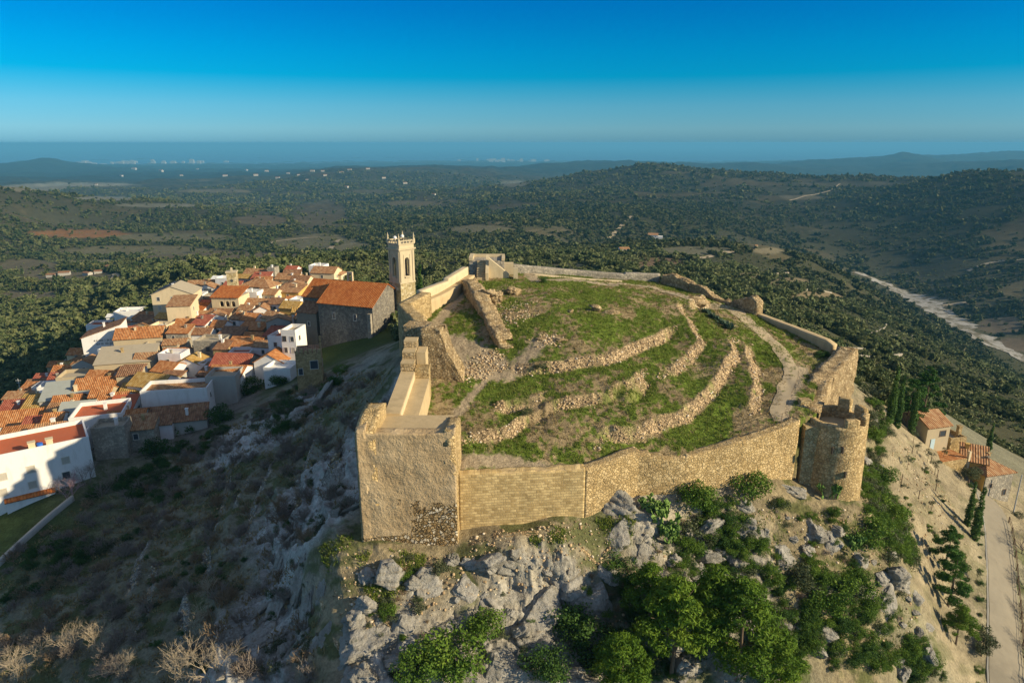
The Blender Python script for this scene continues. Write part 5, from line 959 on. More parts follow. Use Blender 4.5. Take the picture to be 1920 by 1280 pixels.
# little stone tower in the town
x, y, z = place(434, 507, 10.5); t = thing('clock_tower', 'little square stone tower rising among the houses at the back of town', 'tower', (x, y, z), R(12), None)
mb = MB(); mb.box(-1.4, 1.4, -1.4, 1.4, -4, 10); mb.build('shaft', M['towerstone'], t); mb = MB(); mb.box(-1.6, 1.6, -1.6, 1.6, 10, 10.35).box(-.25, .25, -.25, .25, 10.35, 11.4); mb.build('cornice', M['ashlar'], t)
mb = MB(); mb.tube((0, -1.45, 7.6), (0, -1.35, 7.6), .42, .42, 12); mb.build('clock_face', M['pane'], t)
mb = MB(); mb.box(-.35, .35, -1.42, -1.3, 3.8, 5.2); mb.build('window', M['pane'], t)
# battlemented stone house
x, y, z = place(577, 658, 7); d = depth(x, y, z); t = thing('battlemented_house', 'rough stone house with broken battlements and a dark open window below the church', 'house', (x, y, z), R(14)); w = 46/1280*d
mb = MB(); mb.box(-w/2, w/2, 0, 6, -5, 6.4); mb.build('wall', M['rubble'], t); mb = MB(); mb.box(-w/2+.4, w/2-.4, .4, 5.6, 6.4, 6.5); mb.build('roof_deck', ROOF['b'], t)
for k in range(6):
    xx = -w/2+(w-.6)*k/5; mb = MB(); mb.box(xx, xx+.6, 0, .4, 6.4, 7.0+.5*random.random()); mb.build('battlement', M['rubble'], t)
for k in range(4):
    yy = .6+5.0*k/3; mb = MB(); mb.box(w/2-.4, w/2, yy-.3, yy+.3, 6.4, 7.1+1.0*(k == 3)); mb.build('battlement', M['rubble'], t)
window(t, .9, 3.6, 1.3, 1.5); window(t, -1.5, 2.6, .7, 1.2); window(t, 3, 3.2, .8, 1.2, 'r', w)
# ------------------------------------------------------------------ houses by the road on the right
def rhouse(name, lb, px, py, w, dp, h, rz, rf, rc, wc, rise, wins=(), rwins=(), base=4):
    x, y, z = at(px, py, 0); x, y, z = place(px, py, h); t = thing(name, lb, 'house', (x, y, z), R(rz), 'houses along the road'); gable_house(t, w, dp, h, rise, wc, ROOF[rc], rf, .3, base)
    for a_, b2, c_, e_ in wins: window(t, a_, b2, c_, e_, mat='wood')
    for a_, b2, c_, e_ in rwins: window(t, a_, b2, c_, e_, 'r', w, mat='wood')
    return t
t = rhouse('hillside_house', 'beige gabled house with striped tile roof under the pines', 1762, 799, 4.6, 6, 4.2, 16, 'gx', 'k', WALL['T'], 1.5, [(.9, 2.4, 1.1, .9)], [])
mb = MB(); mb.box(-1.3, -.5, -.08, .03, 0, 2.1); mb.build('door', plain_mat('pale_blue_door', (.45, .58, .62), .6, .2), t)
mb = MB(); mb.box(-2.2, 3.2, -3.4, -.05, -4, -.25); mb.build('terrace_wall', M['rubble'], t); mb = MB(); mb.box(-2.1, 3.1, -3.3, -.06, -.25, -.18); mb.build('terrace_floor', ROOF['o'], t)
mb = MB(); mb.box(3.0, 3.4, -3.5, -3.1, -4, .9); mb.build('pillar', WALL['C'], t)
t = rhouse('stone_shed', 'low rubble building with a brick chimney between the beige house and the yellow house', 1797, 828, 3.0, 4, 2.8, 10, 'flat', 'n', M['rubble'], .3); chimney(t, 1.2, 1.5, 3.6, .6, 1.3, M['rubble'])
t = rhouse('yellow_house', 'bright ochre-yellow house with orange roof beside the road', 1827, 866, 3.8, 4, 3.0, -30, 'sf', 'k', WALL['O'], 1.2, [(.3, 1.6, .9, .35)]); chimney(t, -1, 3, 3.8, .5, .9, WALL['O'])
t = rhouse('stone_house', 'square stone house with pinkish orange hipped roof at the head of the road', 1876, 888, 5.4, 6, 4.4, 14, 'hip', 'k', M['greystone'], 1.4, [(-1.5, 2.3, .4, .5), (1.5, .6, .5, .9)], []); mb = MB(); mb.box(-2.86, -2.78, .1, 6.4, -3, 4.45); mb.build('side_render', WALL['O'], t); chimney(t, .8, 3.3, 5.6, .5, .8, M['rubble']); chimney(t, -.2, 2.4, 5.4, .35, .8, WALL['D'])
# far houses in the valley and the villas on the spur
t = None
for nm, px, py, wpx, h, lb in (('villa', 1171, 478, 30, 4.0, 'white villa with terracotta roof beside the brown vineyard'), ('villa', 1224, 447, 30, 4.5, 'two-storey white villa among trees above the vineyard'), ('hut', 1418, 467, 9, 3, 'small tan hut on the spur among the terraces')):
    x, y, z = hit(px, py); w = wpx/1280*depth(x, y, z); t = thing(nm, lb, 'house', (x, y, z), R(random.uniform(-15, 15))); gable_house(t, w*.62, w*.5, h, w*.1, WALL['W' if nm == 'villa' else 'T'], ROOF['k'], 'gx', .3, 3)
    if nm == 'villa':
        mb = MB(); mb.box(w*.32, w*.6, 0, w*.4, -3, h*.65); mb.build('side_wing', WALL['W'], t); [window(t, (k-1)*w*.17, h*.45, w*.06, h*.25) for k in range(3)]
# pixel places of the small white farmhouses dotted over the plain
FAR = [(300,322),(422,331),(500,322),(520,335),(540,326),(560,329),(585,322),(605,322),(610,330),(640,325),(648,352),(690,318),(720,335),(812,366),(180,347),(250,318),(226,331),(370,318),(435,355),(460,320),(480,330),(575,338),(655,320),(760,345),(340,330),(95,520),(120,517),(185,513),(160,517),(205,506)]
for k, (px, py) in enumerate(FAR):
    x, y, z = hit(px, py); d = depth(x, y, z); w = max(8, min(34, d*.0052))*random.uniform(.7, 1.3); t = thing('farmhouse', 'small pale farmhouse dotted among the trees of the plain', 'farmhouse', (x, y, z), random.uniform(-.5, .5), 'farmhouses on the plain')
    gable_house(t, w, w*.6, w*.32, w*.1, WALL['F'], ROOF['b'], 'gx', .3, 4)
rg = random.Random(3)
for k in range(66):
    px = rg.choice([rg.gauss(275, 55), rg.gauss(350, 60), rg.uniform(60, 480), rg.gauss(945, 40)]); u = math.atan2((px-960)/1280, CP); r = rg.uniform(12600, 13900); x, y = r*math.sin(u), r*math.cos(u)
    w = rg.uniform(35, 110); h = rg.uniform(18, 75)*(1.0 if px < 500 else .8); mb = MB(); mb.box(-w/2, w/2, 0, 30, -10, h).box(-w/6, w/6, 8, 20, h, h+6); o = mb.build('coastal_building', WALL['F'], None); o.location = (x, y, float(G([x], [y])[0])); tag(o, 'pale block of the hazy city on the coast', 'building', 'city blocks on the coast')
# ------------------------------------------------------------------ street furniture
def pole(px, py, h, lb, mat, arm=True, name='utility_pole', r=.09):
    x, y, z = hit(px, py); t = thing(name, lb, 'pole', (x, y, z)); mb = MB(); mb.tube((0, 0, -.5), (0, 0, h), r*1.2, r*.8, 8); mb.build('pole', M[mat], t)
    if arm: mb = MB(); mb.box(-.7, .7, -.05, .05, h-.5, h-.38).box(-.5, .5, -.05, .05, h-1.1, h-1.0); mb.build('crossarm', M[mat], t)
    return t
pole(1900, 960, 6.5, 'slim pale grey pole at the head of the road', 'metal', False); pole(45, 765, 8, 'utility pole with cross arms on the left edge of town', 'metal')
pole(660, 520, 9, 'thin lighting mast beside the cypress behind the west wall', 'metal', False) if False else None
fe = thing('road_railing', 'long low two-rail fence along the right kerb of the road', 'fence', (float(RQ[len(RQ)//2][0]), float(RQ[len(RQ)//2][1]), -56)); prev = None
n_ = len(RQ)
for k in range(2, int(n_*.86), 4):
    q = RQ[k]+RN[k]*(-2.05 if RN[k][0] < 0 else 2.05); z = g(q[0], q[1]); mb = MB(); mb.box(q[0]-.06, q[0]+.06, q[1]-.06, q[1]+.06, z-.4, z+1.05); sub('post', mb.mesh('post', M['wood']), fe)
    if prev is not None:
        mb = MB(); mb.tube((prev[0], prev[1], prev[2]+1.0), (q[0], q[1], z+1.0), .04, .04, 5); mb.tube((prev[0], prev[1], prev[2]+.55), (q[0], q[1], z+.55), .04, .04, 5); sub('rail', mb.mesh('rail', M['wood']), fe)
    prev = (q[0], q[1], z)
kb = []
for k in range(0, n_-1, 2):
    for s_ in (1, -1): pass
lft = [RQ[k]-RN[k]*(-1.95 if RN[k][0] < 0 else 1.95) for k in range(0, n_, 3)]
wall('kerb', [(q[0], q[1], g(*q)-.4, g(*q)+.16) for q in lft], .18, WALL['G'], 'low pale stone kerb along the left side of the road', 'kerb', res=.5, jag=.02, rough=.02, seed=40)
fe = thing('rope_fence', 'line of thin wooden posts with rope across the bare brown slope', 'fence', hit(1750, 930)); prev = None
for px, py in ((1690, 905), (1722, 935), (1754, 920), (1757, 895), (1745, 868), (1710, 850)):
    x, y, z = hit(px, py); mb = MB(); mb.tube((x, y, z-.3), (x, y, z+1.3), .06, .05, 6); sub('post', mb.mesh('post', M['wood']), fe)
    if prev: mb = MB(); mb.tube((prev[0], prev[1], prev[2]+1.1), (x, y, z+1.1), .022, .022, 4); sub('rope', mb.mesh('rope', M['wood']), fe)
    prev = (x, y, z)

for k, f in enumerate((.10, .26, .40, .55, .70)):
    pass
# ------------------------------------------------------------------ plants
def leafcloud(n, lobes, size, seed, mat, name='crown', flat=.0, inner=.35, elong=1.0, up=0.0):
    r = np.random.default_rng(seed); L = np.array(lobes, float); vol = L[:, 3]*L[:, 4]*L[:, 5]; pk = r.choice(len(L), n, p=vol**.75/(vol**.75).sum()); l = L[pk]
    d = r.normal(size=(n, 3)); d /= np.linalg.norm(d, axis=1)[:, None]; rad = (inner+(1-inner)*r.random(n)**.5)*(1+.18*(fbm3(d*2.3+pk[:, None]*3.1, seed, 3, 1.0)-.5)*2)
    c = l[:, :3]+d*rad[:, None]*l[:, 3:6]; lt = r.random(len(L))
    nrm = d+r.normal(size=(n, 3))*.75; nrm[:, 2] += up; nrm /= np.linalg.norm(nrm, axis=1)[:, None]; t = np.cross(nrm, r.normal(size=(n, 3))); t /= np.linalg.norm(t, axis=1)[:, None]; b_ = np.cross(nrm, t)
    s = size*(.6+.8*r.random(n))[:, None]; t = t*s*elong; b_ = b_*s
    V = np.stack([c-t*.5, c-b_*.28+t*.05, c+t*.5, c+b_*.28+t*.05], 1).reshape(-1, 3)
    F = np.arange(4*n).reshape(n, 4); tint = np.repeat(np.clip(lt[pk]*.55+.45*r.random(n), 0, 1), 4)
    return mesh_np(name, V, F, mat, tint=tint)
def lobeset(k, R_, H, seed, base=.25, rs_=(.32, .5)):
    r = random.Random(seed); o = []
    for i in range(k):
        a = r.uniform(0, 6.28); q = R_*math.sqrt(r.random())*.68; z = H*(base+(1-base)*r.random()*.8)*(1-.28*(q/R_)); s = R_*r.uniform(*rs_); o.append((q*math.cos(a), q*math.sin(a), z, s*r.uniform(.85, 1.2), s*r.uniform(.85, 1.2), s*r.uniform(.6, .85)))
    return o
def twigs(n, H, R_, seed, mat, name='twigs', r0=.05, stems=5, depthm=4, taper=.62):
    r = random.Random(seed); V = []; F = []
    def seg(a, b, ra, rb):
        d = (b-a).normalized(); u = d.orthogonal().normalized(); w = d.cross(u); i = len(V)
        for p_, q in ((a, ra), (b, rb)):
            for k in range(3): V.append(tuple(p_+(u*math.cos(k*2.094)+w*math.sin(k*2.094))*q))
        for k in range(3): F.append((i+k, i+(k+1) % 3, i+3+(k+1) % 3, i+3+k))
    def grow(p_, d, L, rad, dep):
        if dep == 0 or len(F) > n*3: return
        q = p_+d*L; seg(p_, q, rad, rad*taper)
        for k in range(r.choice((2, 3, 3))):
            nd_ = (d+Vector((r.gauss(0, .55), r.gauss(0, .55), r.gauss(.12, .4)))).normalized(); grow(p_+d*L*r.uniform(.5, 1), nd_, L*r.uniform(.6, .9), rad*taper, dep-1)
    for k in range(stems):
        a = r.uniform(0, 6.28); grow(Vector((math.cos(a)*R_*.15, math.sin(a)*R_*.15, -.2)), Vector((math.cos(a)*.55*r.random(), math.sin(a)*.55*r.random(), 1)).normalized(), H*.34, r0, depthm)
    return mesh_np(name, V, np.array(F), mat)
def trunk_mesh(h, r, seed, limbs=6, spread=1.6, lean=.12, z0=.3):
    rg = random.Random(seed); mb = MB(); p_ = Vector((0, 0, -.6)); n = 6; pts = [p_]
    for k in range(n): p_ = p_+Vector((rg.gauss(0, lean)*h/n, rg.gauss(0, lean)*h/n, (h+.6)/n)); pts.append(p_)
    for k in range(n): mb.tube(pts[k], pts[k+1], r*(1-.8*k/n), r*(1-.8*(k+1)/n), 7)
    for k in range(limbs):
        f = z0+(1-z0)*rg.random()*.85; i = int(f*n); a = rg.uniform(0, 6.28); b_ = pts[i]; e = b_+Vector((math.cos(a)*spread*rg.uniform(.5, 1), math.sin(a)*spread*rg.uniform(.5, 1), h*.16)); mb.tube(b_, e, r*.35*(1.1-f), r*.08, 5)
    return mb.mesh('trunk', M['bark'])
T = {}
T['shrub'] = [[('shrub', leafcloud(2800, lobeset(24, 1.05, 1.25, k, .12, (.17, .38)), .085, k, M['green'], 'evergreen_shrub'))] for k in range(5)]
T['dshrub'] = [[('shrub', leafcloud(2800, lobeset(24, 1.05, 1.2, 10+k, .12, (.17, .38)), .085, 10+k, M['dkgreen'], 'dark_shrub'))] for k in range(4)]
T['oshrub'] = [[('shrub', leafcloud(900, lobeset(9, 1.0, 1.0, 20+k), .13, 20+k, M['olive'], 'olive_shrub'))] for k in range(3)]
T['thicket'] = [[('thicket', twigs(520, 1.25, .9, 30+k, M['twig'], 'bare_thicket', .034, 12, 4))] for k in range(5)]
T['brush'] = [[('thicket', twigs(520, 1.15, .9, 40+k, M['brush'], 'brown_thicket', .034, 12, 4))] for k in range(3)]
def pine_lobes(seed, h, Rr, n=34, lo=.38):
    r = random.Random(seed); o = []
    for i in range(n):
        f = lo+(1-lo)*(i+r.random())/n; a = i*2.4+r.uniform(-.4, .4); q = Rr*(1.05-f)**.65*r.uniform(.45, 1.0)*1.25; s = Rr*r.uniform(.15, .34)*(1.25-f*.5); o.append((q*math.cos(a), q*math.sin(a), h*f, s*1.2, s*1.2, s*.5))
    return o
T['pine'] = [[('trunk', trunk_mesh(7.4, .20, 50+k, 9, 2.4, .05, .35)), ('crown', leafcloud(9500, pine_lobes(50+k, 8.2, 3.2), .17, 50+k, M['pine'], elong=2.0, up=.5, inner=.1))] for k in range(3)]
T['dpine'] = [[('trunk', trunk_mesh(6.6, .18, 60+k, 8, 1.8, .03, .25)), ('crown', leafcloud(7500, pine_lobes(60+k, 7.4, 2.3, 24, .25), .16, 60+k, M['dkpine'], elong=1.8, up=.3, inner=.15))] for k in range(3)]
T['cypress'] = [[('trunk', trunk_mesh(2.0, .14, 70+k, 0)), ('crown', leafcloud(2600, [(0.08*math.cos(i*2), .08*math.sin(i*2), .5+i*.62, (.62 if 1 < i < 6 else .45)*(1-.06*i), (.62 if 1 < i < 6 else .45)*(1-.06*i), .62) for i in range(10)], .17, 70+k, M['dkgreen'], elong=1.5, up=.6, inner=.45))] for k in range(2)]
T['bare'] = [[('bare_tree', twigs(900, 5.2, 1.5, 80+k, M['paletwig'], 'bare_tree', .085, 3, 6))] for k in range(4)]
T['pink'] = [[('bare_tree', twigs(1100, 5.0, 1.8, 90, M['pinktwig'], 'bare_tree', .06, 5, 6))]]
T['grey'] = [[('bare_tree', twigs(1000, 4.6, 1.6, 95+k, M['twig'], 'bare_tree', .07, 4, 6))] for k in range(2)]
T['sapling'] = [[('trunk', trunk_mesh(2.2, .05, 100+k, 4, .6, .06, .6)), ('crown', leafcloud(420, lobeset(7, .8, 2.6, 100+k, .68, (.3, .45)), .13, 100+k, M['olive']))] for k in range(3)]
T['oltree'] = [[('trunk', trunk_mesh(2.4, .20, 110+k, 6, 1.3, .1, .4)), ('crown', leafcloud(1500, lobeset(12, 2.0, 4.0, 110+k, .42), .24, 110+k, M['olive']))] for k in range(3)]
T['mid'] = [[('trunk', trunk_mesh(2.2, .18, 120+k, 4, 1.2, .08, .4)), ('crown', leafcloud(620, lobeset(11, 2.2, 4.2, 120+k, .25), .62, 120+k, M['scrub']))] for k in range(6)]
def opuntia(seed):
    r = random.Random(seed); V = []; F = []
    def pad(p_, d, s):
        d = d.normalized(); u = d.orthogonal().normalized(); u = (Matrix.Rotation(r.uniform(0, 6.28), 3, d)@u); w = d.cross(u); i = len(V); nr_, ns = 6, 8
        for a in range(nr_+1):
            f = a/nr_; rad = math.sin(math.pi*min(.98, max(.03, f)))**.7*s*.36
            for b_ in range(ns): t = 2*math.pi*b_/ns; V.append(tuple(p_+d*(f*s)+u*math.cos(t)*rad+w*math.sin(t)*rad*.22))
        for a in range(nr_):
            for b_ in range(ns): F.append((i+a*ns+b_, i+a*ns+(b_+1) % ns, i+(a+1)*ns+(b_+1) % ns, i+(a+1)*ns+b_))
        return p_+d*s
    def grow(p_, d, lev):
        e = pad(p_, d, r.uniform(.34, .5)); 
        if lev:
            for _ in range(r.choice((1, 2, 2, 3))): grow(e-d*.05, (d*.55+Vector((r.gauss(0, .6), r.gauss(0, .6), .7))).normalized(), lev-1)
    for k in range(9): grow(Vector((r.uniform(-.8, .8), r.uniform(-.8, .8), -.15)), Vector((r.gauss(0, .3), r.gauss(0, .3), 1)).normalized(), 3)
    return mesh_np('prickly_pear', V, np.array(F), M['cactus'], True, tint=np.random.default_rng(seed).random(len(V))*.2+.4)
T['cactus'] = [[('c', opuntia(k))] for k in range(3)]
def agave(seed):
    r = random.Random(seed); mb = MB()
    for k in range(22):
        a = k*2.4; el = r.uniform(.35, 1.25); d = Vector((math.cos(a)*math.cos(el), math.sin(a)*math.cos(el), math.sin(el))); s = Vector((-math.sin(a), math.cos(a), 0)); L = r.uniform(.8, 1.15); u = s.cross(d)
        b_ = Vector((0, 0, -.05)); m_ = b_+d*L*.45; e = b_+d*L; mb.face([b_-s*.06, b_+s*.06, m_+s*.10, e, m_-s*.10]); mb.face([b_-s*.06+u*.04, m_-s*.10+u*.05, e, m_+s*.10+u*.05, b_+s*.06+u*.04])
    return mb.mesh('agave', M['agave'])
T['agave'] = [[('a', agave(k))] for k in range(2)]
def plant(kind, name, label, cat, group, x, y, z, s=1.0, sz=None, v=None, rz=None):
    parts = random.choice(T[kind]) if v is None else T[kind][v % len(T[kind])]; rz = random.uniform(0, 6.28) if rz is None else rz; sc_ = (s, s, sz or s)
    if len(parts) == 1:
        o = link_obj(name, parts[0][1]); tag(o, label, cat, group); o.location = (x, y, z); o.rotation_euler = (0, 0, rz); o.scale = sc_; return o
    t = thing(name, label, cat, (x, y, z), rz, group); t.scale = sc_
    for nm, me in parts: link_obj(nm, me, t)
    return t
# trees one can tell apart: (kind, px, py of the foot, scale, label)
for kd, px, py, s, nm, lb, ct in (
 ('pine',1258,1270,1.2,'pine_tree','tall light-green pine with a visible trunk at the bottom centre','pine tree'),('pine',1375,1279,1.25,'pine_tree','broad pine filling the bottom right of the front slope','pine tree'),('pine',1330,1215,1.0,'pine_tree','smaller pine just above the broad pine on the front slope','pine tree'),('pine',1215,1175,.8,'pine_tree','pine beside the shaded blue-grey rock face','pine tree'),
 ('pine',1440,1330,1.0,'pine_tree','pine cut by the bottom edge right of the broad pine','pine tree'),('pine',1160,1330,.9,'pine_tree','pine cut by the bottom edge left of the tall light-green pine','pine tree'),
 ('dpine',1777,1135,1.0,'pine_tree','dark round-topped pine on the brown slope above the road','pine tree'),('dpine',1770,1070,.85,'pine_tree','dark pine behind the round-topped pine on the brown slope','pine tree'),('pine',1792,1208,.62,'pine_tree','small yellowish conifer below the two dark pines','pine tree'),
 ('dpine',1727,795,1.45,'pine_tree','large dark pine above the beige hillside house','pine tree'),('dpine',1700,800,1.15,'pine_tree','dark pine between cypresses above the beige house','pine tree'),
 ('cypress',1813,985,1.05,'cypress_tree','shorter of two cypresses beside the road','cypress'),('cypress',1826,1010,1.25,'cypress_tree','taller of two cypresses beside the road','cypress'),('cypress',1668,792,1.35,'cypress_tree','cypress left of the dark pine on the slope above the beige house','cypress'),('cypress',1680,800,1.3,'cypress_tree','middle cypress of the group above the beige house','cypress'),('cypress',1708,812,1.2,'cypress_tree','cypress nearest the beige house','cypress'),
 ('cypress',1851,852,.95,'cypress_tree','dark cypress behind the stone house by the road','cypress'),('cypress',718,590,1.35,'cypress_tree','thick cypress standing between the church and the bell tower','cypress'),('cypress',788,545,1.5,'cypress_tree','slim cypress behind the west wall right of the bell tower','cypress'),('cypress',211,672,.9,'cypress_tree','small yellow-green cypress right of the lettered white wall','cypress'),('cypress',148,900,.75,'cypress_tree','dark cypress in front of the big white apartment house','cypress'),
 ('oltree',1815,905,.9,'olive_tree','grey-green olive tree where the road meets the stone house','olive tree'),('oltree',1848,1215,.75,'olive_tree','thin olive tree leaning over the edge of the road','olive tree'),('oltree',1840,1230,.6,'olive_tree','small olive tree below the thin one at the road edge','olive tree')):
    x, y, z = hit(px, py) if py < 1285 else hit_f(h_base, px, py)
    if nm == 'cypress_tree' and (px, py) == (788, 545): x, y, z = aty(788, 545, 140); z -= 4
    plant(kd, nm, lb, ct, None, x, y, z-.2, s*(1.0), None)
for px, py, s, kd, lb in ((372,1185,.75,'bare','bare pale tree with sunlit tips on the shaded slope, above the others'),(395,1120,.55,'bare','small sunlit bare tree highest on the shaded slope'),(130,1225,.8,'bare','bare pale tree left of the forked pair at the lower left'),(185,1215,.8,'bare','bare pale tree right of the forked pair at the lower left'),(235,1265,.7,'bare','bare tree with crooked sunlit branches at the lower left'),(345,1285,1.0,'bare','large bare sunlit tree at the bottom edge of the shaded slope'),(400,1290,.85,'bare','brownish bare tree beside the large bare one at the bottom edge'),(30,1275,.9,'bare','bare sunlit tree in the lower left corner'),(70,1235,.6,'bare','small bare tree above the lower left corner'),
 (132,935,1.0,'pink','pinkish bare blossom tree before the big white apartment house'),(165,905,.9,'grey','dark bare tree against the right end of the big white house'),(110,925,.75,'grey','grey bare tree left of the pinkish one'),(190,930,.8,'grey','grey bare tree below the stone yard wall'),(215,905,.8,'grey','bare tree against the stone yard wall')):
    x, y, z = hit(px, min(py, 1279)); plant(kd, 'bare_tree', lb, 'tree', None, x, y, z-.2, s)
for px, py, s in ((1738,868,1.0),(1752,890,1.1),(1768,862,.9),(1700,880,.9),(1720,850,.8),(1745,960,.8),(1712,830,.9),(1665,960,.9),(1690,1010,.8),(1830,1090,.8)):
    x, y, z = hit(px, py); plant('sapling', 'sapling', 'thin young olive sapling planted on the bare brown slope', 'sapling', 'saplings on the brown slope', x, y, z-.1, s)
for px, py, s, lb in ((1240,985,1.5,'large bright prickly pear below the rubble curtain wall'),(1222,955,1.0,'smaller prickly pear higher beside the white rock'),(1548,925,1.2,'prickly pear clump at the foot of the round tower'),(1595,1025,1.0,'prickly pear among shrubs below the round tower'),(1255,1010,1.1,'prickly pear under the large bright one')):
    x, y, z = hit(px, py); plant('cactus', 'prickly_pear', lb, 'cactus', None, x, y, z, s)
for k in range(13):
    f = k/12; px, py = 1318+52*f, 584+34*f+random.uniform(-2, 2); x, y, z = hit(px, py); plant('agave', 'agave', 'blue-green agave in the row beside the plateau path', 'agave', 'row of agaves', x, y, z, random.uniform(.8, 1.2))
o = hit(1018, 529); plant('dshrub', 'juniper_shrub', 'lone dark round shrub on the far plateau', 'shrub', None, o[0], o[1], o[2], .9)
for px, py, wpx, kd, lb in ((1302,945,86,'shrub','round dark-green bush against the middle of the rubble curtain wall'),(1405,930,88,'shrub','round bright-green bush against the right part of the curtain wall'),(1362,985,44,'dshrub','small dark bush below the two wall bushes'),(1290,1000,60,'oshrub','brownish bush left below the wall bushes'),(845,1245,150,'shrub','very large green bush at the bottom below the square tower'),(905,1185,90,'shrub','bright green bush behind the very large one'),(790,1275,110,'shrub','green bush at the bottom edge left of the very large one'),
 (1075,1190,120,'dshrub','large dark bush under the blue-shaded rock'),(1135,1240,130,'dshrub','large dark bush at the bottom edge beside the tall pine'),(1025,1260,100,'dshrub','dark bush at the bottom edge between pale rocks'),(727,1150,44,'shrub','small bush on the lower terrace of the front slope'),(825,1075,46,'oshrub','grey-green bush on the ledge below the square tower'),(1545,1135,100,'shrub','broad green bush below the white rocks on the right'),(1495,1080,80,'oshrub','olive bush among rocks left of the broad green bush'),(1600,1110,90,'shrub','green bush right of the broad green bush'),(1630,1015,90,'shrub','bush under the round tower on its right'),(1665,975,80,'shrub','bush on the edge of the brown slope'),(1650,900,60,'shrub','bush right of the round tower base'),(1632,820,50,'shrub','bush beside the top of the round tower'),(1625,740,46,'oshrub','bush under the ochre bastion'),(1165,1075,70,'dshrub','dark bush on the edge above the shaded rock'),
 (345,805,70,'dshrub','rounded dark bush between the brown roof and the slope'),(415,790,60,'dshrub','dark bush at the town edge right of the brown roof'),(470,735,60,'dshrub','dark bush behind the white gabled house'),(525,720,50,'dshrub','bush at the corner of the low white annex'),(640,700,30,'shrub','small bush below the bell tower slope'),(290,850,60,'dshrub','bush under the dark stone yard'),(1535,668,22,'dshrub','dark shrub inside the bastion wall'),(1548,668,22,'dshrub','dark shrub in the bastion corner'),(990,775,26,'oshrub','dry shrub on the second stone bank of the plateau'),(1010,690,28,'oshrub','dry shrub at the front of the upper stone bank')):
    x, y, z = hit(px, min(py, 1279)); s = wpx/2/1280*depth(x, y, z)*1.0; plant(kd, 'bush', lb, 'bush', None, x, y, z-.1*s, s*1.1, s*random.uniform(.95, 1.2))
# boulders and rock faces of the front slope
BM_ = [boulder_mesh('boulder', 200+k, 5, .8) for k in range(5)]
for k, (px, py, wpx, lb) in enumerate(((955,1060,92,'pale lit boulder under the ledge wall'),(912,1130,108,'rounded pale boulder in the centre of the front slope'),(1065,1105,150,'broad blue-shaded rock face beside the boulders'),(800,1105,100,'long pale rock left of the dark gully'),(690,1225,130,'grey rock outcrop beside the retaining wall'),(1000,1225,150,'big pale rock at the bottom centre'),(1212,952,66,'white rock at the foot of the rubble wall'),(1165,955,90,'low white outcrop where the coursed wall ends'),(1392,948,54,'small smooth white rock below the wall bushes'),(1487,925,66,'pale rock left of the round tower'),(1330,1045,90,'white rock face below the small dark bush'),(1395,1030,90,'slanted white rock right of the rock face'),(1345,1100,90,'streaked pale rock above the pines'),(1605,1060,60,'dark pointed rock under the round tower'),(1680,1095,84,'grey rock edge beside the brown slope'),(1715,1120,50,'white rock at the edge of the brown slope'),(1470,1180,56,'pale rock right of the broad pine'),(1460,1260,70,'white rock at the bottom right of the pines'),(1545,1190,60,'tawny rock below the broad bush'),(740,1255,110,'bluish rock at the bottom left'),(660,1275,80,'pale rock at the bottom edge by the wall foot'),(1650,1180,60,'pale rock on the lower right slope'),(1640,785,30,'white crag right of the round tower top'),(1690,1000,50,'white crag along the brown slope'),(1520,1000,60,'tawny rock below the prickly pear'),(880,1060,60,'dark gully rock beside the pale boulder'),(1260,925,50,'pale rock against the rubble wall foot'),(1740,1180,46,'grey rock near the yellowish conifer'))):
    x, y, z = hit(px, py); s = wpx/2/1280*depth(x, y, z); o = link_obj('boulder', BM_[k % 5]); tag(o, lb, 'boulder', 'limestone rocks of the castle hill'); o.location = (x, y+s*.4, z-.12*s); o.scale = (s*1.1, s*1.0, s*random.uniform(.85, 1.15)); o.rotation_euler = (random.uniform(-.4, .4), random.uniform(-.4, .4), random.uniform(0, 6.28))
def slab(px, py, wpx, lb, grp, el=1.5, k=0):
    x, y, z = hit(px, py); s = wpx/2/1280*depth(x, y, z); e = 1.2; n_ = Vector((float(G([x-e], [y])[0]-G([x+e], [y])[0])/(2*e), float(G([x], [y-e])[0]-G([x], [y+e])[0])/(2*e), 1)).normalized()
    d = Vector((0, 0, -1))-n_*(-n_.z); d = d.normalized() if d.length > .05 else Vector((0, -1, 0)); d = (d+Vector((0, -.5, 0))).normalized(); d = (d-n_*d.dot(n_)).normalized(); r_ = d.cross(n_)
    o = link_obj('limestone_rock', BM_[k % 5]); tag(o, lb, 'rock', grp); o.matrix_world = Matrix.Translation((x, y, z-.12*s)) @ Matrix((r_, d, n_)).transposed().to_4x4() @ Matrix.Diagonal((s, s*el, s*.55, 1))
for k, (px, py, w_) in enumerate(((560,1085,80),(520,1135,90),(575,1150,70),(495,1195,95),(548,1225,90),(455,1245,90),(603,1105,50),(530,1045,70),(590,995,60),(478,1150,60),(510,1262,80),(590,1215,70),(430,1190,60),(560,780,70),(600,745,60),(535,815,60),(690,850,46),(660,800,44),(630,905,50),(645,960,46),(610,1185,50),(570,1040,46))): slab(px, py, w_, 'blue-grey tilted limestone slab on the shaded slope left of the square tower', 'tilted slabs of the shaded slope', random.uniform(1.3, 2.1), k)
for k, (px, py, w_) in enumerate(((665,1185,80),(765,1165,80),(1155,1010,70),(1205,1045,80),(1425,1000,70),(1320,1085,90),(1470,1040,60),(1015,1150,110),(870,1100,70),(705,1075,60),(1120,1130,90),(1560,1010,60),(1660,1130,70),(1500,1150,60),(1390,1080,70),(840,1180,70),(940,1240,90))): slab(px, py, w_, 'pale limestone slab breaking through the sunlit front slope', 'limestone slabs of the sunlit front slope', random.uniform(1.0, 1.5), k+2)
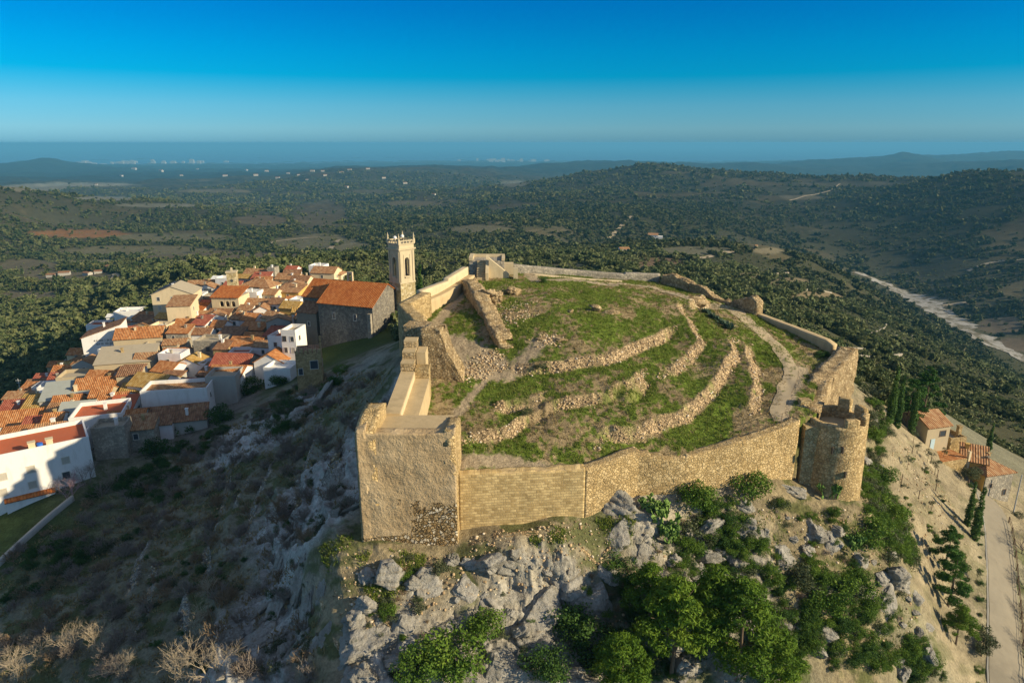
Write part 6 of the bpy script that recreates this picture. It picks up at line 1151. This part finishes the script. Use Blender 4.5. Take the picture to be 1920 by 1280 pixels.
# scatter by zone (polygons drawn on the ground)
def zone(poly, n, seed, f=None, clump=None):
    pts = np.array([hit_f(h_base, *q)[:2] for q in poly]); lo, hi = pts.min(0), pts.max(0); r = np.random.default_rng(seed); out = np.zeros((0, 2)); 
    for _ in range(60):
        q = lo+(hi-lo)*r.random((n*4, 2)); x, y = q.T; c = np.zeros(len(q), bool)
        for i in range(len(pts)):
            x1, y1 = pts[i]; x2, y2 = pts[(i+1) % len(pts)]; c ^= ((y1 > y) != (y2 > y)) & (x < (x2-x1)*(y-y1)/((y2-y1) or 1e-9)+x1)
        q = q[c]
        if clump: q = q[fbm(q[:, 0]*clump, q[:, 1]*clump, seed, 3) > .47]
        out = np.r_[out, q]
        if len(out) >= n: break
    return out[:n]
def clear(q, solid=True):
    x, y = q.T; ok = ~inside(x, y)
    ok &= ~((x > T0x-1) & (x < T1x+1) & (y > Ty-1.2) & (y < Ty+7)); ok &= np.hypot(x-rcx, y-rcy) > 4.2
    if len(RQ): ok &= np.min(np.hypot(x[:, None]-RQ[:, 0], y[:, None]-RQ[:, 1]), axis=1) > 2.6
    return q[ok]
WSL = [(0,1070),(150,940),(330,850),(480,770),(600,700),(720,690),(735,790),(668,960),(600,1010),(575,1060),(630,1250),(640,1279),(0,1279)]
cnt = {}
def scatter(q, kinds, smin, smax, name, label, cat, group, cap=300, dz=.1, flat=.95):
    q = clear(q)
    for x, y in q[:cap]:
        kd = random.choice(kinds); s = random.uniform(smin, smax); plant(kd, name, label, cat, group, x, y, g(x, y)-dz*s, s, s*flat*random.uniform(.8, 1.15))
scatter(zone([(480,1279),(540,1080),(640,880),(668,960),(600,1010),(575,1060),(625,1250)], 75, 15), ['oshrub', 'thicket', 'brush', 'oshrub'], .35, 1.0, 'ridge_shrub', 'scrubby plant clinging to the shaded rock of the ridge below the square tower', 'shrub', 'scrub on the shaded ridge')
FSL = [(1190,1020),(1280,960),(1430,930),(1500,960),(1600,950),(1640,1000),(1700,1100),(1760,1279),(1100,1279),(1150,1150)]
rb = random.Random(44); qz = np.concatenate([clear(q) for q in (zone(FSL, 60, 41), zone([(620,1040),(900,1040),(1150,1040),(1150,1200),(1100,1279),(680,1279),(620,1150)], 40, 42), zone([(1630,780),(1660,800),(1650,960),(1720,1120),(1690,1180),(1620,1000)], 16, 43), zone([(470,1279),(470,1150),(560,1000),(640,860),(668,960),(600,1010),(575,1060),(620,1230),(600,1279)], 34, 44))])
for x, y in qz:
    s = .4+1.7*rb.random()**2; o = link_obj('rock', BM_[rb.randrange(5)]); w_ = x < -12.5
    tag(o, 'grey rock jutting from the shaded ridge left of the square tower' if w_ else 'pale limestone rock jutting from the sunlit front slope', 'rock', 'rocks of the shaded ridge' if w_ else 'small rocks of the front slope'); o.location = (x, y, g(x, y)-.1*s); o.scale = (s, s*rb.uniform(.7, 1.2), s*rb.uniform(.7, 1.3)); o.rotation_euler = (rb.uniform(-.5, .5), rb.uniform(-.5, .5), rb.uniform(0, 6.28))
scatter(zone(WSL, 297, 1), ['thicket', 'thicket', 'brush'], 1.1, 2.4, 'bare_thicket', 'leafless grey-brown thicket on the shaded west slope', 'shrub', 'bare thickets on the shaded slope')
scatter(zone([(170,930),(330,840),(480,770),(600,700),(640,720),(560,800),(430,860),(300,960),(100,1100),(0,1150),(0,1075)], 150, 2, clump=.12), ['dshrub', 'oshrub', 'dshrub'], .7, 1.6, 'dark_shrub', 'dark evergreen shrub on the shaded west slope', 'shrub', 'evergreen shrubs on the shaded slope')
scatter(zone([(400,1279),(250,1200),(150,1100),(350,950),(560,830),(640,900),(560,1060),(500,1200)], 50, 8, clump=.15), ['dshrub', 'oshrub'], .4, .9, 'low_shrub', 'low shrub between the rocky ribs of the shaded slope', 'shrub', 'low shrubs between the shaded rocks')
FSL = [(1190,1020),(1280,960),(1430,930),(1500,960),(1600,950),(1640,1000),(1700,1100),(1760,1279),(1100,1279),(1150,1150)]
scatter(zone(FSL, 290, 3, clump=.18), ['shrub', 'shrub', 'oshrub', 'dshrub'], .5, 1.35, 'slope_shrub', 'green shrub on the sunlit rocky front slope', 'shrub', 'shrubs on the sunlit front slope')
scatter(zone([(1430,1190),(1560,1150),(1660,1130),(1740,1200),(1770,1279),(1440,1279)], 70, 14), ['shrub', 'dshrub', 'shrub'], .6, 1.4, 'lower_shrub', 'leafy green shrub in the dense growth at the lower right of the front slope', 'shrub', 'dense shrubs at the foot of the front slope')
scatter(zone(FSL, 130, 13), ['oshrub', 'shrub', 'brush', 'thicket'], .3, .85, 'low_shrub', 'low scrubby bush between the rocks of the sunlit front slope', 'shrub', 'low scrub on the sunlit front slope')
scatter(zone([(640,1060),(760,1040),(900,1080),(1000,1130),(1100,1080),(1180,1000),(1150,1200),(1100,1279),(680,1279),(620,1150)], 70, 4, clump=.2), ['shrub', 'oshrub', 'brush'], .3, .8, 'ledge_shrub', 'small shrub on the rocks under the square tower', 'shrub', 'shrubs under the square tower')
scatter(zone([(1625,745),(1665,800),(1650,880),(1690,980),(1720,1080),(1660,1050),(1615,950),(1630,850)], 150, 5), ['shrub', 'shrub', 'oshrub'], .7, 1.5, 'edge_shrub', 'green shrub in the belt between the round tower and the brown slope', 'shrub', 'shrubs along the brown slope')
scatter(zone([(1690,830),(1740,870),(1810,1000),(1830,1200),(1800,1250),(1760,1050),(1690,950)], 40, 6), ['oshrub', 'shrub'], .25, .6, 'tuft_shrub', 'tiny shrub dotted on the bare brown slope', 'shrub', 'tiny shrubs on the brown slope')
for k in range(16):
    f = k/15; q = RQ[int(f*(n_-6))]-RN[int(f*(n_-6))]*(-2.9 if RN[0][0] < 0 else 2.9); s = random.uniform(.3, .75); plant(random.choice(['shrub', 'dshrub']), 'hedge_shrub', 'clipped small shrub in the row along the road kerb', 'shrub', 'shrub row along the road', q[0], q[1], g(*q), s)
for k in range(14):
    q = RQ[int(k/13*(n_-8))]+RN[int(k/13*(n_-8))]*(-4.2 if RN[0][0] < 0 else 4.2); s = random.uniform(.5, 1.1); plant(random.choice(['oshrub', 'brush']), 'verge_shrub', 'scrubby bush beyond the railing of the road', 'shrub', 'scrub beyond the road railing', q[0]+random.uniform(0, 2), q[1], g(q[0]+1, q[1]), s)
for k, f in enumerate((.12, .30, .45, .62, .78)):
    i = int(f*(n_-6)); q = RQ[i]+RN[i]*(-3.3 if RN[0][0] < 0 else 3.3); plant('grey', 'bare_tree', 'bare tree growing beyond the railing along the right of the road', 'tree', 'bare trees along the road', q[0], q[1], g(*q)-.2, 1.0)
# bushes round the town and inside it
scatter(zone([(0,700),(130,640),(170,690),(60,780),(0,800)], 60, 7), ['mid'], .5, 1.0, 'valley_tree', 'rounded tree on the valley side left of the town', 'tree', 'trees left of the town', dz=.3)
# middle distance and far woods
def woods():
    r = np.random.default_rng(11); N = 190000; u = (r.random(N)*2-1)*R(50); rr_ = np.exp(r.random(N)*math.log(3600/125)+math.log(125)); x, y = rr_*np.sin(u), rr_*np.cos(u)
    keep = r.random(N) < np.clip((rr_/600)**.5, .35, 1.0)
    den = fbm(x/70, y/70, 221, 4)*.6+fbm(x/18, y/18, 223, 3)*.4; keep &= den > np.where((x > 60) & (rr_ < 650), .455, .425)
    x, y, rr_ = x[keep], y[keep], rr_[keep]; fm = bil(FM.reshape(UU.shape), us, rs, np.arctan2(x, y), rr_); k = (fm < .35) | (r.random(len(x)) < .05); x, y, rr_ = x[k], y[k], rr_[k]
    z = G(x, y); px, py = proj(x, y, z)
    twn = np.array([(-20,960),(0,760),(100,690),(150,610),(270,565),(300,530),(420,510),(600,500),(720,520),(735,560),(760,700),(700,960),(600,1300),(-20,1300)]); c = np.zeros(len(x), bool)
    for i in range(len(twn)):
        x1, y1 = twn[i]; x2, y2 = twn[(i+1) % len(twn)]; c ^= ((y1 > py) != (y2 > py)) & (px < (x2-x1)*(py-y1)/((y2-y1) or 1e-9)+x1)
    k = ~(c & (rr_ < 238)) & (z > -182.5+0*z) & ~((px > 1560) & (py > 770) & (rr_ < 170)) & ~((rr_ < 150) & (np.abs(u[keep][:len(x)]) < 0)) & (px > -420) & (px < 2350)
    riv = np.array([hit(*q)[:2] for q in ((1600,510),(1640,525),(1680,541),(1712,557),(1745,577),(1780,596),(1815,618),(1845,640),(1885,655),(1919,672))]); rp = np.concatenate([np.linspace(riv[i], riv[i+1], 8) for i in range(len(riv)-1)])
    nr_ = (rr_ > 500) & (rr_ < 1100) & (px > 1500); ix = np.nonzero(nr_)[0]; k[ix] &= np.min(np.hypot(x[ix, None]-rp[:, 0], y[ix, None]-rp[:, 1]), axis=1) > 15
    x, y, z, rr_, px, py = x[k], y[k], z[k], rr_[k], px[k], py[k]; s = (.38+.5*r.random(len(x))+.9*r.random(len(x))**5)*np.clip(.8+rr_/2400, .8, 1.8)
    vis = np.zeros(len(x), bool)
    for i in range(0, len(x), 4000): vis[i:i+4000] = visible(x[i:i+4000], y[i:i+4000], z[i:i+4000]+4) | (r.random(len(x[i:i+4000])) < .25)
    x, y, z, rr_, s, px, py = x[vis], y[vis], z[vis], rr_[vis], s[vis], px[vis], py[vis]
    print('woods', len(x))
    # the 300 that show largest stand as trees of their own
    vv = visible(x, y, z+4) & (px > 10) & (px < 1910) & (py < 1270) & (py > 300)
    # hidden behind the castle?
    order = np.argsort(-(s/rr_)*vv); big = order[:296]; rest = np.setdiff1d(np.arange(len(x)), big)
    for i in big: plant('mid', 'woodland_tree', 'bushy tree in the open woods around and beyond the castle hill', 'tree', 'nearest woodland trees', float(x[i]), float(y[i]), float(z[i]-.3), float(s[i]*.82), float(s[i]*.82*r.uniform(.75, 1.1)))
    x, y, z, rr_, s = x[rest], y[rest], z[rest], rr_[rest], s[rest]
    def bulk(sel, tv, tf, ttint, name, label, mt_='forest'):
        n = len(sel); m = len(tv[0]); a = r.random(n)*6.28; ca_, sa = np.cos(a), np.sin(a); which = r.integers(0, len(tv), n); TV = np.stack(tv)[which]
        sx = s[sel]; sz_ = sx*r.uniform(.7, 1.25, n); TV = TV*np.stack([r.uniform(.7, 1.7, n), r.uniform(.7, 1.2, n), np.ones(n)], 1)[:, None, :]; X = x[sel, None]+(TV[:, :, 0]*ca_[:, None]-TV[:, :, 1]*sa[:, None])*sx[:, None]; Y = y[sel, None]+(TV[:, :, 0]*sa[:, None]+TV[:, :, 1]*ca_[:, None])*sx[:, None]; Z = z[sel, None]-.3+TV[:, :, 2]*sz_[:, None]
        V = np.stack([X, Y, Z], 2).reshape(-1, 3); F = (np.asarray(tf)[None]+(np.arange(n)*m)[:, None, None]).reshape(-1, np.asarray(tf).shape[1]); tt = (ttint[None, :]*.55+r.random(n)[:, None]*.55).ravel()
        tag(link_obj(name, mesh_np(name, V, F, M[mt_], tint=tt)), label, 'woodland', kind='stuff')
    tv = []
    for k in range(6):
        me = leafcloud(150, lobeset(9, 2.1, 3.8, 300+k, .2), 1.25, 300+k, M['forest']); v = np.empty(len(me.vertices)*3); me.vertices.foreach_get('co', v); tv.append(v.reshape(-1, 3)); bpy.data.meshes.remove(me)
    tf = np.arange(600).reshape(150, 4); bulk(np.nonzero(rr_ < 560)[0], tv, tf, r.random(150).repeat(4), 'woods', 'mixed scrub woodland on the slopes around the castle', 'scrub')
    tv = []
    for k in range(6):
        me = leafcloud(34, lobeset(6, 2.0, 3.4, 320+k, .2), 2.3, 320+k, M['forest']); v = np.empty(len(me.vertices)*3); me.vertices.foreach_get('co', v); tv.append(v.reshape(-1, 3)); bpy.data.meshes.remove(me)
    tf = np.arange(136).reshape(34, 4); bulk(np.nonzero((rr_ >= 560) & (rr_ < 1500))[0], tv, tf, r.random(34).repeat(4), 'woods.001', 'dark scrub woodland over the valley and far slopes')
    tv = []
    for k in range(6):
        me = leafcloud(14, lobeset(4, 2.4, 3.2, 330+k, .2), 3.4, 330+k, M['forest']); v = np.empty(len(me.vertices)*3); me.vertices.foreach_get('co', v); tv.append(v.reshape(-1, 3)); bpy.data.meshes.remove(me)
    tf = np.arange(56).reshape(14, 4); bulk(np.nonzero(rr_ >= 1500)[0], tv, tf, r.random(14).repeat(4), 'woods.002', 'distant woodland fading over the plain and hills')
    N = 95000; u = (r.random(N)*2-1)*R(50); rr_ = np.exp(r.random(N)*math.log(1100/128)+math.log(128)); x, y = rr_*np.sin(u), rr_*np.cos(u); z = G(x, y); px, py = proj(x, y, z); c = np.zeros(N, bool)
    for i in range(len(twn)):
        x1, y1 = twn[i]; x2, y2 = twn[(i+1) % len(twn)]; c ^= ((y1 > py) != (y2 > py)) & (px < (x2-x1)*(py-y1)/((y2-y1) or 1e-9)+x1)
    fm = bil(FM.reshape(UU.shape), us, rs, np.arctan2(x, y), rr_); k = ~(c & (rr_ < 238)) & ~((px > 1560) & (py > 770) & (rr_ < 170)) & (px > -420) & (px < 2350) & ((fm < .3) | (r.random(N) < .08)) & (fbm(x/9, y/9, 231, 3) > .40)
    ix = np.nonzero((rr_ > 500) & (px > 1500))[0]; k[ix] &= np.min(np.hypot(x[ix, None]-rp[:, 0], y[ix, None]-rp[:, 1]), axis=1) > 13
    x, y, z, rr_ = x[k], y[k], z[k], rr_[k]; s = .10+.28*r.random(len(x))**1.6+rr_/6000; bulk(np.arange(len(x)), tv, tf, r.random(14).repeat(4), 'undergrowth.001', 'low scrub between the trees of the slopes and the valley', 'scrub')
woods()
# loose stones on the banks, grass tufts on plateau and ledges
def stones():
    r = np.random.default_rng(21); c = []
    for k, (q, h, w) in enumerate(BK):
        n = int(len(q)*(13 if k < 8 else 6)); i = r.integers(0, len(q)-1, n); d = q[i+1]-q[i]; d /= np.maximum(np.hypot(*d.T), 1e-6)[:, None]; nn = np.c_[-d[:, 1], d[:, 0]]; p_ = q[i]+d*r.random((n, 1))*.8+nn*(r.normal(size=(n, 1))*w*.36-.15); p_ = p_[fbm(p_[:, 0]*.23, p_[:, 1]*.23, 77, 3) > .31]; c.append(p_)
    for px, py, rad in ((905, 690, 2.4), (880, 700, 2), (965, 575, 2.6), (950, 600, 2.2), (1030, 635, 1.6), (985, 590, 1.6), (920, 672, 1.6)):
        p_ = hit(px, py); c.append(np.array(p_[:2])+r.normal(size=(170, 2))*rad*.5)
    c = np.concatenate(c); e = zone([(620,1040),(860,1010),(1100,980),(1180,1000),(1100,1100),(900,1120),(700,1200),(640,1200)], 900, 22); e2 = zone(FSL, 900, 23); e3 = zone([(1660,800),(1740,860),(1810,1000),(1820,1200),(1760,1100),(1690,950)], 700, 24)
    c = np.concatenate([c, clear(e), clear(e2), clear(e3)]); n = len(c); bm = bmesh.new(); bmesh.ops.create_icosphere(bm, subdivisions=1, radius=1); tv = np.array([v.co[:] for v in bm.verts]); tf = np.array([[v.index for v in f.verts] for f in bm.faces]); bm.free()
    s = (.05+.10*r.random(n)**2.4)[:, None, None]; jit = 1+.35*r.normal(size=(n, len(tv), 1))*.6; st_ = np.stack([1+.5*r.random(n), 1+.3*r.random(n), .6+.4*r.random(n)], 1)[:, None, :]; a = r.random(n)*6.28
    V = tv[None]*jit*st_*s; ca_, sa = np.cos(a)[:, None], np.sin(a)[:, None]; X = V[:, :, 0]*ca_-V[:, :, 1]*sa+c[:, 0:1]; Y = V[:, :, 0]*sa+V[:, :, 1]*ca_+c[:, 1:2]; Z = V[:, :, 2]+(G(c[:, 0], c[:, 1])+.03)[:, None]
    m, nt, b = newmat('loose_stone', .95, .08); at_ = nd(nt, 'ShaderNodeAttribute', attribute_name='tint').outputs['Fac']; link(nt, ramp(nt, at_, [(0, (.24, .17, .10)), (.4, (.42, .30, .17)), (.75, (.56, .42, .25)), (1, (.64, .57, .45))]), b.inputs['Base Color'])
    F = (tf[None]+(np.arange(n)*len(tv))[:, None, None]).reshape(-1, 3); tag(link_obj('rubble', mesh_np('rubble', np.stack([X, Y, Z], 2).reshape(-1, 3), F, m, tint=r.random(n).repeat(len(tv)))), 'loose tan stones spilling along the terrace banks', 'stones', kind='stuff')
stones()
def tufts(name, c, s0, s1, mat, label, seed, nb=7, wide=.22):
    r = np.random.default_rng(seed); n = len(c); s = (s0+(s1-s0)*r.random(n)); cc = np.repeat(c, nb, 0); ss = np.repeat(s, nb); m = n*nb; o = r.normal(size=(m, 2))*ss[:, None]*.55; b0 = cc+o; z = G(b0[:, 0], b0[:, 1])-.02; a = r.random(m)*6.28; w = ss*wide; L = ss*(.6+.8*r.random(m)); lean = r.normal(size=(m, 2))*L[:, None]*.45
    A_ = np.stack([b0[:, 0]-np.cos(a)*w, b0[:, 1]-np.sin(a)*w, z], 1); B_ = np.stack([b0[:, 0]+np.cos(a)*w, b0[:, 1]+np.sin(a)*w, z], 1); C_ = np.stack([b0[:, 0]+lean[:, 0], b0[:, 1]+lean[:, 1], z+L], 1)
    V = np.stack([A_, B_, C_], 1).reshape(-1, 3); tag(link_obj(name, mesh_np(name, V, np.arange(3*m).reshape(m, 3), M[mat], tint=np.repeat(np.repeat(r.random(n), nb)*.7+r.random(m)*.3, 3))), label, 'grass', kind='stuff')
rg_ = np.random.default_rng(31); q = np.c_[rg_.uniform(-14, 50, 60000), rg_.uniform(55, 116, 60000)]; q = q[inside(*q.T)]
gv_ = fbm(q[:, 0]*.28, q[:, 1]*.28, 151, 5)+(fbm(q[:, 0]*2.4, q[:, 1]*1.7, 152, 4)-.5)*.75; tb = bil(tm.reshape(UU.shape), us, rs, np.arctan2(*q.T), np.hypot(*q.T)); bb = bil(BM.reshape(UU.shape), us, rs, np.arctan2(*q.T), np.hypot(*q.T))
ok = (gv_ > .46) & (tb < .4) & (bb < .35); tufts('grass', q[ok][:16000], .10, .24, 'grass', 'short green grass over the castle plateau', 32)
ok = (gv_ <= .46) & (tb < .5) & (bb < .5); tufts('dry_grass', q[ok][:5000], .10, .22, 'dry', 'dry tan grass between the green patches of the plateau', 33)
e = np.concatenate([zone([(600,1030),(860,1005),(1100,975),(1200,960),(1180,1020),(1000,1020),(860,1040),(700,1150),(620,1130)], 1500, 34, clump=.3), zone(FSL, 1200, 35, clump=.3)]); tufts('grass.001', clear(e), .12, .32, 'grass', 'grass tufts on the ledges of the sunlit front slope', 36)
e = zone(WSL, 3500, 37); tufts('undergrowth', clear(e), .15, .45, 'dry', 'withered grass and undergrowth on the shaded west slope', 38)
for k, (pl, lb) in enumerate((([(1592,655),(1640,657),(1675,652),(1690,640)],'lowest pale terrace wall on the spur right of the parapet'),([(1600,640),(1650,642),(1680,634),(1688,622)],'second pale terrace wall on the spur right of the parapet'),([(1605,626),(1640,626),(1660,616),(1664,606)],'third curved terrace wall on the spur above the second'),([(1590,668),(1650,672),(1700,665)],'long grey terrace wall below the lowest curved one'),([(1705,650),(1712,635),(1710,618)],'short curved terrace wall at the right end of the spur terraces'),([(1440,515),(1480,512),(1510,520)],'pale terrace bank high on the spur beyond the ruined wall'),([(1480,545),(1530,543),(1560,550)],'pale terrace bank edging the ploughed plot on the spur'))):
    wall('terrace_wall', hp(pl, 1.5, .9), .8, M['greystone'], lb, 'terrace wall', res=.8, jag=.25, rough=.2, seed=60+k)
# ------------------------------------------------------------------ air: one closed box of thin haze round the whole place
mb = MB(); mb.box(-64000, 64000, -3000, 66000, -420, 12); hz = bpy.data.materials.new('haze'); hz.use_nodes = True; nt = hz.node_tree; nt.nodes.remove(nt.nodes['Principled BSDF'])
pv = nd(nt, 'ShaderNodeVolumePrincipled', {'Color': (.16, .54, .84, 1), 'Density': HAZE, 'Anisotropy': .0}); link(nt, pv.outputs[0], nt.nodes['Material Output'].inputs['Volume'])
o = mb.build('haze', hz); tag(o, 'thin blue haze in the air over the plain', 'haze', kind='stuff')
